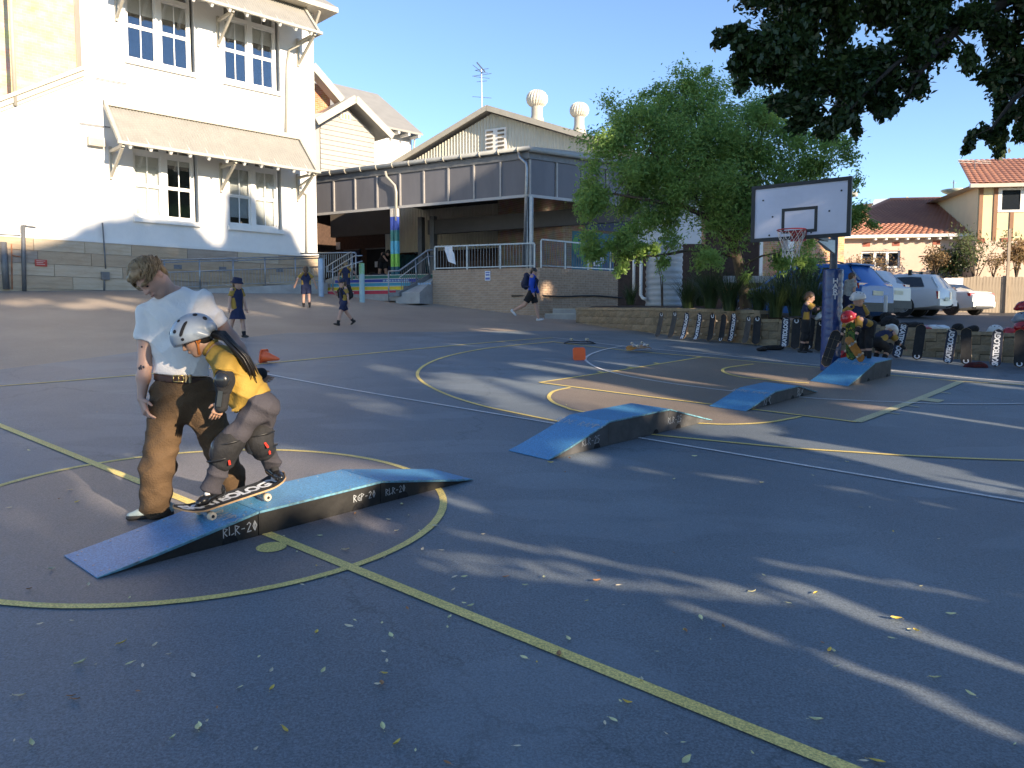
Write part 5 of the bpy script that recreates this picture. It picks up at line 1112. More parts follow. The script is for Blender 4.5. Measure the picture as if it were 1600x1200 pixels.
g1, g2, g3 = h(1417, 307, .9), h(1430, 316, .9), h(1383, 345, .9); q = MB(); q.add([(g3[0], .9, g3[1]), (g1[0], .9, g1[1]), (g2[0]+.3, .9, g2[1]), (g2[0]+.3, .9, g3[1]-4), (g3[0], .9, g3[1]-4)], [(0, 1, 2, 3, 4)]); q.build('gable_wall', m_cream, H3_, fix=False)
q = MB(); q.box(ea-3, eb, .6, 6, zb3-7, zb3); q.build('wall', m_cream, H3_)
for px, py in ((1378, 318), (1411, 326), (1480, 317)):
    x, z = h(px, py, 1.8); q = MB(); q.add([(x-.9, 1.3, z-.3), (x+.6, 1.3, z-.25), (x+1.0, 2.3, z+.45), (x-.4, 2.3, z+.4)], [(0, 1, 2, 3)]); q.add([(x-.9, 1.3, z-.5), (x+.6, 1.3, z-.45), (x+.6, 1.3, z-.25), (x-.9, 1.3, z-.3)], [(0, 1, 2, 3)]); q.build('skylight', mat('pale_glass', (.55, .58, .60), .15, .1, 2), H3_, fix=False)
def antenna(px, py0, py1, Y, label, n=4, sz=.6):
    a, b = At(px, py0, Y), At(px, py1, Y); t = T('roof_antenna', label, 'antenna', a); q = MB(); q.tube([(0, 0, -.6), (0, 0, b.z-a.z)], .025, 6)
    for k in range(n): q.bar((-sz, 0, b.z-a.z-.12*k), (sz, .15, b.z-a.z-.12*k-.04), .025, .025)
    q.build('mast', m_galvd, t)
antenna(1440, 330, 312, 55, 'short forked antenna on the brown tiled roof'); antenna(1523, 262, 250, 46, 'wire antenna by the upper storey roof edge', 2, 1.0)
a = At(1489, 312, 52); DS = T('satellite_dish', 'pale shallow satellite dish on a mast above the tiled roof', 'satellite dish', a); q = MB(); q.tube([(0, 0, -.5), (0, 0, 1.25)], .03, 6); q.bar((-.2, 0, 1.1), (.25, .1, 1.1), .02, .02); q.build('mast', m_galvd, DS)
q = MB(); q.lathe([(.03, .28), (.3, .34), (.6, .48), (.75, .62), (.73, .64), (.58, .51), (.28, .38), (.03, .33)], 18, (0, 0, .0), cap=False); q.build('dish', mat('pale_green_mesh', (.45, .5, .40), .5, .15, 6), DS, True)
# brick building and tank behind the garden tree
BB = T('orange_brick_building', 'sunlit orange brick building behind the garden tree', 'building', At(1040, 440, 33.0)-Vector((0, 0, .9)), R(20))
q = MB(); x0, x1 = BB.hit(985, 420)[0], BB.hit(1318, 420)[0]; zt_ = BB.hit(1200, 300)[1]; q.box(x0, x1, 0, 8, -1.5, zt_); q.build('wall', brickmat('sunlit_orange_brick', (.50, .25, .12), (.58, .32, .17), (.55, .46, .36)), BB)
q = MB(); q.box(x0, BB.hit(1095, 400, -.1)[0], -.12, -.01, 0, zt_-.2); q.build('white_wall_panel', m_white, BB)
for px in (1234, 1186): x = BB.hit(px, 400, -.2)[0]; q = MB(); q.box(x-.16, x+.16, -.25, -.005, -1, zt_); q.build('white_column', m_frame, BB)
q = MB(); q.box(x0-.3, x1+.3, -.4, 8.3, zt_+.004, zt_+.2); q.build('roof', m_iron, BB)
TK = T('water_tank', 'pale corrugated rain water tank at the corner of the garden', 'tank', At(1037, 470, 26.2)-Vector((0, 0, .0)), 0); tr_ = 28/FPX*26.2; th_ = (471-385)/FPX*26.2
q = MB(); prof = []
for k in range(41): prof.append((tr_+.014*math.sin(k*math.pi*.55)-(.03 if k % 13 == 0 else 0), -.2+(th_+.2)*k/40))
q.lathe(prof+[(tr_*.3, th_+.16), (.01, th_+.18)], 28, cap=False); q.build('tank_body', mat('pale_grey_tank', (.40, .43, .45), .5, .1, 3), TK, True)
q = MB(); q.lathe([(.22, th_+.14), (.22, th_+.24), (.01, th_+.25)], 14, cap=False); q.build('tank_lid', m_black, TK)
p0, p1 = At(1002, 376, 26.0), At(1001, 468, 26.0); DP = T('white_downpipe', 'white plastic downpipe beside the water tank', 'pipe', p1, 0); q = MB(); q.tube([(0, 0, p0.z-p1.z), (0, 0, .15), (.06, -.08, .04), (.16, -.1, .0)], .055, 8); q.tube([(-.22, .1, p0.z-p1.z), (-.22, .1, .0)], .05, 8); q.build('pipe', m_frame, DP, True)
# dark band between tank and brick wall, covered way wall
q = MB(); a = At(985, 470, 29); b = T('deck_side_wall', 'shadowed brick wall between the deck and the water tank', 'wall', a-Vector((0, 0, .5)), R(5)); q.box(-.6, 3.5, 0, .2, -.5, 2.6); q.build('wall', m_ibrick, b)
# ------------------------------------------------------------------ ride-on ramps
def paintmat(name, c, worn):
    return mat(name, c, .45, .2, 2.2, .15, 60, col2=worn, stretch=(1, 5, 1))
m_rblue = surf('ramp_blue_paint', (.105, .345, .60), (.080, .275, .51), (.50, .58, .62), rough=.42, scuff=1.0, scale=2.2, bump=.25); m_rside = mat('black_plywood', (.020, .019, .018), .6, .35, 5, .15, 30); m_rside2 = mat('grey_plywood', (.075, .075, .078), .7, .35, 4, .15, 30)
m_ink = mat('pale_stencil', (.42, .44, .46), .7, .2, 30); m_edge = mat('bare_ply_edge', (.16, .13, .10), .8, .3, 20)
def groundframe(A, B):
    A = Vector((A.x, A.y, Hg(A.x, A.y))); B = Vector((B.x, B.y, Hg(B.x, B.y))); x = (B-A).normalized()
    e = .3; n = Vector((-(Hg(A.x+e, A.y)-Hg(A.x-e, A.y))/(2*e), -(Hg(A.x, A.y+e)-Hg(A.x, A.y-e))/(2*e), 1)); y = n.cross(x).normalized(); z = x.cross(y)
    return A, (B-A).length, Matrix((x, y, z)).transposed().to_euler()
def ramp(label, pxA, pxB, W, prof, codes, word, sidem, cat='ramp'):
    """prof: list of (fraction of the length, height); one section between two entries"""
    A, L_, e = groundframe(G(*pxA), G(*pxB)); t = T('skate_ramp', label, cat, A+Vector((0, 0, .008)), rot=e, group='blue topped skate ramps set out in a line')
    for i, ((f0, h0), (f1, h1)) in enumerate(zip(prof[:-1], prof[1:])):
        x0, x1 = f0*L_+.003*(i > 0), f1*L_-.003; n = 6
        zt_ = lambda u: (h0+(h1-h0)*(u if h0 == h1 else (u**1.08 if h1 > h0 else 1-(1-u)**1.0)))
        m = MB()
        for y0, y1 in ((0, .018), (W-.018, W)):
            v = []
            for k in range(n+1): u = k/n; x = x0+(x1-x0)*u; v += [(x, y0, 0), (x, y0, max(.002, zt_(u)-.013)), (x, y1, max(.002, zt_(u)-.013)), (x, y1, 0)]
            m.add(v, [(k*4+a, k*4+(a+1) % 4, k*4+4+(a+1) % 4, k*4+4+a) for k in range(n) for a in range(4)]+[(0, 1, 2, 3), (n*4, n*4+1, n*4+2, n*4+3)])
        if h1 > .01: m.box(x1-.02, x1-.001, .018, W-.018, 0, max(.004, h1-.013))
        if h0 > .01: m.box(x0+.001, x0+.02, .018, W-.018, 0, max(.004, h0-.013))
        s = m.build('ramp_section', sidem, t)
        d = MB(); v = []
        for k in range(n+1): u = k/n; x = x0+(x1-x0)*u; z = zt_(u); v += [(x, -.014, max(.001, z-.012)), (x, -.014, z+.002), (x, W+.014, z+.002), (x, W+.014, max(.001, z-.012))]
        d.add(v, [(k*4+a, k*4+(a+1) % 4, k*4+4+(a+1) % 4, k*4+4+a) for k in range(n) for a in range(4)]+[(0, 1, 2, 3), (n*4, n*4+1, n*4+2, n*4+3)])
        d.build('ramp_deck', m_rblue, s)
        q = MB()
        for yy in (.03, W-.03):
            for k in range(6): u = (k+.5)/6; q.lathe([(.007, .0005), (.007, .003), (.001, .0035)], 6, (x0+(x1-x0)*u, yy, zt_(u)+.001))
        for k in range(4):
            for u in (.05, .95): q.lathe([(.007, .0005), (.007, .003), (.001, .0035)], 6, (x0+(x1-x0)*u, W*(k+.5)/4, zt_(u)+.001))
        tag(q.build('screw_heads', m_galv, s), kind='stuff')
        q = MB(); v = []
        for k in range(n+1): u = k/n; x = x0+(x1-x0)*u; z = zt_(u); v.append([(x, -.0155, max(.0015, z-.010)), (x, -.0155, z+.0035), (x, -.004, z+.0035)])
        q.grid(v); q.build('worn_edge', mat('worn_blue_edge', (.16, .42, .55), .6, .3, 25, col2=(.10, .16, .18)), s, fix=False)
        c, fx, hh = codes[i] if i < len(codes) else (None, 0, 0)
        if c:
            q = MB(); xc_ = x0+(x1-x0)*fx; strokes(q, c, hh, lambda a, b, l: (xc_+a, -l, (h0+(h1-h0)*fx)*.52+b), .16); q.build('stencil_code', m_ink, s, fix=False)
        for hx_ in ((.80 if h1 > h0 else .22 if h1 < h0 else .78),):
            xc_ = x0+(x1-x0)*hx_; q = MB(); q.add([(xc_+.055*math.cos(a), -.0025, .052*math.sin(a)) for a in np.linspace(0, math.pi, 10)], [tuple(range(10))]); q.build('hand_hole', m_dark, s, fix=False)
        if word and i == 0:
            q = MB(); uu = word[1]; zc_ = zt_(uu); sl = (zt_(uu+.05)-zt_(uu-.05))/(.1*(x1-x0)); xc_ = x0+(x1-x0)*uu
            strokes(q, word[0], word[2], lambda a, b, l: (xc_+b, W/2-a, zc_+sl*b+.004+l), .15); q.build('stencil_words', m_ink, s, fix=False)
    return t, L_
RA, LA = ramp('long low blue ramp under the girl on the skateboard', (150.5, 905.5), (738, 751), .47, [(0, .004), (.335, .165), (.672, .175), (1, .004)], [('RLR-20', .88, .062), ('RGP-20', .86, .052), ('RLR-20', .15, .050)], ('RIDE RAMPS', .84, .085), m_rside)
ramp('middle blue ramp with grey sides and bare edge strip', (856, 720), (1111.5, 657.5), .50, [(0, .004), (.31, .25), (.68, .25), (1, .004)], [('RLR-25', .70, .075), (None, 0, 0), ('RLR-25', .14, .075)], ('RIDE RAMPS', .84, .095), m_rside2)
ramp('small flat topped blue ramp in the middle of the key', (1164, 643.5), (1276, 613.5), .50, [(0, .004), (.36, .17), (.70, .17), (1, .004)], [('RLR', .78, .12), (None, 0, 0), ('RLR', .14, .12)], ('RIDE RAMPS', .86, .09), m_rside2)
ramp('tall blue kicker ramp under the hoop with children on it', (1324, 604), (1391, 588), .62, [(0, .004), (.58, .30), (1, .31)], [], ('RIDE RAMPS', .88, .095), m_rside2)
# ------------------------------------------------------------------ skateboards
m_grip = mat('black_grip', (.022, .023, .026), .9, .3, 12, .4, 200); m_gripw = mat('worn_grip', (.085, .082, .078), .9, .35, 7, .4, 200, col2=(.04, .04, .042)); m_grip2 = mat('navy_grip', (.020, .028, .052), .85, .2, 8, .3, 200)
m_ply = mat('maple_edge', (.42, .27, .14), .6, .2, 18); m_print = mat('white_board_print', (.62, .64, .68), .6, .12, 14); m_truck = mat('truck_alloy', (.42, .42, .43), .35, .15, 12, metal=.8); m_wheel = mat('cream_wheel', (.60, .50, .36), .5, .1, 15); m_amber = mat('amber_deck', (.42, .17, .03), .4, .3, 8, coat=.5)
def bz(x, L_): e = max(0, abs(x)-(L_/2-.17)); return .075*(e/.17)**1.6*.72
def outline(L_, W, n=9):
    r = W/2; P = []
    for s in (1, -1):
        for k in range(n+1): a = -math.pi/2+math.pi*k/n; P.append((s*((L_/2-r*.95)+r*.95*math.cos(a)), s*r*math.sin(a)))
    return P
def decksurf(mb, L_, W, z0, sc=1.0, nx=22, ny=4):
    rows = []
    for i in range(nx+1):
        x = (-.5+i/nx)*L_*sc*.9995; u = abs(x)/(L_*sc/2); ed = L_*sc/2-abs(x); r = W*sc/2; hw = r if ed > r*.95 else r*math.sqrt(max(.0004, 1-((r*.95-ed)/(r*.95))**2))
        rows.append([(x, -hw+2*hw*j/ny, bz(x, L_)+z0+.006*(abs(-1+2*j/ny)**2)) for j in range(ny+1)])
    mb.grid(rows); return rows
def make_board(name, label, grip, words=None, cmark=None, under=None, L_=.76, W=.195, group='skateboards leaning along the block wall', mirror=False):
    t = T(name, label, 'skateboard', (0, 0, 0), 0, group)
    d = MB(); a = decksurf(d, L_, W, 0); b = decksurf(d, L_, W, -.011); n = len(a); ny = 5; off = n*ny
    for i in range(n-1):
        for j in (0, ny-1): d.F.append((i*ny+j, (i+1)*ny+j, off+(i+1)*ny+j, off+i*ny+j)); d.I.append(0)
    for i in (0, n-1):
        for j in range(ny-1): d.F.append((i*ny+j, i*ny+j+1, off+i*ny+j+1, off+i*ny+j)); d.I.append(0)
    d.build('deck', under or m_ply, t, 'auto')
    g = MB(); decksurf(g, L_, W, .0012, .985); g.build('grip', grip, t, True, fix=False)
    hb = lambda v: (v[0], v[1], bz(v[0], L_)+.0045+v[2]*.3+.006*(2*v[1]/W)**2)
    if words:
        me = fontmesh(words, .135, .006, .0006, .86); xs_ = [v.co.x for v in me.vertices]; w_ = max(xs_)-min(xs_); k = min(L_*.93, .715)/w_
        for v in me.vertices: v.co = hb(((v.co.x-(max(xs_)+min(xs_))/2)*k, v.co.y*1.02, v.co.z))
        me.materials.append(m_print); inst('lettering', me, t)
    if cmark is not None:
        q = MB(); P = []
        for k in range(17): an = R(50)+R(270)*k/16; P.append((math.cos(an), math.sin(an)))
        q.grid([[hb((cmark+r*c, r*s_, .001)) for r in (.030, .052)] for c, s_ in P]); q.build('logo_mark', m_print, t, fix=False)
    for s in (-1, 1):
        x = s*(L_/2-.20); q = MB(); q.box(x-.04, x+.04, -.025, .025, -.022, -.0125); q.bar((x, -.055, -.045), (x, .055, -.045), .028, .026); q.bar((x-.01*s, 0, -.018), (x, 0, -.045), .04, .03); q.tube([(x, -.10, -.048), (x, .10, -.048)], .006, 6)
        tr = q.build('truck', m_truck, t)
        for y in (-1, 1):
            q = MB(); q.lathe([(.012, -.018), (.024, -.018), (.028, -.012), (.028, .012), (.024, .018), (.012, .018)], 14, (x, y*.084, -.052), (0, 1, 0)); wo = q.build('wheel', m_wheel, t, 'auto')
            q = MB(); q.lathe([(.011, -.0185), (.011, .0185)], 10, (x, y*.084, -.052), (0, 1, 0)); q.build('bearing', m_black, wo)
    return t
def setm(o, loc, M3): o.location = loc; o.rotation_euler = M3.to_euler()
protos = {'c': make_board('skateboard', 'x', m_grip, cmark=.30), 'w': make_board('skateboard', 'x', m_gripw, cmark=.30), 'k': make_board('skateboard', 'x', m_grip2, words='SKATEOLOGY'), 'b': make_board('skateboard', 'x', m_grip, cmark=-.30)}
bds = [((1028.7, 528), (1037.5, 490), 'w', 'worn grey skateboard at the far left end of the leaning row, logo at its top'), ((1048.7, 530), (1059, 489), 'w', 'worn grey skateboard tilted right, second along the wall'), ((1067.5, 532.5), (1077.5, 491), 'k', 'navy lettered skateboard tilting right, beside the two worn grey boards'), ((1088.7, 533.7), (1094.5, 491), 'k', 'navy lettered skateboard, second lettered board along the wall'),
 ((1110, 535), (1112, 491), 'c', 'upright black skateboard directly right of two lettered boards, logo on top'), ((1127.5, 536), (1130, 492.5), 'b', 'black skateboard with logo near its foot, left of a lettered board'), ((1142.5, 536.5), (1146, 491), 'k', 'navy lettered skateboard whose letters read downwards beside the wall step'), ((1165, 539), (1172, 496), 'w', 'worn skateboard at the step in the wall, leaning right'), ((1181, 540.5), (1184, 496), 'c', 'black skateboard above the dark pile of pads'),
 ((1225.5, 545), (1228.7, 497.5), 'k', 'lettered navy skateboard just left of the child by the garden'), ((1242, 547.5), (1245, 498.7), 'c', 'black skateboard touching the left side of the child by the garden'), ((1262, 549), (1268, 499), 'b', 'dark skateboard behind the legs of the child by the garden'), ((1279, 551), (1284, 503), 'c', 'dark skateboard half hidden by the blue pole pad'),
 ((1400, 562), (1412.5, 509), 'k', 'lettered navy skateboard leaning hard right beside the tall ramp'), ((1431.7, 564.5), (1440, 510), 'b', 'plain black skateboard under the long black bag'), ((1480, 570), (1489, 516.7), 'k', 'lettered navy skateboard below the cream helmets'), ((1509, 572), (1509.7, 515), 'b', 'upright black skateboard between two lettered boards at the right'), ((1554, 575.5), (1560, 517.5), 'k', 'lettered navy skateboard under the white helmet'), ((1592, 577), (1595, 515), 'b', 'black skateboard at the right edge beside the red bag')]
used = set()
def outn(p):
    dd = (Q1-Qa).normalized() if p.x < Q1.x-.2 else dW
    return Vector((dd.y, -dd.x, 0)).normalized()
for i, (b, tp, k, lb) in enumerate(bds):
    p = G(*b); n = outn(p); lat = Vector((-n.y, n.x, 0)); lat = lat if lat.x > 0 else -lat
    d = .16; hgt = .70; Lb = .76
    tq = At(tp[0], tp[1], p.y-n.y*.1); dx = (tq-p).dot(lat)
    ax = (Vector((0, 0, 1))*math.sqrt(max(.1, Lb**2-d**2-dx**2))-n*d+lat*dx).normalized()
    if i in (6, 13): axx = -ax
    else: axx = ax
    zx = (n-axx*n.dot(axx)).normalized(); yx = zx.cross(axx); M3 = Matrix((axx, yx, zx)).transposed()
    sc = max(.85, min(1.0, (tq-p).length/.74))
    src = protos[k].o; o = src if k not in used else copytree(src); used.add(k); o['label'] = lb; o['group'] = 'skateboards leaning along the block wall'
    o.scale = (sc,)*3; setm(o, p+ax*(Lb*sc/2)+n*.03+Vector((0, 0, .02)), M3)
# the ridden board
BD = make_board('skateboard', 'lettered black skateboard rolling up the near ramp under the girl', m_grip, words='SKATEOLOGY', L_=.80, W=.205, group='x'); del BD.o['group']
xm_ = .36*LA; cy_ = .235; RAM = RA.M.to_3x3(); slope = math.atan2(.161, .335*LA)
bx = RAM @ Vector((math.cos(R(6.1)), 0, math.sin(R(6.1)))); by = RAM @ Vector((0, 1, 0)); bzv = bx.cross(by)
BC = RA.M @ Vector((.985, cy_, 0)); BC = BC+bzv*.2275
BMAT = Matrix((bx, by, bzv)).transposed(); setm(BD.o, BC, BMAT)
BD.M = Matrix.Translation(BC) @ BMAT.to_4x4()
# loose boards on the court
b = make_board('skateboard', 'black skateboard lying upside down with its wheels up near the block wall', m_grip, under=m_grip, group='x'); del b.o['group']
p = G(905, 537); xv = Vector((.98, .10, .0)).normalized(); setm(b.o, p+Vector((0, 0, .05)), Matrix((xv, Vector((0, 0, -1)).cross(xv), Vector((0, 0, -1)))).transposed())
b = make_board('skateboard', 'amber bottomed skateboard lying on its edge near the base line', m_grip, under=m_amber, group='x', L_=.70); del b.o['group']
p = G(1000, 551); xv = Vector((.80, .60, .03)).normalized(); zv = Vector((.50, .62, -.55)); zv = (zv-xv*zv.dot(xv)).normalized(); setm(b.o, p+Vector((.0, .1, .125)), Matrix((xv, zv.cross(xv), zv)).transposed())
# ------------------------------------------------------------------ basketball hoop
pb_ = G(1297, 580); HP = T('basketball_hoop', 'basketball hoop with white backboard, black frame and blue padded pole', 'hoop', pb_, R(-37.4))
zt_ = (At(1303, 375, pb_.y).z-pb_.z)
m_pole = mat('dark_steel_pole', (.12, .12, .12), .5, .25, 6, metal=.5)
q = MB(); q.tube([(0, 0, -.1), (0, 0, zt_+.6)], .068, 16); q.build('pole', m_pole, HP, True)
zp = At(1300, 421, pb_.y).z-pb_.z; rp = 14.8/FPX*pb_.y
q = MB(); n = 28; rows = []
for j in range(50):
    z = .02+(zp-.04)*j/49; rows.append([((rp+.006*math.sin(z*55+5*math.sin(3*a))*math.sin(2.3*a+z*9))*math.cos(a), (rp+.006*math.sin(z*55+5*math.sin(3*a))*math.sin(2.3*a+z*9))*math.sin(a), z) for a in np.linspace(0, 2*math.pi, n+1)])
q.grid(rows); q.lathe([(rp, zp-.02), (rp*.96, zp), (.07, zp+.002)], n, cap=False); pad = q.build('pole_padding', mat('royal_blue_vinyl', (.010, .042, .17), .38, .15, 4, .2, 25, coat=.3), HP, True, fix=False)
ang0 = math.atan2(-pb_.y, -pb_.x)-HP.o.rotation_euler.z+R(14)
for k, ch in enumerate('HART'):
    me = fontmesh(ch, .125, .004, .001)
    for v in me.vertices:
        a = ang0+v.co.x/rp; v.co = ((rp+.008+v.co.z)*math.cos(a), (rp+.008+v.co.z)*math.sin(a), zp-.22-.095*k+v.co.y)
    me.materials.append(m_print); inst('lettering', me, pad)
c0_, c1_ = HP.l(At(1175, 332, 13.75)), HP.l(At(1329.5, 325, 12.72)); yb = (c0_.y+c1_.y)/2; x0, x1 = c0_.x, c1_.x
zT_ = (HP.l(At(1176, 289, 13.75)).z+HP.l(At(1331, 278, 12.72)).z)/2; zB_ = (HP.l(At(1174, 376, 13.75)).z+HP.l(At(1328, 372, 12.72)).z)/2
m_bb = mat('white_backboard', (.62, .62, .72), .35, .06, 2.5); m_bk_ = mat('black_paint', (.014, .014, .016), .5, .2, 8)
q = MB(); q.box(x0+.03, x1-.03, yb, yb+.022, zB_+.03, zT_-.03); BBd = q.build('backboard', m_bb, HP)
q = MB(); f = .06; q.box(x0, x0+f, yb-.02, yb+.04, zB_, zT_); q.box(x1-f, x1, yb-.02, yb+.04, zB_, zT_); q.box(x0+f, x1-f, yb-.02, yb+.04, zB_, zB_+f); q.box(x0+f, x1-f, yb-.02, yb+.04, zT_-f, zT_); q.build('frame', m_bk_, BBd)
xm = (x0+x1)/2; q = MB(); iw, z2_ = .295, zB_+.11; a = .05
q.box(xm-iw, xm-iw+a, yb-.004, yb-.001, z2_, z2_+.42); q.box(xm+iw-a, xm+iw, yb-.004, yb-.001, z2_, z2_+.42); q.box(xm-iw+a, xm+iw-a, yb-.004, yb-.001, z2_, z2_+a); q.box(xm-iw+a, xm+iw-a, yb-.004, yb-.001, z2_+.42-a, z2_+.42); q.build('target_square', m_bk_, BBd)
q = MB()
for dx, dz in ((-.62, .62), (-.45, .33), (.48, .35), (.66, .66), (-.5, .02), (.2, .02)): q.lathe([(.016, 0), (.012, .012), (.001, .014)], 8, (xm+dx, yb-.001, zB_+.08+dz), (0, -1, 0))
q.build('bolt', m_bk_, BBd)
zr_ = zB_+.12; rc = Vector((xm, yb-.15-.225, zr_)); m_rim_ = mat('red_rim_paint', (.38, .03, .03), .4, .2, 8)
q = MB(); q.tube([rc+Vector((.225*math.cos(a), .225*math.sin(a), 0)) for a in np.linspace(0, 2*math.pi, 33)], .011, 6); q.bar(rc+Vector((-.1, .2, -.01)), (xm-.1, yb, zr_-.03), .04, .02); q.bar(rc+Vector((.1, .2, -.01)), (xm+.1, yb, zr_-.03), .04, .02); q.bar(rc+Vector((0, .21, -.02)), (xm, yb, zr_-.12), .05, .02); q.box(xm-.13, xm+.13, yb-.02, yb-.003, zr_-.15, zr_+.02); RIM = q.build('rim', m_rim_, HP, 'auto')
q = MB(); N = 12
rad = [.222, .205, .17, .145, .13, .14]
lv = lambda k, j: rc+Vector((rad[j]*math.cos(2*math.pi*(k+.5*(j % 2))/N), rad[j]*math.sin(2*math.pi*(k+.5*(j % 2))/N), -.012-.085*j))
for k in range(N):
    for j in range(5):
        q.tube([lv(k, j), lv(k, j+1)], .0045, 4, False); q.tube([lv(k, j), lv(k-1 if j % 2 == 0 else k+1, j+1)], .0045, 4, False)
q.build('net', mat('white_net', (.55, .52, .50), .8, .15, 20), RIM, fix=False)
q = MB(); q.bar((0, 0, zt_+.25), (xm*.6, yb+.04, zT_-.25), .08, .08); q.bar((0, 0, zt_-.05), (xm, yb+.03, zB_+.15), .07, .07)
v = [(0.02, -.07, zt_-.28), (.02, -.07, zt_+.0), (-.1, -.75, zB_+.06), (-.08, -.55, zt_-.07)]; q.build('support_arm', m_pole, HP)
q = MB(); pa = HP.l(At(1301, 375, pb_.y-.15)); pb2 = HP.l(At(1275, 376, pb_.y-.5)); pc_ = HP.l(At(1301, 396, pb_.y-.15)); pd_ = HP.l(At(1288, 389, pb_.y-.3))
pl = [pa, pb2, pd_, pc_]; off = Vector((.03, .05, 0)); q.add(pl+[p+off for p in pl], [(0, 1, 2, 3), (7, 6, 5, 4), (0, 4, 5, 1), (1, 5, 6, 2), (2, 6, 7, 3), (3, 7, 4, 0)]); q.build('gusset_plate', m_galv, HP)
# ------------------------------------------------------------------ cones
m_cone = mat('orange_red_cone', (.98, .15, .04), .45, .08, 5)
def cone(px, py, ax, label, h=.32, r=.105):
    p = G(px, py); t = T('traffic_cone', label, 'cone', p, 0, 'orange cones knocked over on the court'); a = Vector(ax).normalized()
    u = a.orthogonal(); u = (Vector((0, 0, 1))-a*a.z).normalized(); v = a.cross(u); th = math.atan2(.125-.018, h)
    c = Vector((0, 0, .115*abs(u.z)+.01)); q = MB()
    q.lathe([(r, .012), (r*.93, .03), (.022, h-.01), (.016, h), (.006, h-.004)], 20, c, a, cap=False); q.build('cone_body', m_cone, t, 'auto')
    s = .125; q = MB(); P = [c+u*(s*x)+v*(s*y) for x, y in ((-1, -.75), (-.75, -1), (.75, -1), (1, -.75), (1, .75), (.75, 1), (-.75, 1), (-1, .75))]
    q.add([p_-a*.008 for p_ in P]+[p_+a*.014 for p_ in P], [tuple(range(8))[::-1], tuple(range(8, 16))]+[(k, (k+1) % 8, 8+(k+1) % 8, 8+k) for k in range(8)]); q.build('cone_base', m_cone, t)
cone(412, 567, (.93, -.25, -.16), 'orange cone on its side pointing right, behind the girl')
cone(905, 563, (-.25, .95, -.16), 'orange cone on its side showing its square base, near the far arc')
# ------------------------------------------------------------------ helmets, pads and bags
m_wh = mat('white_helmet_shell', (.62, .62, .60), .3, .05, 4, coat=.3); m_rh = mat('red_helmet_shell', (.40, .012, .016), .28, .1, 4, coat=.4); m_gh = mat('silver_helmet_shell', (.25, .29, .335), .35, .1, 4, coat=.3); m_fab = mat('black_fabric', (.014, .014, .016), .85, .35, 9, .4, 30); m_navy = mat('navy_cloth', (.016, .022, .055), .85, .25, 8, .3, 40)
def helmet_into(t, c, m3, s, shell, holes=7, name='helmet_shell', worldv=False, strap=True):
    """skate helmet: domed shell cut along a brow line, vent holes"""
    c = Vector(c); P = lambda x, y, z: c+m3@Vector((x, y, z))*s
    b = SB(); cell = .012 if s < .3 and not worldv else .007
    cl = [(P(0, 0, -.02), -(m3@Vector((0, .12, 1))))]
    b.add([ell(P(0, .0, .0), np.array((.50, .60, .52))*s, m3, .01), cap(P(-.42, .1, -.08), P(-.40, .25, -.26), .10*s, .08*s, .05*s, clip=()), cap(P(.42, .1, -.08), P(.40, .25, -.26), .10*s, .08*s, .05*s), cap(P(-.32, .46, -.12), P(.32, .46, -.12), .13*s, k=.06*s)], cell, clips=[(P(0, 0, -.30), -(m3@Vector((0, 0, 1)))), (P(0, -.62, -.04), -(m3@Vector((0, .30, 1))))])
    o = b.build(name, shell, t, worldv)
    q = MB(); 
    for k in range(holes):
        a = 2*math.pi*k/holes; d = Vector((math.cos(a)*.62, math.sin(a)*.62-.1, .72)) if k else Vector((0, -.1, 1)); d.normalize(); r_ = 1/math.sqrt((d.x/.50)**2+(d.y/.60)**2+(d.z/.52)**2); ctr = P(*(d*r_)); nrm = (m3@Vector((d.x/.25, d.y/.36, d.z/.27))).normalized()
        q.lathe([(.045*s, .001), (.045*s, .006*s*4), (.001, .007*s*4)], 8, ctr-nrm*.004, nrm)
    if holes:
        if worldv: q.V = [tuple(t.inv @ Vector(v)) for v in q.V]
        tag(q.build('vent_hole', m_dark, o), kind='stuff')
    return o
def helmet(px, py, Y, s, shell, label, up=(0, 0, 1), fwd=(.3, -1, 0)):
    c = At(px, py, Y); t = T('helmet', label, 'helmet', c, 0, 'helmets left on the block wall'); helmet_into(t, (0, 0, 0), frame3(fwd, up), s, shell); return t
yw = lambda px: (Q1.lerp(Q2, (px-1187)/413.0)).y+.12
helmet(1461, 512.5, yw(1461), .23, m_wh, 'cream helmet upside down on the wall, left one of a pair', (0, .1, -1)); helmet(1473, 513, yw(1473), .24, m_wh, 'cream helmet upside down on the wall, right one of a pair', (0, .1, -1))
helmet(1555, 517.5, yw(1555), .26, m_wh, 'white helmet upright on the wall at the right'); helmet(1284.5, 495.5, yw(1284), .24, m_wh, 'white helmet behind the left edge of the blue pole pad')
helmet(1449, 513, yw(1449), .22, m_rh, 'dark red helmet on the wall left of the cream pair', (0, .3, -.9)); helmet(1576, 521, yw(1576), .25, m_rh, 'red helmet lying flat on the wall beside the white one', (.2, -.2, .9))
helmet(1597, 498, yw(1597)+.25, .28, m_gh, 'silver helmet on the red bag at the right edge'); helmet(1598, 480, yw(1598)+.3, .24, m_rh, 'bright red helmet stacked on top at the right edge')
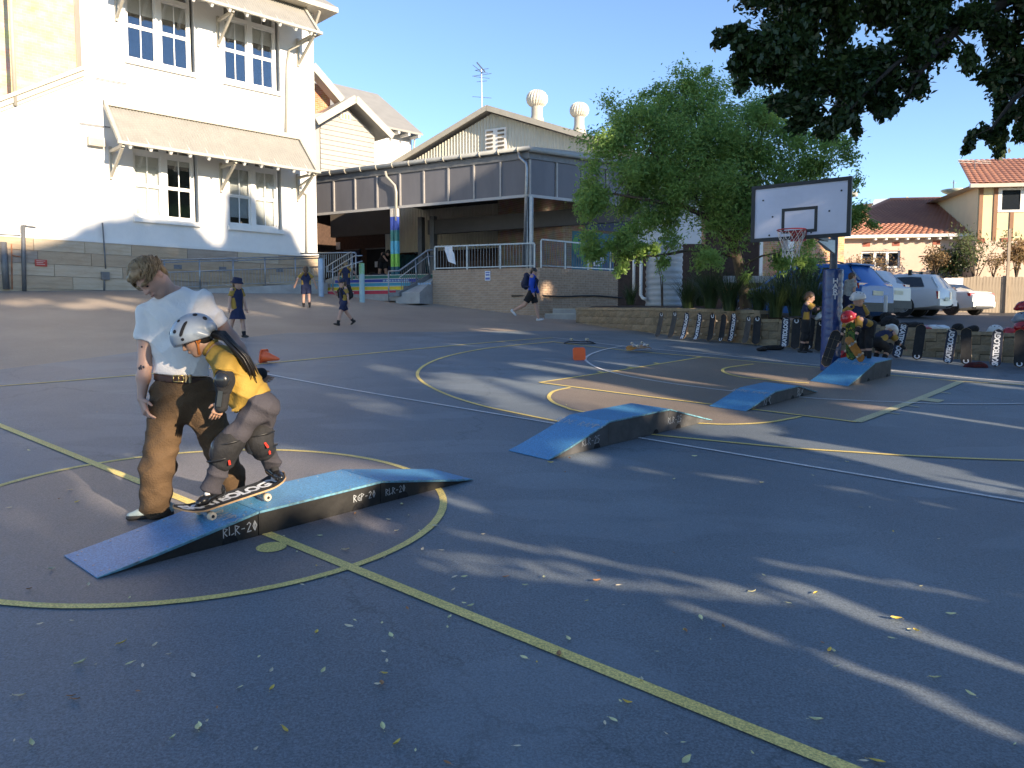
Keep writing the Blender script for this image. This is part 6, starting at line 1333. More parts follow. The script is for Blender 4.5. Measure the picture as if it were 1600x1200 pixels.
def lump(name, label, cat, px, py, Y, r, m, seed=0, group='pads and bags on the block wall', n=3):
    c = At(px, py, Y); t = T(name, label, cat, c, 0, group); rg = random.Random(seed); b = SB(); pr = [ell((0, 0, 0), r, None, .03)]
    for k in range(n): pr.append(ell((rg.uniform(-.7, .7)*r[0], rg.uniform(-.6, .2)*r[1], rg.uniform(-.3, .7)*r[2]), [x*rg.uniform(.35, .6) for x in r], Matrix.Rotation(rg.uniform(-.7, .7), 3, 'Y'), .04))
    b.add(pr, .016, noise=wrinkle(.010, 34, seed)); b.build(name+'_body', m, t)
    q = MB(); q.tube([(-r[0]*.6, -r[1]*.8, 0), (-r[0]*.2, -r[1]*1.05, r[2]*.7), (r[0]*.3, -r[1]*.9, r[2]*.8), (r[0]*.6, -r[1]*.5, .0)], .008, 5); q.build('strap', m_black, t, True); return t
lump('bag', 'long black bag lying on the wall right of the tall ramp', 'bag', 1424, 509.5, yw(1424)+.05, (.26, .14, .085), m_fab, 1)
lump('bag', 'black bag hanging over the wall behind the white helmeted child', 'bag', 1390, 505, yw(1390)+.1, (.20, .14, .16), m_fab, 2); lump('bag', 'flat black folder like bag propped beside the white post', 'bag', 1384, 496, yw(1384)+.35, (.14, .06, .12), m_fab, 3)
for px, py, r, lb in ((1497, 512, (.115, .09, .095), 'black knee pads heaped left on the wall'), (1521, 514.5, (.115, .09, .085), 'black knee pads heaped right on the wall'), (1535, 522, (.10, .08, .045), 'flat black wrist guards beside the white helmet'), (1407, 512, (.09, .09, .06), 'small black pads at the end of the long bag')):
    lump('pads', lb, 'pads', px, py, yw(px)-.02, r, m_fab, int(px))
lump('bag', 'red bag with silver helmet on top at the right edge', 'bag', 1597, 512, yw(1597)+.1, (.16, .14, .12), m_rh, 5)
for px, py, r, lb, m_ in ((1207, 543.5, (.26, .14, .055), 'dark pile of pads on the ground under the wall', m_fab), (1190, 546, (.11, .09, .035), 'small black shoe bag with red trim on the ground', m_fab), (1318, 556, (.10, .1, .10), 'red pad at the foot of the hoop pole', m_rh), (1525, 571, (.22, .1, .06), 'dark red and black pads under the leaning boards', mat('dark_red_cloth', (.08, .01, .012), .85, .3, 8))):
    p = G(px, py+3); lump('pads', lb, 'pads', px, py, p.y, r, m_, int(px)+3, 'pads left on the ground', 4)
# ------------------------------------------------------------------ fallen leaves
lm = []
for nm, c in (('yellow', (.90, .58, .10)), ('pale', (.80, .72, .36)), ('brown', (.42, .20, .08)), ('white', (.80, .66, .44))):
    mm = mat('fallen_leaf_'+nm, c, .6, .3, 30)
    for v in range(3):
        q = MB(); rows = []
        for i in range(7):
            u = i/6; x = (u-.5); w_ = .21*math.sin(math.pi*min(1, u*1.02))**.8*(1-.25*u)+.004; lift = (.10, .24, .16)[v]*abs(x)**1.5*2+.01; cup = (.35, .55, .2)[v]
            rows.append([(x, -w_, lift+w_*cup+.01), (x, -w_*.5, lift+w_*cup*.35), (x, 0, lift-.01+.012), (x, w_*.5, lift+w_*cup*.35), (x, w_, lift+w_*cup+(.01, .04, .1)[v])])
        q.grid(rows); q.tube([(.5, 0, .05), (.68, .03, .06)], .012, 4); lm.append((nm, q.mesh('fallen_leaf', mm, True, False)))
rg = random.Random(21)
spots = [(611, 998, 1, .055), (310, 1143, 1, .07), (620, 1166, 0, .05), (50, 1167, 1, .05), (597, 1074, 2, .055), (125, 1040, 1, .06), (203, 1041, 1, .045), (190, 1009, 0, .05), (302, 1060, 3, .045), (425, 1081, 0, .045), (505, 1053, 1, .045), (30, 1092, 3, .05), (445, 1145, 0, .05), (598, 1142, 1, .05), (495, 993, 0, .05), (545, 983, 3, .045), (702, 969, 1, .045), (735, 951, 1, .05),
 (873, 1027, 2, .06), (819, 1032, 1, .05), (888, 1002, 1, .055), (980, 1103, 0, .055), (958, 1130, 1, .05), (1072, 1194, 1, .06), (1095, 969, 1, .055), (1130, 983, 2, .05), (1175, 928, 1, .045), (1274, 930, 0, .045), (1296, 1021, 0, .05), (1303, 1022, 1, .045), (1275, 1130, 1, .055), (1370, 1195, 0, .06), (1400, 971, 0, .06), (1432, 990, 0, .05), (1461, 1063, 1, .05), (1516, 1090, 1, .05), (1486, 964, 1, .05), (1232, 946, 1, .04), (932, 911, 2, .05), (424, 1053, 3, .04), (80, 893, 3, .05), (138, 918, 3, .045), (45, 706, 1, .04), (120, 787, 0, .05), (15, 796, 3, .045), (110, 768, 3, .045), (380, 783, 1, .045), (355, 725, 0, .05), (600, 875, 3, .04), (540, 862, 3, .05), (620, 832, 3, .04), (607, 815, 3, .04), (660, 862, 3, .05), (500, 840, 1, .045), (470, 825, 1, .04), (555, 805, 2, .04), (628, 791, 1, .05), (680, 825, 3, .045), (755, 838, 3, .04), (690, 863, 3, .04), (710, 905, 3, .045), (725, 905, 1, .04), (850, 905, 1, .045), (790, 905, 2, .04), (1085, 715, 1, .05), (860, 725, 0, .055), (890, 718, 2, .05), (1190, 757, 1, .05)]
PXL = [(px, py, k, s) for px, py, k, s in spots]
while len(PXL) < 155:
    px = rg.uniform(0, 1600); py = 560+640*rg.random()**.85
    if py < 600 and px < 900: continue
    PXL.append((px, py, rg.choice((0, 1, 1, 3, 3, 3, 2)), rg.uniform(.020, .040)))
lbl = {'yellow': 'small dry yellow leaf fallen on the painted court', 'pale': 'small curled pale green leaf fallen on the painted court', 'brown': 'small dry brown leaf fallen on the painted court', 'white': 'tiny whitish dry leaf fallen on the painted court'}
SHADOWBOX = []
def on_ramp(p):
    a = RA.inv @ p; return -.05 < a.x < LA+.05 and -.05 < a.y < .55
for px, py, k, s in PXL:
    p = G(px, py)
    if on_ramp(p): continue
    nm, me = lm[k*3+rg.randrange(3)]
    o = inst('fallen_leaf', me, None, p+Vector((0, 0, .013)), (rg.uniform(-.15, .15)+.06, rg.uniform(-.15, .15), rg.uniform(0, 6.28)), (s, s, s)); tag(o, lbl[nm], 'leaf', 'fallen leaves scattered over the court, '+nm+' ones')
# ------------------------------------------------------------------ people
m_skin = mat('skin_fair', (.50, .30, .22), .5, .06, 6, trans=.08); m_skin2 = mat('skin_tan', (.40, .23, .15), .5, .06, 6, trans=.08)
m_eye = mat('eye_dark', (.03, .02, .018), .2, .1, 5); m_lip = mat('lip', (.34, .13, .11), .5, .1, 9)
m_blond = mat('dark_blond_hair', (.17, .11, .055), .55, .4, 30, col2=(.34, .235, .12)); m_brown = mat('brown_hair', (.10, .055, .028), .55, .35, 30); m_blackh = mat('black_hair', (.014, .011, .010), .4, .35, 30)
m_gold = mat('gold_polo', (.345, .215, .035), .8, .08, 9, .25, 60); m_navyc = mat('navy_uniform', (.014, .020, .060), .85, .18, 9, .25, 60); m_sock = mat('black_sock', (.016, .016, .018), .9, .2, 20); m_shoe = mat('black_shoe', (.016, .015, .015), .4, .2, 10); m_whitec = mat('white_cotton', (.80, .745, .69), .85, .04, 8, .2, 70)
m_trou = mat('brown_corduroy', (.115, .068, .032), .9, .16, 5, .5, 90, col2=(.080, .046, .021)); m_grey = mat('charcoal_trousers', (.050, .046, .056), .9, .12, 6, .3, 80); m_fshirt = mat('royal_blue_top', (.010, .06, .42), .8, .15, 7, .25, 50); m_bshort = mat('black_shorts', (.012, .012, .014), .85, .2, 7, .25, 50); m_wshoe = mat('white_trainer', (.60, .60, .60), .6, .1, 12)
def _raw(s, mb, mi=0):
    V = np.array(mb.V, float); F = np.array([f if len(f) == 4 else (*f, f[2]) for f in mb.F if len(f) in (3, 4)], int); s.V.append(V); s.F.append(F+s.n); s.I += [mi]*len(F); s.n += len(V); return s
SB.raw = _raw
def swing(a, ab, side): return Vector((side*math.sin(ab), -math.sin(a)*math.cos(ab), -math.cos(a)*math.cos(ab)))
def shoe_prims(an, fwd, up, L, k=.015, low=True):
    an = Vector(an); f = Vector(fwd).normalized(); u = Vector(up).normalized(); h = an-u*L*.30
    heel = h-f*L*.22+u*L*.08; toe = h+f*L*.62+u*L*.045
    p = [cap(heel, toe, L*.16, L*.115, k), cap(heel+u*L*.12, h+f*L*.25+u*L*.10, L*.15, L*.13, k*1.5), ell(h+f*L*.42+u*L*.05, (L*.17,)*3, None, k)]
    if not low: p.append(cap(h+u*L*.1-f*L*.08, an+u*L*.15-f*L*.05, L*.16, L*.15, k))
    clip = [(h-u*L*.075, -u)]
    return p, clip
def kid(label, px, py, h, rz, legs, arms, lean=0, hy=0, hp=10, hair=m_brown, hat=None, bottoms='shorts', backpack=None, skin=m_skin, shirt=m_navyc, sleeve=m_gold, side=True, sockm=m_sock, shoem=m_shoe, zoff=0, Y=None, cell=.013, cat='person', helmet_m=None, ponytail=False, pads=False, adult=False, longs=None, at=None, hem=None, group=None):
    base = at if at is not None else G(px, py)
    t = T('person', label, cat, base, R(rz), group)
    hh = h*(.135 if adult else .165); sw = h*(.122 if adult else .112); hw = h*.052; leg = h*(.25 if adult else .235)
    la = R(lean); up = Vector((0, -math.sin(la), math.cos(la))); fw = Vector((0, -math.cos(la), -math.sin(la)))
    J = {}; pel = Vector((0, 0, 0))
    for s, nm, (sg, kb, ab) in ((1, 'L', legs[0]), (-1, 'R', legs[1])):
        hip = pel+Vector((s*hw, 0, 0)); kn = hip+swing(R(sg), R(ab), s)*leg; an = kn+swing(R(sg-kb), R(ab*.4), s)*leg*.93
        J['hip'+nm], J['kn'+nm], J['an'+nm] = hip, kn, an; J['ft'+nm] = R(sg-kb)
    low = min(J['anL'].z-max(0, math.sin(-J['ftL']))*h*.04, J['anR'].z-max(0, math.sin(-J['ftR']))*h*.04)-h*.042
    dz = Vector((0, 0, -low+zoff))
    for k in J:
        if isinstance(J[k], Vector): J[k] = J[k]+dz
    pel = pel+dz; ch = pel+up*h*.20; nk = pel+up*h*(.315 if adult else .30)
    for s, nm, (sg, ab, el) in ((1, 'L', arms[0]), (-1, 'R', arms[1])):
        sh = pel+up*h*(.30 if adult else .285)+Vector((s*sw*.86, 0, 0)); e = sh+swing(R(sg), R(ab), s)*h*.155; wv = swing(R(sg+el), R(ab*.5-(15 if el > 60 else 0)), s); J['sh'+nm], J['el'+nm], J['wr'+nm], J['hd'+nm] = sh, e, e+wv*h*.135, wv
    hc = nk+up*hh*.55+fw*hh*.12
    hf = Matrix.Rotation(R(hy), 3, 'Z') @ Vector((0, -math.cos(R(hp)), -math.sin(R(hp)))); hm = frame3(hf, up if lean < 50 else (0, -.2, 1))
    hp_, P = head_prims(hc, hm, hh, nk-up*h*.02, h*.030)
    b = SB(); pr = list(hp_); r = h
    pr += [cap(pel+up*h*.04, ch, r*.062, r*.070, .03), cap(J['shL'], J['shR'], r*.040, k=.03)]
    for n in 'LR':
        pr += [cap(J['hip'+n], J['kn'+n], r*.052, r*.036, .02), cap(J['kn'+n], J['kn'+n].lerp(J['an'+n], .4), r*.034, r*.035, .01), cap(J['kn'+n].lerp(J['an'+n], .4), J['an'+n], r*.034, r*.021, .01), cap(J['sh'+n], J['el'+n], r*.029, r*.023, .02), cap(J['el'+n], J['wr'+n], r*.024, r*.017, .01), cap(J['wr'+n], J['wr'+n]+J['hd'+n]*h*.045, r*.017, r*.020, .008)]
    b.add(pr, cell)
    q = MB()
    for n in 'LR':
        w0 = J['wr'+n]+J['hd'+n]*h*.05; d = J['hd'+n]; sx = d.cross(Vector((0, 0, 1)) if abs(d.z) < .9 else Vector((0, 1, 0))).normalized(); tw = d.cross(sx)
        for k, (o, L_) in enumerate(((-.017, .046), (-.006, .053), (.005, .049), (.015, .038), (-.020, .03))):
            a = w0+sx*o*h*(1 if k < 4 else 1.15)-d*(h*.03 if k == 4 else 0); m1 = a+d*L_*h*.55-(sx*h*.012 if k == 4 else Vector()); q.tube([a, m1, m1+(d+tw*.5).normalized()*L_*h*.45], [h*.0062, h*.0058, h*.0045], 6)
    b.raw(q); b.build('body', skin, t)
    face_bits(P, hm, hh, t, m_eye, m_lip, hair)
    # shirt with contrasting sleeves and flanks
    fl = (fw, .72)
    sp = [cap(pel+up*h*.015, ch, r*.098, r*.104, .02, flat=fl), cap(ch+Vector((sw*.45, 0, 0)), ch-Vector((sw*.45, 0, 0)), r*.075, k=.03, flat=fl), cap(J['shL']-Vector((h*.01, 0, 0)), J['shR']+Vector((h*.01, 0, 0)), r*.046, k=.04)]
    hemz = (pel-up*h*.035 if hem is None else pel+up*h*hem)
    SB().add(sp, cell, clips=[(hemz, -up), (nk+up*h*.012, up)], noise=wrinkle(.004, 38, int(px))).build('shirt', shirt, t)
    for n, s in (('L', 1), ('R', -1)):
        d = (J['el'+n]-J['sh'+n]).normalized(); lon = longs is not None
        sl_ = [cap(J['sh'+n]-Vector((s*h*.025, 0, 0)), J['sh'+n]+d*h*(.10 if not lon else .155), r*.050, r*.046, .02)]+([cap(J['el'+n], J['wr'+n], r*.04, r*.03, .02)] if lon else [])
        SB().add(sl_, cell, clips=() if lon else [(J['sh'+n]+d*h*.105, d)], noise=wrinkle(.003, 40, int(px)+s)).build('sleeve', sleeve if not lon else shirt, t)
        if side:
            SB().add([cap(pel+Vector((s*h*.055, 0, 0))+up*h*.0, ch+Vector((s*h*.066, 0, 0))-up*h*.03, r*.053, r*.046, .01, flat=(fw, 1.02))], cell, clips=[(hemz, -up)]).build('side_panel', m_gold, t)
    bm_ = {'shorts': m_navyc, 'black': m_bshort, 'skirt': m_navyc}.get(bottoms, m_navyc)
    if bottoms == 'skirt':
        q = MB(); rows = []
        for j in range(5):
            u = j/4; rows.append([pel+Vector((math.cos(a)*h*(.085+.055*u)*(1+.05*u*math.sin(9*a)), math.sin(a)*h*(.070+.05*u)*(1+.05*u*math.sin(9*a))+(J['knL'].y+J['knR'].y-2*pel.y)*.2*u, h*(.01-.20*u))) for a in np.linspace(0, 2*math.pi, 41)])
        q.grid(rows); q.build('skirt', bm_, t, True, fix=False)
    else:
        pr = [cap(pel+up*h*.05, pel, r*.090, r*.092, .02, flat=(fw, .8))]; cl = []
        for n in 'LR':
            d = (J['kn'+n]-J['hip'+n]).normalized(); f_ = .74 if bottoms != 'long' else 1.0
            pr.append(cap(J['hip'+n], J['hip'+n]+d*leg*f_, r*.068, r*.062, .02, clip=[(J['hip'+n]+d*leg*(f_+.02), d)] if bottoms != 'long' else ()))
            if bottoms == 'long': pr.append(cap(J['kn'+n], J['an'+n], r*.055, r*.042, .02))
        SB().add(pr, cell, noise=wrinkle(.004, 36, int(py))).build('trousers' if bottoms == 'long' else 'shorts', bm_, t)
    for n in 'LR':
        a, k_ = J['an'+n], J['kn'+n]; d = (k_-a).normalized(); ht = .45 if pads else .25
        if sockm: SB().add([cap(a-d*h*.01, a+d*leg*ht, r*.027, r*.036 if not pads else r*.04, .01, clip=[(a+d*leg*ht, d)])], cell).build('sock', sockm, t)
        an_ = max(-.9, min(.9, -J['ft'+n])); ff = Vector((0, -math.cos(an_), -math.sin(an_)*.8)); uu = Vector((0, -math.sin(an_)*.8, math.cos(an_)))
        sp_, cl_ = shoe_prims(a, ff, uu, h*.135); SB().add(sp_, cell*.75, clips=cl_).build('shoe', shoem, t)
        if pads:
            SB().add([cap(k_-d*h*.05, k_+d*h*.05, r*.05, k=.01), ell(k_+Vector((0, -h*.03, 0)), (h*.04, h*.035, h*.055), None, .01)], cell).build('knee_pad', m_fab, t); e = J['el'+n]; SB().add([ell(e, (h*.038, h*.04, h*.05), None, .01)], cell).build('elbow_pad', m_fab, t)
            SB().add([cap(J['wr'+n]-J['hd'+n]*h*.05, J['wr'+n]+J['hd'+n]*h*.03, r*.026, k=.01)], cell).build('wrist_guard', m_fab, t)
    # hair, hat or helmet
    if helmet_m: helmet_into(t, P(0, .02, .16), hm, hh*1.02, helmet_m)
    else:
        hp2 = [ell(P(0, .09, .13), np.array((.385, .45, .43))*hh, hm, .02), ell(P(0, .26, -.12), np.array((.33, .25, .36))*hh, hm, .03)]
        SB().add(hp2, cell*.8, clips=[(P(0, -.30, .16), (hm@Vector((0, -1, -.55))))], noise=wrinkle(.006, 70, 3)).build('hair', hair, t)
    if ponytail:
        q = MB()
        for k in range(8): o = Vector((random.uniform(-.02, .02), random.uniform(-.01, .02), 0)); q.tube([P(0, .45, .1)+o, P(0, .62, -.1)+o, P(.05, .6, -.5)+o*1.5, P(.08, .55, -.9)+o], [.018, .022, .018, .006], 6)
        q.build('ponytail', hair, t, True)
    if hat == 'bucket':
        q = MB(); q.lathe([(.62*hh, .02*hh), (.60*hh, .04*hh), (.47*hh, .17*hh), (.44*hh, .42*hh), (.36*hh, .52*hh), (.01, .54*hh)], 20, P(0, .05, .10), hm@Vector((0, -.10, 1)), cap=False); q.lathe([(.47*hh, .155*hh), (.60*hh, .015*hh), (.66*hh, -.04*hh), (.64*hh, -.05*hh)], 20, P(0, .05, .10), hm@Vector((0, -.10, 1)), cap=False); q.build('bucket_hat', m_navy, t, True, fix=False)
    if hat == 'cap':
        q = MB(); q.lathe([(.44*hh, .0), (.43*hh, .2*hh), (.32*hh, .38*hh), (.01, .44*hh)], 18, P(0, .05, .14), hm@Vector((0, 0, 1)), cap=False)
        rows = [[P(.40*math.sin(a)*(1-.0*j), -.33*math.cos(a)-(.0 if j == 0 else .42*math.cos(a)**.7), .15-.06*j) for a in np.linspace(-1.2, 1.2, 9)] for j in (0, 1)]; q.grid(rows); q.grid([[p+hm@Vector((0, 0, -.03*hh)) for p in r_] for r_ in rows]); q.build('sun_cap', m_navy, t, True, fix=False)
    if backpack is not None:
        c = ch-fw*h*.125+up*h*.02; m3 = frame3(fw, up)
        SB().add([ell(c-up*h*.03, (h*.10, h*.07, h*.14), m3, .02), ell(c-fw*h*.05-up*h*.07, (h*.075, h*.04, h*.07), m3, .02), cap(c+up*h*.1, c+up*h*.1, h*.05, k=.04)], cell, noise=wrinkle(.003, 40, 5)).build('backpack', backpack, t)
        q = MB()
        for s in (-1, 1): q.tube([c+up*h*.10+Vector((s*h*.05, 0, 0)), ch+up*h*.115+Vector((s*h*.06, 0, 0))+fw*h*.02, ch+fw*h*.085+Vector((s*h*.068, 0, 0))+up*h*.04, pel+up*h*.1+fw*h*.06+Vector((s*h*.08, 0, 0)), c-up*h*.1+Vector((s*h*.08, 0, 0))], h*.010, 6, flat=2)
        q.build('backpack_strap', backpack, t, True)
        q = MB(); p_ = c-fw*h*.09-up*h*.02; q.bar(p_-Vector((h*.04, 0, 0)), p_+Vector((h*.04, 0, 0)), h*.012, h*.02); q.build('backpack_badge', m_print, t)
    return t, J, P
UN = 'pupils in gold and navy uniform'
kid('child in navy bucket hat and skirt walking right at the edge of the blue court', 372, 527, 1.36, 62, ((12, 6, 2), (-14, 10, 2)), ((6, 10, 10), (-8, 12, 8)), hy=12, hp=4, hat='bucket', bottoms='skirt', group=UN)
kid('child with plaits running away towards the ramp, arms held out', 479, 480, 1.32, -160, ((10, 6, 2), (-6, 12, 2)), ((10, 38, 14), (-5, 34, 10)), hp=0, ponytail=True, sockm=m_sock, group=UN)
kid('blond child running up to the painted steps, seen from behind', 541, 465, 1.34, 172, ((14, 10, 2), (-16, 20, 2)), ((5, 34, 20), (10, 50, 20)), hp=0, hair=m_blond, group=UN)
kid('child in cap with black backpack striding left below the painted steps', 537, 508, 1.33, -52, ((24, 8, 2), (-26, 14, 2)), ((-16, 10, 12), (30, 6, 96)), hy=-8, hp=6, hat='cap', backpack=m_fab, group=UN)
kid('man in royal blue top and black shorts walking right with a navy backpack', 831, 501, 1.74, 78, ((16, 4, 1), (-30, 32, 1)), ((6, 6, 16), (-4, 8, 20)), lean=4, hp=28, hair=m_blackh, bottoms='black', backpack=m_navy, shirt=m_fshirt, sleeve=m_fshirt, side=False, sockm=None, shoem=m_wshoe, adult=True, longs=True)
a = CO.M @ Vector((CO.hit(598, 430, 3.0)[0], 3.0, 0))
kid('person in black top bending over sports bags on the deck', 0, 0, 1.78, 32, ((10, 14, 4), (-4, 4, 4)), ((62, 4, 4), (58, 6, 4)), lean=62, hp=58, hair=m_blackh, bottoms='black', shirt=mat('black_top', (.016, .016, .018), .85, .2, 8), sleeve=m_fab, side=False, adult=True, shoem=m_shoe, at=a)
a = CO.M @ Vector((CO.hit(609, 430, 6.3)[0], 6.3, 0))
kid('standing person in dark jacket in the shade of the covered area', 0, 0, 1.72, 8, ((2, 2, 3), (-2, 2, 3)), ((4, 8, 20), (2, 8, 14)), hair=m_blackh, bottoms='long', shirt=mat('dark_jacket', (.022, .020, .022), .85, .2, 8), sleeve=m_fab, side=False, adult=True, longs=True, skin=m_skin2, at=a)
for i, (px, w_, lb) in enumerate(((582, .5, 'dark sports bag left of the bending person'), (594, .62, 'navy school bag with gold crest under the bending person'))):
    c = CO.M @ Vector((CO.hit(px, 430, 2.3)[0], 2.3, .17)); b = T('sports_bag', lb, 'bag', c, .1, 'sports bags on the deck'); SB().add([cap((-w_*.32, 0, 0), (w_*.32, 0, 0), .17, k=.02)], .02, noise=wrinkle(.01, 20, i)).build('bag_body', m_navy if i else m_fab, b); q = MB(); q.tube([(-.12, -.16, .02), (-.1, -.1, .22), (.1, -.1, .22), (.12, -.16, .02)], .014, 6); q.build('handle', m_black, b, True)
    if i: q = MB(); q.lathe([(.05, 0), (.045, .01), (.001, .012)], 10, (.02, -.17, .01), (0, -1, .1)); q.build('crest', m_gold, b)
c = CO.M @ Vector((CO.hit(611, 432, 2.2)[0], 2.2, .14)); b = T('ball', 'pale sports ball beside the bags on the deck', 'ball', c); q = MB(); q.lathe([(.14*math.sin(x), -.14*math.cos(x)) for x in np.linspace(.02, 3.12, 12)], 16); q.build('ball_skin', m_whitec, b, True)
# children at the hoop
kid('child without helmet standing by the garden adjusting a wrist guard', 1258, 551, 1.34, 66, ((3, 3, 3), (-5, 5, 3)), ((62, 6, 40), (50, 4, 58)), lean=4, hp=22, hair=m_brown, bottoms='black', pads=True, ponytail=False, group=UN)
pR = G(1340, 575)
kid('child in silver helmet standing with hand on hip behind the tall ramp', 1338, 565, 1.42, 4, ((2, 2, 5), (-2, 2, 5)), ((4, 24, 8), (-16, 46, 62)), hy=48, hp=6, helmet_m=m_wh, bottoms='black', pads=True, at=G(1336, 570), skin=m_skin, group=UN)
a = At(1354, 566, G(1354, 590).y+.32)
kid('child in red helmet stooping on the tall ramp and lifting a camouflage board', 1354, 566, 1.34, -62, ((16, 18, 5), (-2, 10, 5)), ((24, 8, 10), (14, 10, 14)), lean=76, hp=44, helmet_m=m_rh, bottoms='black', pads=True, shoem=mat('pink_brown_shoe', (.22, .13, .11), .6, .15, 9), at=a, group=UN)
kid('child in white vented helmet crouching behind the tall ramp', 1383, 572, 1.34, 120, ((70, 96, 6), (62, 100, 6)), ((40, 12, 20), (30, 10, 30)), lean=66, hp=66, helmet_m=m_wh, bottoms='black', pads=True, at=G(1366, 571), group=UN)
p = At(1323, 492, 17.6); 
kid('adult in white shirt walking behind the blue padded pole', 0, 0, 1.44, 100, ((6, 4, 2), (-6, 8, 2)), ((10, 6, 14), (-4, 8, 14)), lean=10, hp=10, hair=m_brown, bottoms='long', shirt=mat('pale_shirt', (.36, .37, .36), .85, .25, 25), sleeve=mat('pale_shirt', (.4, .4, .4)), side=False, adult=True, at=Vector((At(1323, 492, 19.2).x, 19.2, Hc(8, 19.2))))
# boards the children hold
def held(name, label, px0, py0, px1, py1, Y, grip, L_, nrm, under=None, words=None):
    b = make_board('skateboard', label, grip, under=under, L_=L_, group='skateboards held by children at the hoop'); p0, p1 = At(px0, py0, Y), At(px1, py1, Y); ax = (p1-p0).normalized(); z = Vector(nrm); z = (z-ax*z.dot(ax)).normalized(); setm(b.o, (p0+p1)/2, Matrix((ax, z.cross(ax), z)).transposed()); k = (p1-p0).length/L_; b.o.scale = (k, k, k); return b
Yh = G(1297, 600).y-.15
b = held('b', 'large dark skateboard with tape lines leaning on the blue pole pad', 1288, 573, 1308, 516, Yh+.35, m_grip, .80, (-.25, -1, .12))
q = MB()
for x in (-.2, .0, .2): q.box(x-.003, x+.003, -.095, .095, .0085, .0095)
q.box(-.36, .36, -.003, .003, .0085, .0094); q.build('grip_tape_seam', mat('seam_tan', (.16, .13, .09), .8, .2, 9), b)
m_camo = mat('green_camo', (.06, .14, .02), .6, .3, 9, col2=(.34, .30, .02)); 
_camo = _M['green_camo'].node_tree.nodes
for n_ in _camo:
    if n_.type == 'VALTORGB': n_.color_ramp.interpolation = 'CONSTANT'; n_.color_ramp.elements[0].position = .0; n_.color_ramp.elements[1].position = .52; e_ = n_.color_ramp.elements.new(.44); e_.color = (.012, .018, .010, 1)
held('b', 'green and yellow camouflage skateboard standing on its end', 1330, 563, 1328, 503, Yh+.55, m_camo, .80, (0, -1, .05), under=m_camo)
held('b', 'amber skateboard with its truck showing, held by the stooping child', 1349, 565, 1324, 527, Yh+.25, m_grip, .74, (.15, 1, -.2), under=m_amber)
# ------------------------------------------------------------------ instructor
YI = 5.42
W = lambda px, py, dy=0.0: At(px, py, YI+dy)
base = G(225, 816); IT = T('person', 'tall blond man in white T-shirt and baggy brown trousers looking down at the girl', 'person', Vector((base.x, base.y, base.z)), 0)
hd, nk = W(236, 435, -.11), W(272, 468, .0)
hm = frame3((-.16, -.66, -.73), (-.42, 0, 1)); HH = .245
hp_, P = head_prims(hd, hm, HH, nk, .058)
shR, shL = W(229, 492, -.01), W(318, 474, .02); elR, wrR = W(226, 572, -.05), W(221, 622, -.10); elL, wrL = W(362, 528, .10), W(392, 572, .10)
hipR, hipL = W(266, 612, .0), W(310, 610, .03); knR, anR = W(248, 702, -.10), W(243, 794, -.04); knL, anL = W(345, 692, .12), W(366, 768, .36)
b = SB(); b.add(hp_, .0055)
b.add([cap(nk, W(282, 585), .10, .13, .05, flat=((0, 1, 0), .75)), cap(shR, shL, .065, k=.06), cap(hipR, W(248, 705, -.06), .075, .055, .03), cap(hipL, knL, .075, .055, .03), cap(W(248, 705, -.06), anR, .05, .04, .02), cap(knL, anL, .05, .04, .02)], .02)
for sh, el, wr, tip, th, nr in ((shR, elR, wrR, W(231, 655, -.15), (1, -.6, 0), (.65, .6, .2)), (shL, elL, wrL, W(402, 592, .08), (0, -1, .3), (-.3, .8, -.4))):
    f = (wr-el); b.add([cap(sh, el, .055, .045, .03), cap(el, el.lerp(wr, .35), .044, .046, .02), cap(el.lerp(wr, .35), wr, .045, .028, .02)]+hand_prims(wr+(tip-wr).normalized()*.01, tip-wr, nr, th, .188, .62), .0048)
BODY = b.build('body', m_skin, IT, True); face_bits(P, hm, HH, IT, m_eye, m_lip, m_blond)
# ink on the forearm
q = MB(); rg = random.Random(4); c = elR.lerp(wrR, .10)
for k in range(9):
    o = Vector((rg.uniform(-.016, .018), -.0475+abs(rg.uniform(-.006, .004)), rg.uniform(-.028, .028))); s = rg.uniform(.005, .011); q.lathe([(s, 0), (s*.7, .002), (.001, .0025)], 7, c+o, (rg.uniform(-.2, .3), -1, 0))
q.lathe([(.007, 0), (.001, .002)], 7, shR.lerp(elR, .62)+Vector((.0, -.052, .0)), (0, -1, 0)); q.build('tattoo', mat('tattoo_ink', (.045, .04, .05), .7, .3, 40), IT, world=True)
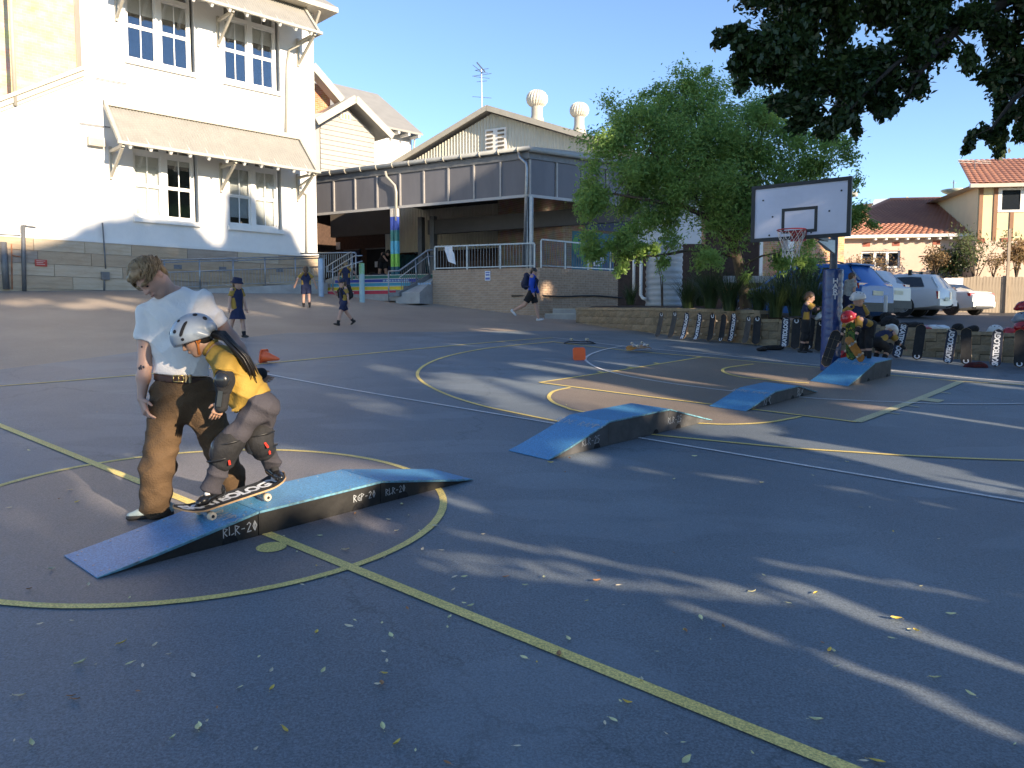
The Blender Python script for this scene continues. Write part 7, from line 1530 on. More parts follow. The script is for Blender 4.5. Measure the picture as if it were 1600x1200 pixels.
# hair: cap of curls
hs = SB(); hs.add([ell(P(0, .09, .17), np.array((.375, .45, .40))*HH, hm, .02), ell(P(0, .30, -.02), np.array((.33, .20, .32))*HH, hm, .03), ell(P(0, -.22, .38), np.array((.30, .20, .16))*HH, hm, .03)], .006, clips=[(P(0, -.34, .26), hm@Vector((0, -1, -.75)))], noise=wrinkle(.008, 75, 8)); HAIR = hs.build('hair', m_blond, IT, True)
q = MB(); rg = random.Random(9)
for k in range(1100):
    th, ph = rg.uniform(0, 6.28), rg.uniform(-.15, 1.45); d = Vector((math.cos(th)*math.cos(ph), math.sin(th)*math.cos(ph), math.sin(ph)))
    if d.y < -.72 and d.z < .55: continue
    r0 = Vector((d.x*.40, .09+d.y*.47, .15+d.z*.43)); flow = Vector((rg.uniform(-1, 1), -.4-.5*rg.random(), -.25)).normalized(); pts = []; cw = rg.uniform(.006, .024); tq = rg.uniform(0, 6)
    for j in range(7):
        u = j/6; v = r0+flow*.26*u+d*(.02+.06*math.sin(u*2.6))+Vector((math.cos(tq+u*7), math.sin(tq+u*7), math.cos(u*5+tq)))*cw
        vv = (v-Vector((0, .09, .15))); n2_ = math.sqrt((vv.x/.40)**2+(vv.y/.47)**2+(vv.z/.43)**2); vv = vv/n2_*max(n2_, 1.0) if n2_ < 1 else vv/n2_*min(n2_, 1.18); v = vv+Vector((0, .09, .15)); pts.append(P(*v))
    q.tube(pts, [.002, .0032, .0034, .0032, .003, .0024, .001], 4)
q.build('hair_curls', m_blond, IT, True, world=True, fix=False)
# T-shirt
cf = ((0, 1, 0), .66)
wA, wB = W(283, 585), W(287, 600)
tp = [cap(W(274, 500), W(283, 560), .205, .178, .05, flat=cf), cap(W(283, 560), wA, .178, .186, .04, flat=cf), cap(shR+Vector((.02, 0, -.01)), W(274, 470), .075, .095, .05), cap(W(274, 470), shL+Vector((-.02, 0, -.01)), .095, .078, .05)]
for sh, el, ln, rr_ in ((shR, elR, .185, .072), (shL, elL, .20, .076)):
    d = (el-sh).normalized(); tp.append(cap(sh-d*.01, sh+d*ln, 0.074, rr_, .04, clip=[(sh+d*(ln-.005), d)]))
def fold(X):
    d1 = np.sin((X[..., 0]*9+X[..., 2]*17)+2.2*np.sin(X[..., 2]*7)+1)*.004; d2_ = np.sin(X[..., 0]*26-X[..., 2]*12+np.sin(X[..., 2]*21)*1.5)*.0045; d3 = np.sin(X[..., 2]*38+X[..., 0]*15+1.3*np.sin(X[..., 0]*22))*.0028; 
    rg_ = lambda v: (1-np.abs(np.sin(v)))**3
    dr = rg_(X[..., 0]*6.5+X[..., 2]*9+1.4*np.sin(X[..., 2]*6))*.011+rg_(X[..., 0]*11-X[..., 2]*7+1.2*np.sin(X[..., 0]*9))*.008+rg_(X[..., 2]*15+X[..., 0]*3+1.5*np.sin(X[..., 0]*8))*.006
    return d1+d2_+d3-dr*1.3+.008
up_ = (W(283, 500)-W(287, 590)).normalized()
SB().add(tp, .0075, clips=[(wA+up_*.0, (-.06, 0, -1)), (nk+Vector((0, 0, .062)), (-.35, -.35, 1))], noise=fold).build('t_shirt', m_whitec, IT, True)
q = MB(); rn = []
for a in np.linspace(0, 2*math.pi, 25): rn.append(nk+Vector((math.cos(a)*.083-.010, math.sin(a)*.072-.010, .036+.02*math.cos(a)*-.6+.022*math.sin(a))))
q.tube(rn, .010, 6); q.build('collar', m_whitec, IT, True, world=True)
# trousers
def tfold(X):
    rg_ = lambda v: (1-np.abs(np.sin(v)))**3
    return .008-rg_(X[..., 2]*13+X[..., 0]*9+1.6*np.sin(X[..., 0]*11))*.0055-rg_(X[..., 2]*8-X[..., 0]*12+1.3*np.sin(X[..., 2]*7))*.008-rg_(X[..., 2]*21+X[..., 1]*10+1.2*np.sin(X[..., 0]*17))*.006+np.sin(X[..., 2]*23+X[..., 0]*14+2.5*np.sin(X[..., 0]*9+X[..., 2]*4))*.0035+np.sin(X[..., 2]*47-X[..., 0]*25+1.5*np.sin(X[..., 2]*15))*.0035+np.sin(X[..., 0]*55+X[..., 2]*9)*.002
hem = W(242, 800, -.04)
tr = [cap(wB+Vector((0, 0, .015)), W(288, 618, .02), .180, .188, .05, flat=((0, 1, 0), .72)),
 cap(hipR+Vector((0, 0, -.02)), W(246, 735, -.07), .132, .112, .05), cap(W(246, 735, -.07), W(243, 790, -.04), .112, .102, .05),
 cap(hipL+Vector((0, 0, -.02)), W(342, 695, .12), .128, .112, .05), cap(W(342, 695, .12), W(358, 745, .30), .112, .108, .05), cap(W(358, 745, .30), W(366, 775, .37), .108, .10, .04)]
SB().add(tr, .0085, clips=[(wB+up_*.055, (.06, 0, 1))], noise=tfold).build('trousers', m_trou, IT, True)
SB().add([cap(W(246, 785, -.04), W(248, 806, -.04), .085, .080, .02, clip=[(W(248, 807, -.04), (0, 0, -1))])], .008, noise=tfold).build('trouser_cuff', mat('dark_cuff', (.055, .033, .018), .9, .2, 8), IT, True)
# belt
bc = W(285, 592.5, .0); SB().add([cap(bc+Vector((0, 0, .06)), bc-Vector((0, 0, .06)), .190, k=.01, flat=((0, 1, 0), .70))], .0075, clips=[(bc+Vector((0, 0, .024)), (.1, 0, 1)), (bc-Vector((0, 0, .020)), (-.1, 0, -1))]).build('belt', mat('dark_leather_belt', (.045, .018, .010), .5, .25, 12), IT, True)
m_brass = mat('brass', (.55, .40, .16), .3, .15, 9, metal=.8); q = MB()
k0 = W(279, 591.5, -.142); w2, h2 = .034, .021
for a, b_ in (((-w2, -h2), (w2, -h2)), ((w2, -h2), (w2, h2)), ((w2, h2), (-w2, h2)), ((-w2, h2), (-w2, -h2)), ((0, -h2), (0, h2))): q.tube([k0+Vector((a[0], 0, a[1])), k0+Vector((b_[0], 0, b_[1]))], .0045, 6)
q.build('buckle', m_brass, IT, True, world=True)
q = MB(); q.bar(W(297, 585.5, -.130), W(297, 598, -.130), .018, .012); q.bar(W(291, 585.5, -.132), W(291, 598, -.132), .010, .01); q.build('belt_loop', mat('tan_loop', (.32, .24, .12), .7, .2, 9), IT, world=True)
# shoes
fw_ = Vector((-.80, -.50, 0)).normalized(); an = Vector((G(247, 808).x, G(247, 808).y, 0)); an.z = Hg(an.x, an.y)+.095; sp_, cl_ = shoe_prims(an, fw_, (0, 0, 1), .275, .02)
m_sk = mat('pale_aqua_suede', (.42, .50, .48), .75, .15, 14); SHO = SB().add(sp_, .006, clips=cl_+[(an-Vector((0, 0, .062)), (0, 0, -1))]).build('shoe', m_sk, IT, True)
so_p = [cap(an-fw_*.06-Vector((0, 0, .075)), an+fw_*.165-Vector((0, 0, .075)), .046, .040, .01, flat=((0, 0, 1), .55))]; SB().add(so_p, .006, clips=[(an-Vector((0, 0, .094)), (0, 0, -1))]).build('sole', mat('dark_gum_sole', (.045, .04, .035), .7, .2, 9), IT, True)
q = MB(); sd = fw_.cross(Vector((0, 0, 1)))
for k in range(4): c = an+fw_*(.055+.024*k)+Vector((0, 0, -.002-.014*k)); q.tube([c-sd*.026, c+Vector((0, 0, .012)), c+sd*.026], .004, 5)
c = an+fw_*.045+Vector((0, 0, .01)); q.tube([c, c+sd*.035+Vector((0, 0, .012)), c+sd*.05-Vector((0, 0, .01)), c], .0032, 5); q.build('laces', m_black, IT, True, world=True)
q = MB(); c = an+fw_*.02+sd*.04-Vector((0, 0, .03)); q.tube([c+Vector((0, 0, .02)), c+fw_*.03, c+fw_*.06-Vector((0, 0, .018)), c+fw_*.09-Vector((0, 0, .012))], .006, 5); q.build('shoe_stripe', m_black, IT, True, world=True)
an2 = Vector((G(372, 783).x, G(372, 783).y, 0)); an2.z = Hg(an2.x, an2.y)+.09; sp_, cl_ = shoe_prims(an2, (.3, -1, 0), (0, 0, 1), .275, .02); SB().add(sp_, .008, clips=cl_).build('shoe', m_sk, IT, True)
# ------------------------------------------------------------------ girl on the board
YG = 5.13
W = lambda px, py, dy=0.0: At(px, py, YG+dy)
ft1 = BD.M @ Vector((-.150, -.0, .012)); ft2 = BD.M @ Vector((.335, -.0, .040))
GT = T('person', 'girl in silver helmet and yellow polo shirt crouching on a skateboard', 'person', ft1, 0)
hd, nk = W(306, 529, -.02), W(338, 550, .0); hm = frame3((-.78, -.30, -.55), (-.25, 0, 1)); HG = .205
hp_, P = head_prims(hd, hm, HG, nk, .045)
shL, shR = W(354, 566, -.115), W(352, 560, .13); elL, wrL = W(351, 596, -.20), W(347, 627, -.205); elR, wrR = W(380, 590, .27), W(402, 585, .34)
chst, pel = W(368, 585), W(407, 634); hipL, hipR = W(402, 638, -.075), W(410, 636, .07)
knL = W(353, 700, -.13); anL = ft1+bzv*.085+bx*.03; knR = W(405, 690, .02); anR = ft2+bzv*.085+bx*(-.02)
b = SB(); b.add(hp_, .0052)
b.add([cap(nk, chst, .07, .085, .05), cap(chst, pel, .085, .075, .05), cap(hipL, knL, .06, .05, .03), cap(hipR, knR, .06, .05, .03), cap(knL, anL, .048, .032, .02), cap(knR, anR, .048, .032, .02)], .018)
for sh, el, wr, tip, th, nr in ((shL, elL, wrL, W(335, 654, -.20), (-.8, -.5, .2), (-.4, .85, .1)), (shR, elR, wrR, W(412, 590, .38), (0, -.2, 1), (0, 1, 0))):
    b.add([cap(sh, el, .040, .034, .02), cap(el, wr, .034, .024, .015)]+hand_prims(wr+(tip-wr).normalized()*.012, tip-wr, nr, th, .142, .42), .0046)
b.build('body', m_skin2, GT, True); face_bits(P, hm, HG, GT, m_eye, m_lip, m_blackh)
SB().add([ell(P(0, .12, .02), np.array((.375, .42, .46))*HG, hm, .02)], .007, clips=[(P(0, -.22, 0), hm@Vector((0, -1, -.15)))]).build('hair', m_blackh, GT, True)
HE = helmet_into(GT, P(0, .03, .17), hm, HG*1.22, m_gh, 0, 'helmet', True)
q = MB(); hs_ = HG*1.22; hc = P(0, .03, .17)
def hsurf(x, y, z): d = Vector((x, y, z)); k = 1/math.sqrt((x/.50)**2+(y/.60)**2+(z/.52)**2); return hc+hm@(d*k)*hs_*1.005, (hm@Vector((x*k/.25, y*k/.36, z*k/.27))).normalized()
for (x, y, z), r in (((.55, -.55, .42), .05), ((.45, .55, .62), .06), ((.5, -.2, .85), .045), ((.5, .8, .25), .06), ((-.1, -.8, .55), .05), ((-.5, -.55, .42), .05), ((.95, -.62, -.05), .04)):
    c, n = hsurf(x, y, z); q.lathe([(r*hs_, -.002), (r*hs_, .002), (r*.7*hs_, .0025), (.001, .0005)], 12, c, n)
rows = []
for u in np.linspace(0, 1, 9):
    x, y, z = .80, -.52+.62*u, .12+.48*u; w_ = .055 if 0 < u < 1 else .03; A, n1 = hsurf(x, y-.07*(w_/.055), z+.05*(w_/.055)); B, n2_ = hsurf(x, y+.07*(w_/.055), z-.05*(w_/.055)); rows.append([A+n1*.003, B+n2_*.003])
q.grid(rows)
q.V = [tuple(GT.inv @ Vector(v)) for v in q.V]; tag(q.build('vent_hole', m_dark, HE, fix=False), kind='stuff')
q = MB(); q.tube([P(.36, .02, .12), P(.345, -.03, -.2), P(.2, -.18, -.46), P(0, -.24, -.52), P(-.2, -.18, -.46)], .010, 6, flat=.5); q.tube([P(.36, .22, .05), P(.355, .1, -.12), P(.345, -.03, -.2)], .010, 6, flat=.5); q.build('chin_strap', mat('orange_webbing', (.42, .13, .02), .8, .2, 30), GT, True, world=True)
q = MB(); rg = random.Random(5)
pth = [W(334, 522, -.05), W(352, 527, -.08), W(368, 543, -.10), W(382, 560, -.09), W(392, 578, -.06), W(396, 590, -.04)]
for k in range(70):
    o = Vector((rg.gauss(0, .012), rg.gauss(0, .022), rg.gauss(0, .014))); q.tube([p+o*(0.55+.10*i)+Vector((0, 0, rg.gauss(0, .004))) for i, p in enumerate(pth[:rg.choice((5, 6, 6))])], [.007, .009, .010, .009, .006, .002], 5)
q.build('ponytail', m_blackh, GT, True, world=True, fix=False)
# polo shirt
td = (pel-chst).normalized(); bk = Vector((td.z, 0, -td.x)); cf = ((0, 1, 0), .92)
hemc = W(392, 626)
def gf(X):
    rg_ = lambda v: (1-np.abs(np.sin(v)))**3
    return .006-rg_(X[..., 0]*9+X[..., 2]*13+1.3*np.sin(X[..., 2]*9))*.009-rg_(X[..., 0]*16-X[..., 2]*8+1.3*np.sin(X[..., 0]*12))*.007+np.sin(X[..., 0]*21+X[..., 2]*30+2*np.sin(X[..., 2]*11))*.005+np.sin(X[..., 0]*44-X[..., 2]*20+1.6*np.sin(X[..., 0]*14))*.0035+np.sin(X[..., 1]*30+X[..., 2]*18)*.0025
tp = [cap(nk+Vector((.02, 0, -.03)), chst, .098, .128, .05), cap(chst, W(396, 622), .128, .132, .05), cap(W(375, 612), W(385, 634), .095, .085, .05), cap(shL+Vector((.0, .03, 0)), shR-Vector((0, .03, 0)), .066, k=.05)]
for sh, el in ((shL, elL), (shR, elR)):
    d = (el-sh).normalized(); tp.append(cap(sh-d*.01, sh+d*.085, .066, .064, .03, clip=[(sh+d*.082, d)]))
SB().add(tp, .0072, clips=[(W(397, 627), td+Vector((.10, 0, -.25))), (nk+Vector((-.012, 0, .022)), (-.75, 0, .55))], noise=lambda X: gf(X)*1.35).build('polo_shirt', m_gold, GT, True)
q = MB(); v = [W(362, 640, -.10), W(374, 634, -.115), W(373, 642.5, -.115), W(362, 643, -.10)]; q.add(v+[p+Vector((0, .004, 0)) for p in v], [(0, 1, 2, 3), (7, 6, 5, 4), (0, 4, 5, 1), (1, 5, 6, 2), (2, 6, 7, 3), (3, 7, 4, 0)]); q.build('shirt_tail', m_gold, GT, world=True)
q = MB(); q.tube([nk+Vector((-.035+.0*math.cos(a), 0, .03))+Vector((math.cos(a)*.035, math.sin(a)*.058, math.cos(a)*.045)) for a in np.linspace(0, 2*math.pi, 21)], .013, 6); q.build('collar', m_gold, GT, True, world=True)
# trousers
pr = [cap(W(397, 622), pel+Vector((.022, 0, -.005)), .100, .108, .05, flat=((0, 1, 0), 1.12)), cap(hipL+Vector((.01, 0, -.0)), knL, .088, .072, .05), cap(knL, anL+bzv*.03, .070, .072, .03), cap(hipR+Vector((.01, 0, 0)), knR, .087, .072, .05), cap(knR, anR+bzv*.02, .070, .064, .03)]
SB().add(pr, .0078, clips=[(W(392, 612), -td)], noise=lambda X: gf(X)*1.15).build('trousers', m_grey, GT, True)
SBc = lambda pr, cell=.007, clips=(), noise=None: SB().add(pr, cell, clips, noise)
m_shell = mat('black_pad_shell', (.020, .022, .026), .28, .15, 8, coat=.3); m_red = mat('red_tab', (.60, .04, .02), .6, .1, 9)
for kn, an, hp, off in ((knL, anL, hipL, Vector((-.055, -.03, .0))), (knR, anR, hipR, Vector((-.055, -.035, -.01)))):
    d = (an-kn).normalized(); e = (hp-kn).normalized()
    o = SBc([cap(kn+e*.055, kn, .090, .086, .03), cap(kn, kn+d*.085, .086, .080, .03)], .0075, noise=wrinkle(.004, 60, 2)).build('knee_pad', m_fab, GT, True)
    q = SBc([ell(kn+off*.8, (.045, .055, .070), None, .01), ell(kn+off*.8+d*.045, (.038, .048, .042), None, .03)], .0065); q.build('pad_shell', m_shell, GT, True)
    q = MB()
    for s_, hh in ((.075, .02), (-.045, .02)):
        c = kn+(d*s_ if s_ > 0 else e*-s_); q.tube([c+Vector((math.cos(a)*.092, math.sin(a)*.092, .02*math.cos(a))) for a in np.linspace(0, 2*math.pi, 25)], .011, 5, flat=.4)
    q.build('strap', m_black, GT, True, world=True)
    q = MB(); c = kn+d*.075+Vector((.066, -.068, 0)); q.bar(c, c+Vector((.004, 0, -.030)), .018, .008); q.build('red_tab', m_red, GT, world=True)
c = knR+Vector((.06, -.07, .005)); q = MB(); q.bar(c, c+Vector((.022, 0, -.035)), .022, .008); q.build('red_tab', m_red, GT, world=True)
d = (wrL-elL).normalized()
SBc([cap(elL-(elL-shL).normalized()*.055, elL, .056, .058, .02), cap(elL, elL+d*.05, .058, .050, .02)], noise=wrinkle(.003, 60, 4)).build('elbow_pad', m_fab, GT, True)
SBc([ell(elL+Vector((-.0, -.045, .012)), (.048, .032, .050), None, .01)], .006).build('elbow_shell', m_shell, GT, True)
SBc([cap(wrL-d*.085, wrL+d*.035, .043, .040, .02)], .006, noise=wrinkle(.002, 80, 4)).build('wrist_guard', m_fab, GT, True)
q = MB(); q.bar(wrL-d*.07+Vector((0, -.046, 0)), wrL+d*.03+Vector((0, -.046, 0)), .03, .010, (0, -1, 0)); q.build('splint', m_shell, GT, world=True)
d = (wrR-elR).normalized(); SBc([cap(elR-d*.03, elR+d*.05, .056, k=.02)], .009).build('elbow_pad', m_fab, GT, True); SBc([cap(wrR-d*.07, wrR+d*.03, .042, k=.02)], .009).build('wrist_guard', m_fab, GT, True)
# shoes and socks
m_pat = mat('patent_black_shoe', (.012, .012, .013), .22, .15, 8, coat=.4)
for an, f, sg in ((anL, (-bx*.96+by*-.28), 1), (anR, (bx*.10-by*.92-bx*.25), 0)):
    f = f.normalized(); sp_, cl_ = shoe_prims(an, f, bzv, .215, .014)
    cut = [cap(an+f*.015+bzv*.028, an+f*.075+bzv*.0, .036, .026, .008, True)] if sg else []
    S_ = SBc(sp_+cut, .0055, clips=cl_).build('shoe', m_pat, GT, True)
    SBc([cap(an+bzv*.02, an-bzv*.02+f*.05, .030, .026, .02)], .006).build('sock', m_whitec if sg else m_sock, GT, True)
    if sg:
        sdv = f.cross(bzv); c = an+f*.055-bzv*.012; q = MB(); q.tube([c-sdv*.034-bzv*.02, c+bzv*.020-sdv*.015, c+bzv*.020+sdv*.015, c+sdv*.034-bzv*.02], .006, 5, flat=.5); q.build('shoe_strap', m_pat, GT, True, world=True)
# ------------------------------------------------------------------ foliage
def leaves(name, C, D, N, Lg, Wd, m, parent, fold=.25):
    """many leaf blades at once: centres C, long axes D, face normals N; each a folded pair of triangles and tip"""
    n = len(C); S = np.cross(N, D); S /= np.maximum(1e-9, np.linalg.norm(S, axis=1))[:, None]
    L_ = np.broadcast_to(np.asarray(Lg, float), (n,))[:, None]; W_ = np.broadcast_to(np.asarray(Wd, float), (n,))[:, None]
    V = np.empty((n, 4, 3)); V[:, 0] = C-D*L_*.5; V[:, 1] = C+S*W_*.5+N*W_*fold; V[:, 2] = C+D*L_*.5; V[:, 3] = C-S*W_*.5+N*W_*fold
    me = bpy.data.meshes.new(name); me.vertices.add(n*4); me.vertices.foreach_set('co', V.ravel()); me.loops.add(n*4); me.loops.foreach_set('vertex_index', np.arange(n*4, dtype=np.int32)); me.polygons.add(n); me.polygons.foreach_set('loop_start', np.arange(0, n*4, 4, dtype=np.int32)); me.polygons.foreach_set('loop_total', np.full(n, 4, np.int32))
    me.materials.append(m); me.update(calc_edges=True); return inst(name, me, parent)
def rdir(n, up=0.0):
    v = RNG.normal(size=(n, 3)); v[:, 2] += up; return v/np.linalg.norm(v, axis=1)[:, None]
def perp(D):
    v = RNG.normal(size=D.shape); v -= D*(v*D).sum(1)[:, None]; return v/np.linalg.norm(v, axis=1)[:, None]
m_bark = mat('grey_bark', (.11, .085, .062), .95, .35, 5, .6, 18, stretch=(3, 3, .6)); m_barkd = mat('dark_bark', (.035, .028, .022), .95, .3, 5, .5, 18)
m_aca = leafmat('feathery_green', (.34, .49, .13), (.20, .33, .09), .5, .5); m_fig = leafmat('dark_glossy_leaf', (.050, .085, .022), (.018, .036, .012), .35, .18)
m_gras = leafmat('strap_grass', (.060, .095, .030), (.030, .052, .020), .5, .25); m_dryl = leafmat('dry_orange_leaf', (.46, .28, .15), (.28, .22, .10), .6, .4); m_olive = leafmat('olive_leaf', (.15, .19, .07), (.08, .11, .04), .6, .4)
def crown_tree(name, label, cat, base, limbs, clumps, Yc, leafm, nleaf, ls, bark, r0, spray=True, group=None, twigs=3, crown='crown', shell=.55, depth=1.0, lf=.25):
    """limbs: photo polylines with depth; clumps: (px, py, r px, dY, density)"""
    t = T(name, label, cat, base, 0, group); q = MB(); nodes = []
    for pts, ra, rb in limbs:
        P = [t.inv @ (base if i == 0 and p is None else At(p[0], p[1], p[2])) for i, p in enumerate(pts)]; P = crom(P, .3); q.tube(P, [ra+(rb-ra)*i/(len(P)-1) for i in range(len(P))], 8, cap=False); nodes += [(p, ra+(rb-ra)*i/(len(P)-1)) for i, p in enumerate(P)]
    tr = q.build('trunk', bark, t, True, fix=False)
    q = MB(); C = []; Dv = []; tot = sum(c[2]**2*c[4] for c in clumps); NP_ = np.array([p for p, r in nodes])
    for px, py, r, dY, den in clumps:
        c = t.inv @ At(px, py, Yc+dY); rr = r/FPX*(Yc+dY); k = max(4, int(nleaf*r*r*den/tot)); nt = max(3, int(twigs*rr*rr*4*min(1, den)))
        tips = []
        for i in range(nt):
            d = Vector(rdir(1)[0]); tip = c+Vector((d.x*rr, d.y*rr*depth, d.z*rr))*(.5+.55*random.random()); j = int(np.argmin(((NP_-np.array(tip))**2).sum(1)+RNG.random(len(NP_))*.35)); a = Vector(NP_[j]); mid = a.lerp(tip, .5)+Vector((0, 0, (tip-a).length*.10))+Vector(rdir(1)[0])*.08*(tip-a).length
            P = [a, a.lerp(mid, .55), mid, mid.lerp(tip, .6), tip]; q.tube(P, [min(.03, nodes[j][1]*.5)*f for f in (1, .8, .6, .35, .12)], 4, cap=False); tips.append((mid, tip))
        u = RNG.random(k)**.6; pi = RNG.integers(0, nt, k); M_ = np.array([m_ for m_, _ in tips])[pi]; T_ = np.array([t_ for _, t_ in tips])[pi]
        cen = M_+(T_-M_)*(u*1.08)[:, None]; jit = RNG.normal(size=(k, 3))*rr*.195*(1-.3*u)[:, None]; C.append(cen+jit); dd = (T_-M_); dd /= np.maximum(1e-6, np.linalg.norm(dd, axis=1))[:, None]; dd = dd*.7+RNG.normal(size=(k, 3))*.55+np.array([0, 0, -.12]); Dv.append(dd/np.linalg.norm(dd, axis=1)[:, None])
    tag(q.build('branches', bark, t, fix=False), kind='stuff'); C = np.concatenate(C); D = np.concatenate(Dv); N = perp(D); N[:, 2] = np.abs(N[:, 2])+.2; N -= D*(N*D).sum(1)[:, None]; N /= np.linalg.norm(N, axis=1)[:, None]
    sc = RNG.uniform(.65, 1.25, len(C)); o = leaves(crown, C, D, N, ls[0]*sc, ls[1]*sc, leafm, t, lf); tag(o, kind='stuff'); return t
YT = 19.6
bt = At(1163, 470, YT); 
crown_tree('garden_tree', 'spreading feathery green tree in the raised garden behind the block wall', 'tree', bt, [
 ([(1166, 482, YT), (1160, 440, YT), (1150, 395, YT), (1147, 360, YT)], .16, .10), ([(1150, 395, YT), (1120, 350, YT-.4), (1070, 325, YT-.9), (1000, 310, YT-1.2), (940, 300, YT-1.3)], .085, .02), ([(1147, 365, YT), (1130, 300, YT+.3), (1100, 230, YT+.5), (1080, 150, YT+.6)], .08, .015), ([(1148, 362, YT), (1165, 300, YT-.3), (1180, 240, YT-.5), (1200, 190, YT-.5)], .075, .015), ([(1150, 375, YT), (1190, 330, YT-.4), (1240, 285, YT-.9), (1300, 250, YT-1.2)], .075, .015), ([(1152, 390, YT), (1200, 360, YT+.5), (1260, 340, YT+.8), (1330, 345, YT+1)], .06, .012), ([(1120, 350, YT-.4), (1060, 280, YT-1), (1000, 220, YT-1.3)], .05, .012), ([(1150, 400, YT), (1090, 390, YT-.8), (1020, 400, YT-1.4), (960, 390, YT-1.6)], .06, .012), ([(1155, 420, YT), (1190, 400, YT-.5), (1240, 392, YT-1)], .04, .01)],
 [(955, 260, 62, -1, 1), (915, 315, 42, -1.2, .8), (985, 205, 55, -.8, 1), (1060, 170, 62, 0, 1), (1090, 125, 32, .2, .5), (1140, 180, 65, .2, 1), (1215, 215, 62, -.4, 1), (1285, 240, 52, -1, .9), (1095, 260, 85, -.6, 1), (1000, 310, 62, -1.4, .9), (930, 365, 42, -1.6, .8), (990, 385, 42, -1.7, .8), (1075, 350, 55, -.9, .55), (1165, 300, 78, -.8, .95), (1240, 310, 52, -1, .75), (1330, 335, 34, .7, .8), (1348, 352, 24, .9, .7), (1210, 395, 48, -1, .3), (1260, 400, 34, -1, .3), (1110, 415, 40, -1, .3), (1015, 415, 30, -1.6, .6), (1180, 440, 30, -.6, .25), (1160, 250, 90, .9, .8), (1040, 240, 80, .9, .8), (955, 420, 22, -1.6, .4), (1300, 290, 40, .8, .6), (1025, 145, 24, .2, .3)],
 YT, m_aca, 100000, (.10, .038), m_bark, .16, twigs=5)
YF = 7.6
FG = At(2500, 600, 7.0); fb = Vector((FG.x, FG.y, Hg(FG.x, FG.y)))
crown_tree('fig_tree', 'dark leaved fig tree hanging into the picture at the upper right', 'tree', fb, [
 ([None, (2450, 300, 7.0), (2300, -50, 7.2), (2000, -200, 7.4)], .42, .22), ([(2300, -50, 7.2), (1900, -90, 7.5), (1600, -10, 7.6), (1490, 52, 7.6), (1400, 100, 7.5), (1330, 170, 7.4)], .12, .008), ([(1600, -10, 7.6), (1450, -60, 7.7), (1300, -20, 7.7), (1190, 50, 7.6)], .07, .012), ([(1900, -90, 7.5), (1750, 60, 7.4), (1620, 120, 7.3), (1550, 200, 7.3)], .07, .012), ([(1490, 52, 7.6), (1440, 110, 7.5), (1420, 150, 7.5)], .035, .01), ([(2000, -200, 7.4), (1700, -400, 8), (1300, -350, 8.4)], .2, .03), ([(2300, -50, 7.2), (2700, -400, 8), (3000, -500, 9)], .2, .05)],
 [(1190, 35, 58, 0, 1.1), (1150, 75, 30, 0, 1), (1132, 60, 20, .1, 1), (1170, 108, 34, 0, 1), (1208, 132, 36, 0, 1), (1230, 90, 58, -.1, 1.1), (1290, 45, 62, 0, 1.1), (1290, 130, 58, 0, 1), (1255, 165, 38, 0, 1), (1295, 192, 32, 0, 1), (1355, 60, 66, .1, 1.1), (1360, 140, 48, 0, 1), (1412, 100, 48, .1, .9), (1435, 45, 48, .1, .9), (1390, 160, 26, 0, .8), (1330, 185, 24, 0, .8), (1480, 15, 44, 0, .9), (1530, 20, 40, 0, 1), (1575, 45, 50, 0, 1.1), (1545, 100, 34, 0, 1), (1592, 120, 42, 0, 1.1), (1545, 190, 30, 0, 1), (1555, 225, 26, 0, 1), (1592, 195, 34, 0, 1), (1520, 215, 20, 0, .9),
  (1260, -50, 90, .2, 1), (1400, -60, 100, .2, 1), (1560, -70, 100, .2, 1), (1690, 40, 110, 0, 1), (1700, 190, 60, 0, 1), (1700, -140, 130, .3, .8), (1450, -220, 150, .4, .7), (1250, -200, 120, .5, .7), (1900, 0, 150, 0, .3), (1900, -250, 190, .5, .25), (2150, -100, 200, 0, .2), (2300, -400, 260, .8, .15)],
 YF, m_fig, 170000, (.072, .040), m_barkd, .4, twigs=9, lf=.15)
# strap leaved tufts, shrubs and saplings of the garden
def tuft(px, py, Y, h, n, label, m=m_gras, spread=.55, z=None):
    b = At(px, py, Y); t = T('grass_tuft', label, 'plant', b, 0, 'strap leaved tufts in the garden bed'); q = MB()
    for k in range(n):
        a = random.uniform(0, 6.28); d = Vector((math.cos(a), math.sin(a), 0)); L_ = h*random.uniform(.6, 1.15); sp = spread*random.uniform(.3, 1.2); o = d*random.uniform(0, .14); s = Vector((-d.y, d.x, 0)); R_ = []
        for j in range(5):
            u = j/4; p = o+d*L_*sp*u**1.6+Vector((0, 0, L_*(u-.42*sp*u**3))); w_ = .011*(1-u*.9); R_.append([p-s*w_, p+s*w_])
        q.grid(R_)
    q.build('blades', m, t, fix=False); return t
tuft(985, 476, 23.8, .75, 110, 'small spiky tuft near the entry steps', spread=.5)
for i, (px, py, Y, h, n, lb) in enumerate(((1075, 484, 20.4, .95, 240, 'dark tuft left of the garden tree'), (1110, 482, 19.2, 1.1, 330, 'tall dense tuft just left of the tree trunk'), (1140, 486, 18.6, 1.05, 330, 'dense tuft before the tree trunk'), (1185, 490, 18.4, 1.0, 260, 'tuft at the right foot of the tree trunk'), (1212, 496, 17.9, 1.05, 260, 'green tuft at the step in the block wall'), (1243, 494, 17.8, 1.0, 240, 'green tuft behind the standing child'), (1275, 492, 17.9, .95, 220, 'tuft left of the padded pole'), (1225, 478, 20.0, 1.2, 240, 'tall tuft before the blue car'), (1265, 474, 20.2, 1.2, 200, 'tall tuft below the car window'), (1095, 478, 22.0, 1.1, 240, 'shaded tuft beside the water tank'))):
    tuft(px, py, Y, h, n, lb, spread=.62)
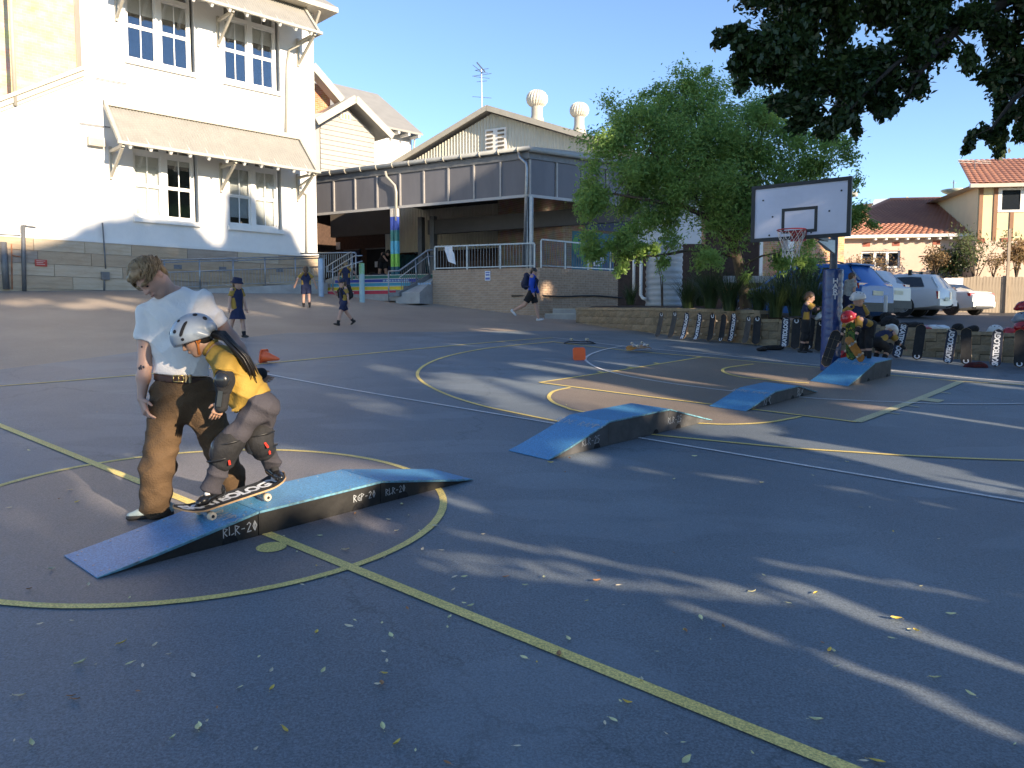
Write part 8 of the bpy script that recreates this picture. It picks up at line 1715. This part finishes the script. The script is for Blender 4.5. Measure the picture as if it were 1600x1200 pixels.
def shrub(name, label, px, py, Y, w_, h, n, m, ls, stems=5, group=None, trunk=None, sub=6):
    b = At(px, py, Y); t = T(name, label, 'shrub', b, 0, group); q = MB(); C = []
    for k in range(stems):
        a = random.uniform(0, 6.28); tip = Vector((math.cos(a)*w_*random.uniform(.2, 1), math.sin(a)*w_*random.uniform(.2, .8), h*random.uniform(.6, 1.0))); mid = tip*.5+Vector((random.uniform(-.1, .1), 0, .1*h)); q.tube([(0, 0, -.2), mid*.6, mid, tip], [.03*h**.5, .02, .014, .005], 5, cap=False)
        for j in range(sub):
            s2 = mid.lerp(tip, random.random()); e2_ = s2+Vector(rdir(1, .3)[0])*w_*.45; q.tube([s2, e2_], [.008, .003], 4, cap=False); C += [np.array(s2.lerp(e2_, random.uniform(.2, 1.1)))+RNG.normal(size=3)*w_*.12 for _ in range(max(1, n//(stems*sub)))]
    q.build('stems', m_bark, t, fix=False); C = np.array(C); D = rdir(len(C)); o = leaves('foliage', C, D, perp(D), ls[0]*RNG.uniform(.7, 1.3, len(C)), ls[1], m, t); tag(o, kind='stuff'); return t
shrub('sapling', 'thin leafy sapling between the garden and the blue car', 1245, 480, 20.6, .75, 1.75, 900, m_aca, (.09, .035), 6); shrub('sapling', 'bare leaning double stem with few leaves before the water tank', 1035, 474, 24.4, .5, 1.5, 120, m_aca, (.08, .03), 2, sub=3)
GR = 'bushes above the paling fence'
shrub('dry_bush', 'brown and green bush before the pink wall, left of the fence tree', 1462, 424, 43, 1.0, 1.0, 800, m_dryl, (.16, .08), 9, GR); shrub('dark_bush', 'dark green low bush in the recess of the pink wall', 1490, 428, 43.5, 1.6, 1.0, 2000, m_fig, (.16, .09), 9, GR); shrub('fence_tree', 'small pale olive tree with a bent trunk above the fence', 1524, 436, 42.2, 1.6, 2.7, 900, m_olive, (.20, .06), 8, GR); shrub('dry_bush', 'sparse orange tinged bush under the louvre window', 1385, 424, 44, 1.2, .7, 220, m_dryl, (.14, .07), 9, GR); shrub('dry_bush', 'orange leaved bush at the right edge above the fence', 1588, 430, 42.5, 1.0, 1.9, 1300, m_dryl, (.18, .08), 9, GR); shrub('dry_bush', 'thin pinkish bush between the two bushes at the right', 1552, 430, 42.6, 1.0, 1.1, 400, m_dryl, (.14, .06), 7, GR); shrub('dry_bush', 'sparse twiggy bush left of the louvre window', 1345, 424, 43.5, 1.1, .7, 200, m_dryl, (.14, .06), 8, GR)
# ------------------------------------------------------------------ the row of big trees behind the photographer: their shade lies over the court
_a = np.array([-math.sin(SUN_AZ), math.cos(SUN_AZ)]); _b = np.array([math.cos(SUN_AZ), math.sin(SUN_AZ)]); TE = math.tan(SUN_EL)
def st(P): q_ = P[0]*_a[0]+P[1]*_a[1]; return P[0]*_b[0]+P[1]*_b[1], P[2]+q_*TE
def fst(px, py): x, z = SCH.hit(px, py, 0); return st(SCH.M @ Vector((x, 0, z)))
EDGE = [(-6, 7), (2, 8.5)]+[fst(*p) for p in ((-50, 396), (50, 388), (100, 372), (132, 352), (165, 342), (203, 340), (214, 322), (224, 342), (300, 345), (322, 370), (338, 383), (350, 378), (354, 300), (370, 285), (392, 296), (425, 345), (455, 360), (470, 392), (496, 425))]
sE = EDGE[-1][0]; EDGE += [(sE+.9, EDGE[-1][1]), (sE+2.2, 13.0), (21, 14.2), (26, 14.6), (31, 13.0), (34.5, 11.2), (36, 8), (37.5, 3), (38, -3)]
EDGE.sort(); ex_, ey_ = np.array([e[0] for e in EDGE]), np.array([e[1] for e in EDGE])
GAPS = []; NEAR = lambda s, t: t < 1.6 and s < 12  # sun patches set by hand; leaves that would shade them are left out
def gap(pts, r, p=1.0, Y=None):
    Q = [st(At(x, y, Y)) if Y else st(G(x, y)) for x, y in pts]
    for a, b in zip(Q[:-1], Q[1:]) if len(Q) > 1 else [(Q[0], Q[0])]: GAPS.append((a, b, r, p))
gap([(1225, 690), (1330, 706), (1450, 738), (1560, 764)], .20); gap([(1290, 700), (1400, 722)], .24); gap([(1440, 646), (1600, 670)], .06); gap([(910, 603), (985, 622), (1060, 648)], .34); gap([(1000, 620), (1100, 650)], .15); gap([(1050, 655), (1130, 668)], .12, .7); gap([(925, 562), (985, 578)], .18, 1); gap([(985, 580), (1075, 594)], .16); gap([(1105, 560), (1240, 585)], .06); gap([(1150, 580), (1262, 600)], .09)
gap([(745, 594), (800, 612), (875, 648)], .29); gap([(690, 600), (760, 618)], .13, .7); gap([(800, 598), (855, 612)], .10); gap([(860, 620), (900, 630)], .16); gap([(825, 572), (875, 580)], .08); gap([(850, 560), (930, 575)], .08, .9); gap([(830, 545), (890, 560)], .09, .9); gap([(700, 535), (745, 546)], .10, .9); gap([(755, 532), (800, 541)], .08); gap([(690, 520), (730, 527)], .08, .8); gap([(750, 512), (765, 518)], .07, .9); gap([(785, 515), (810, 521)], .06, .9); gap([(630, 530), (650, 540)], .07, .7); gap([(810, 540), (840, 546)], .07, .8); gap([(600, 575), (615, 580)], .08, .6); gap([(660, 555), (690, 562)], .08, .6); gap([(560, 625), (600, 640)], .08, .5); gap([(620, 690), (690, 710)], .06, .7)
gap([(1000, 735), (1200, 752), (1340, 768)], .10, .28); gap([(1245, 918), (1400, 982), (1600, 1058)], .06, 1); gap([(1300, 1030), (1450, 1090), (1600, 1160)], .05, .28); gap([(1080, 950), (1200, 995)], .06, .2); gap([(705, 832), (1000, 890), (1241, 937)], .026, .14); gap([(655, 882), (900, 905), (1241, 941)], .028, .14); gap([(660, 865), (900, 888)], .03, .16); gap([(980, 760), (1080, 790)], .06, .2); gap([(1200, 880), (1500, 930)], .03, .18)
gap([(330, 722), (350, 770)], .13, .95); gap([(310, 735), (322, 800)], .10, .9); gap([(190, 745), (260, 770)], .12, .55); gap([(470, 712), (530, 735)], .09, .95); gap([(430, 725), (450, 750)], .08, .9); gap([(0, 830), (40, 850)], .12, .35); gap([(520, 800), (560, 812)], .12, .6); gap([(680, 770), (725, 790)], .06, .6); gap([(610, 742), (650, 748)], .06, .8); gap([(480, 770), (560, 770)], .07, .8, 5.6)
for px, py, r, p in ((250, 690, .05, .5), (252, 750, .11, .75), (235, 770, .08, .7), (330, 650, .12, 1), (345, 700, .10, 1), (225, 420, .06, .6), (352, 482, .03, .35)): gap([(px, py)], r, p, 5.35)
for px, py, r, p in ((372, 622, .09, 1), (395, 610, .06, .9), (360, 600, .05, .8), (360, 690, .05, .4), (350, 740, .06, .5), (415, 670, .04, .4), (275, 530, .03, .6)): gap([(px, py)], r, p, 5.05)
for pts, r, p in (([(20, 473), (60, 470)], .16, .8), ([(110, 478), (140, 478)], .14, 1), ([(150, 472), (195, 480)], .20, 1), ([(180, 466), (210, 470)], .12, .8), ([(240, 458), (255, 458)], .10, .8), ([(435, 472), (455, 476)], .14, .9), ([(335, 480), (355, 484)], .16, .9), ([(395, 490), (410, 492)], .12, .8), ([(490, 475), (510, 475)], .10, .7)): gap(pts, r, p)
for px, py, Y, r, p in ((945, 495, 22.5, .12, .7), (985, 505, 21.5, .14, .7), (1015, 510, 20.5, .10, .8), (1060, 520, 19.6, .10, .6), (1100, 515, 18.6, .12, .6), (1140, 520, 18, .10, .6), (908, 497, 24.3, .08, .9), (855, 455, 27.2, .13, 1), (848, 460, 27.2, .10, .7), (1495, 556, 15.6, .14, .9), (1518, 550, 15.5, .10, .8), (1470, 560, 15.7, .06, .8), (1158, 452, 19.4, .14, 1), (1190, 320, 13.6, .16, .6), (1185, 360, 13.6, .10, .5), (1200, 300, 13.5, .12, .6), (700, 455, 28, .1, .6)): gap([(px, py)], r, p, Y)
gap([(1395, 580), (1500, 590), (1600, 599)], .07, .95); gap([(1355, 594), (1440, 605)], .08, .9); gap([(1545, 602), (1600, 609)], .05, .9); gap([(1290, 588), (1300, 598)], .05, .8); gap([(1080, 545), (1180, 560)], .05, .8)
def gapmask(s, t, near=False):
    """how far each leaf is inside one of the openings cut to let chosen sun patches through"""
    keep = np.ones(len(s), bool)
    for (s0, t0), (s1, t1), r, p in GAPS:
        low = NEAR(s0, t0) or NEAR(s1, t1)
        if near: r, p = (r*.9+.045, p) if p > .5 else (.030+.07*p+.10*r, 1)
        elif low: r, p = r*1.2+.34, 1
        else: r = r*1.1+.15
        lo, hi = min(s0, s1)-r, max(s0, s1)+r; i = np.where((s > lo) & (s < hi))[0]
        if len(i) == 0: continue
        ds, dt = s1-s0, t1-t0; L2 = ds*ds+dt*dt
        u = np.clip(((s[i]-s0)*ds+(t[i]-t0)*dt)/max(1e-9, L2), 0, 1); d = np.hypot(s[i]-s0-u*ds, t[i]-t0-u*dt); hit = (d < r*(.85+.3*RNG.random(len(i)))) & (RNG.random(len(i)) < (1 if p > .97 else max(.2, 1+math.log(p)/5.0))); keep[i[hit]] = False
    return keep
NT = 6; SW = 44.0/NT; m_shade = leafmat('fig_leaf_mass', (.05, .085, .022), (.022, .042, .013), .4, .12)
for k in range(NT):
    sc_ = -6+SW*(k+.5); kk = 19+1.5*math.sin(k*2.1); c = Vector((*(_b*sc_-_a*kk), 0)); c.z = Hg(c.x, c.y)
    if k > 3: c.z = Hc(c.x, c.y) if False else c.z
    t = T('shade_tree', ['broad fig tree far left behind the photographer', 'broad fig tree left behind the photographer', 'broad fig tree straight behind the photographer', 'broad fig tree right behind the photographer', 'broad fig tree at the right side of the court', 'broad fig tree at the right side of the car park'][k], 'tree', c, 0, 'row of big fig trees shading the court')
    cand = np.arange(-2.6, 2.7, .2); cost = [sum(3*pp_*(max(0, 1.3-abs(.5*(a[0]+b_[0])-sc_-o))) for a, b_, r_, pp_ in GAPS)+abs(o)*.1 for o in cand]; off = cand[int(np.argmin(cost))]; ox, oy = _b*off
    q = MB(); q.tube([(ox, oy, -.3), (ox+.1, oy, 2), (ox, oy+.1, 4.2), (ox*.8, oy*.8, 7.5)], [.65, .42, .38, .3], 10, cap=False)
    for j in range(9): a = j*.698; q.tube([(ox*.85, oy*.85, 7.0+.3*j), (math.cos(a)*1.6, math.sin(a)*1.6, 8.6+.4*j), (math.cos(a)*3.4, math.sin(a)*3.2, 10+.7*j), (math.cos(a)*4.4, math.sin(a)*3.8, 11+.8*j)], [.2, .14, .08, .03], 6, cap=False)
    q.build('trunk', m_barkd, t, True, fix=False)
    n = 50000; s_ = sc_+RNG.uniform(-SW*.56, SW*.56, n); dk = RNG.uniform(-4.2, 4.2, n)
    tmax = np.interp(s_, ex_, ey_)-RNG.random(n)**2*.15; t0 = -.8; t_ = t0+(tmax-t0)*RNG.random(n)
    ok = (tmax > t0+.3) & gapmask(s_, t_) & (np.abs(dk) < 4.2*np.sqrt(np.clip(1.15-((s_-sc_)/(SW*.62))**2, 0, 1)))
    s_, dk, t_ = s_[ok], dk[ok], t_[ok]; K = kk+dk
    X = np.stack([_b[0]*s_-_a[0]*K, _b[1]*s_-_a[1]*K, t_+K*TE], 1)-np.array(c)
    N = RNG.normal(size=X.shape)*.45+np.array(TO_SUN); N /= np.linalg.norm(N, axis=1)[:, None]; D = perp(N)
    o = leaves('crown', X, D, N, RNG.uniform(.16, .30, len(X)), RNG.uniform(.13, .22, len(X)), m_shade, t, .08); tag(o, kind='stuff')
# unseen hedge added close behind; gaps cut to throw the narrow streaks in the foreground
c = Vector((*(_b*4.5-_a*7), 0)); c.z = Hg(c.x, c.y); t = T('added_hedge', 'added unseen hedge close behind the camera, gaps cut to shape the sun streaks', 'hedge', c, 0)
q = MB()
for k in range(14):
    s_ = -3.4+k*1.22; p = Vector((*(_b*s_-_a*7.0), 0))-c; g_ = Hg(p.x+c.x, p.y+c.y)-c.z; q.tube([(p.x, p.y, g_-.2), (p.x+.05, p.y, g_+1.2), (p.x, p.y+.1, g_+3), (p.x+.1, p.y, g_+3.4)], [.07, .06, .05, .015], 6, cap=False)
q.build('stems', m_barkd, t, True, fix=False)
n = 125000; s_ = RNG.uniform(-4, 13.2, n); dk = RNG.uniform(-.9, .9, n); t_ = RNG.uniform(-2.2, 1.9, n)+.15*np.sin(s_*2.1); ok = gapmask(s_, t_, True); s_, dk, t_ = s_[ok], dk[ok], t_[ok]; K = 7+dk
X = np.stack([_b[0]*s_-_a[0]*K, _b[1]*s_-_a[1]*K, t_+K*TE], 1); ok = X[:, 2] > .2+np.array([Hg(x, y) for x, y in X[:, :2]]); X = X[ok]-np.array(c)
N = RNG.normal(size=X.shape)*.5+np.array(TO_SUN); N /= np.linalg.norm(N, axis=1)[:, None]
tag(leaves('foliage', X, perp(N), N, RNG.uniform(.09, .14, len(X)), RNG.uniform(.065, .095, len(X)), m_shade, t, .08), kind='stuff')
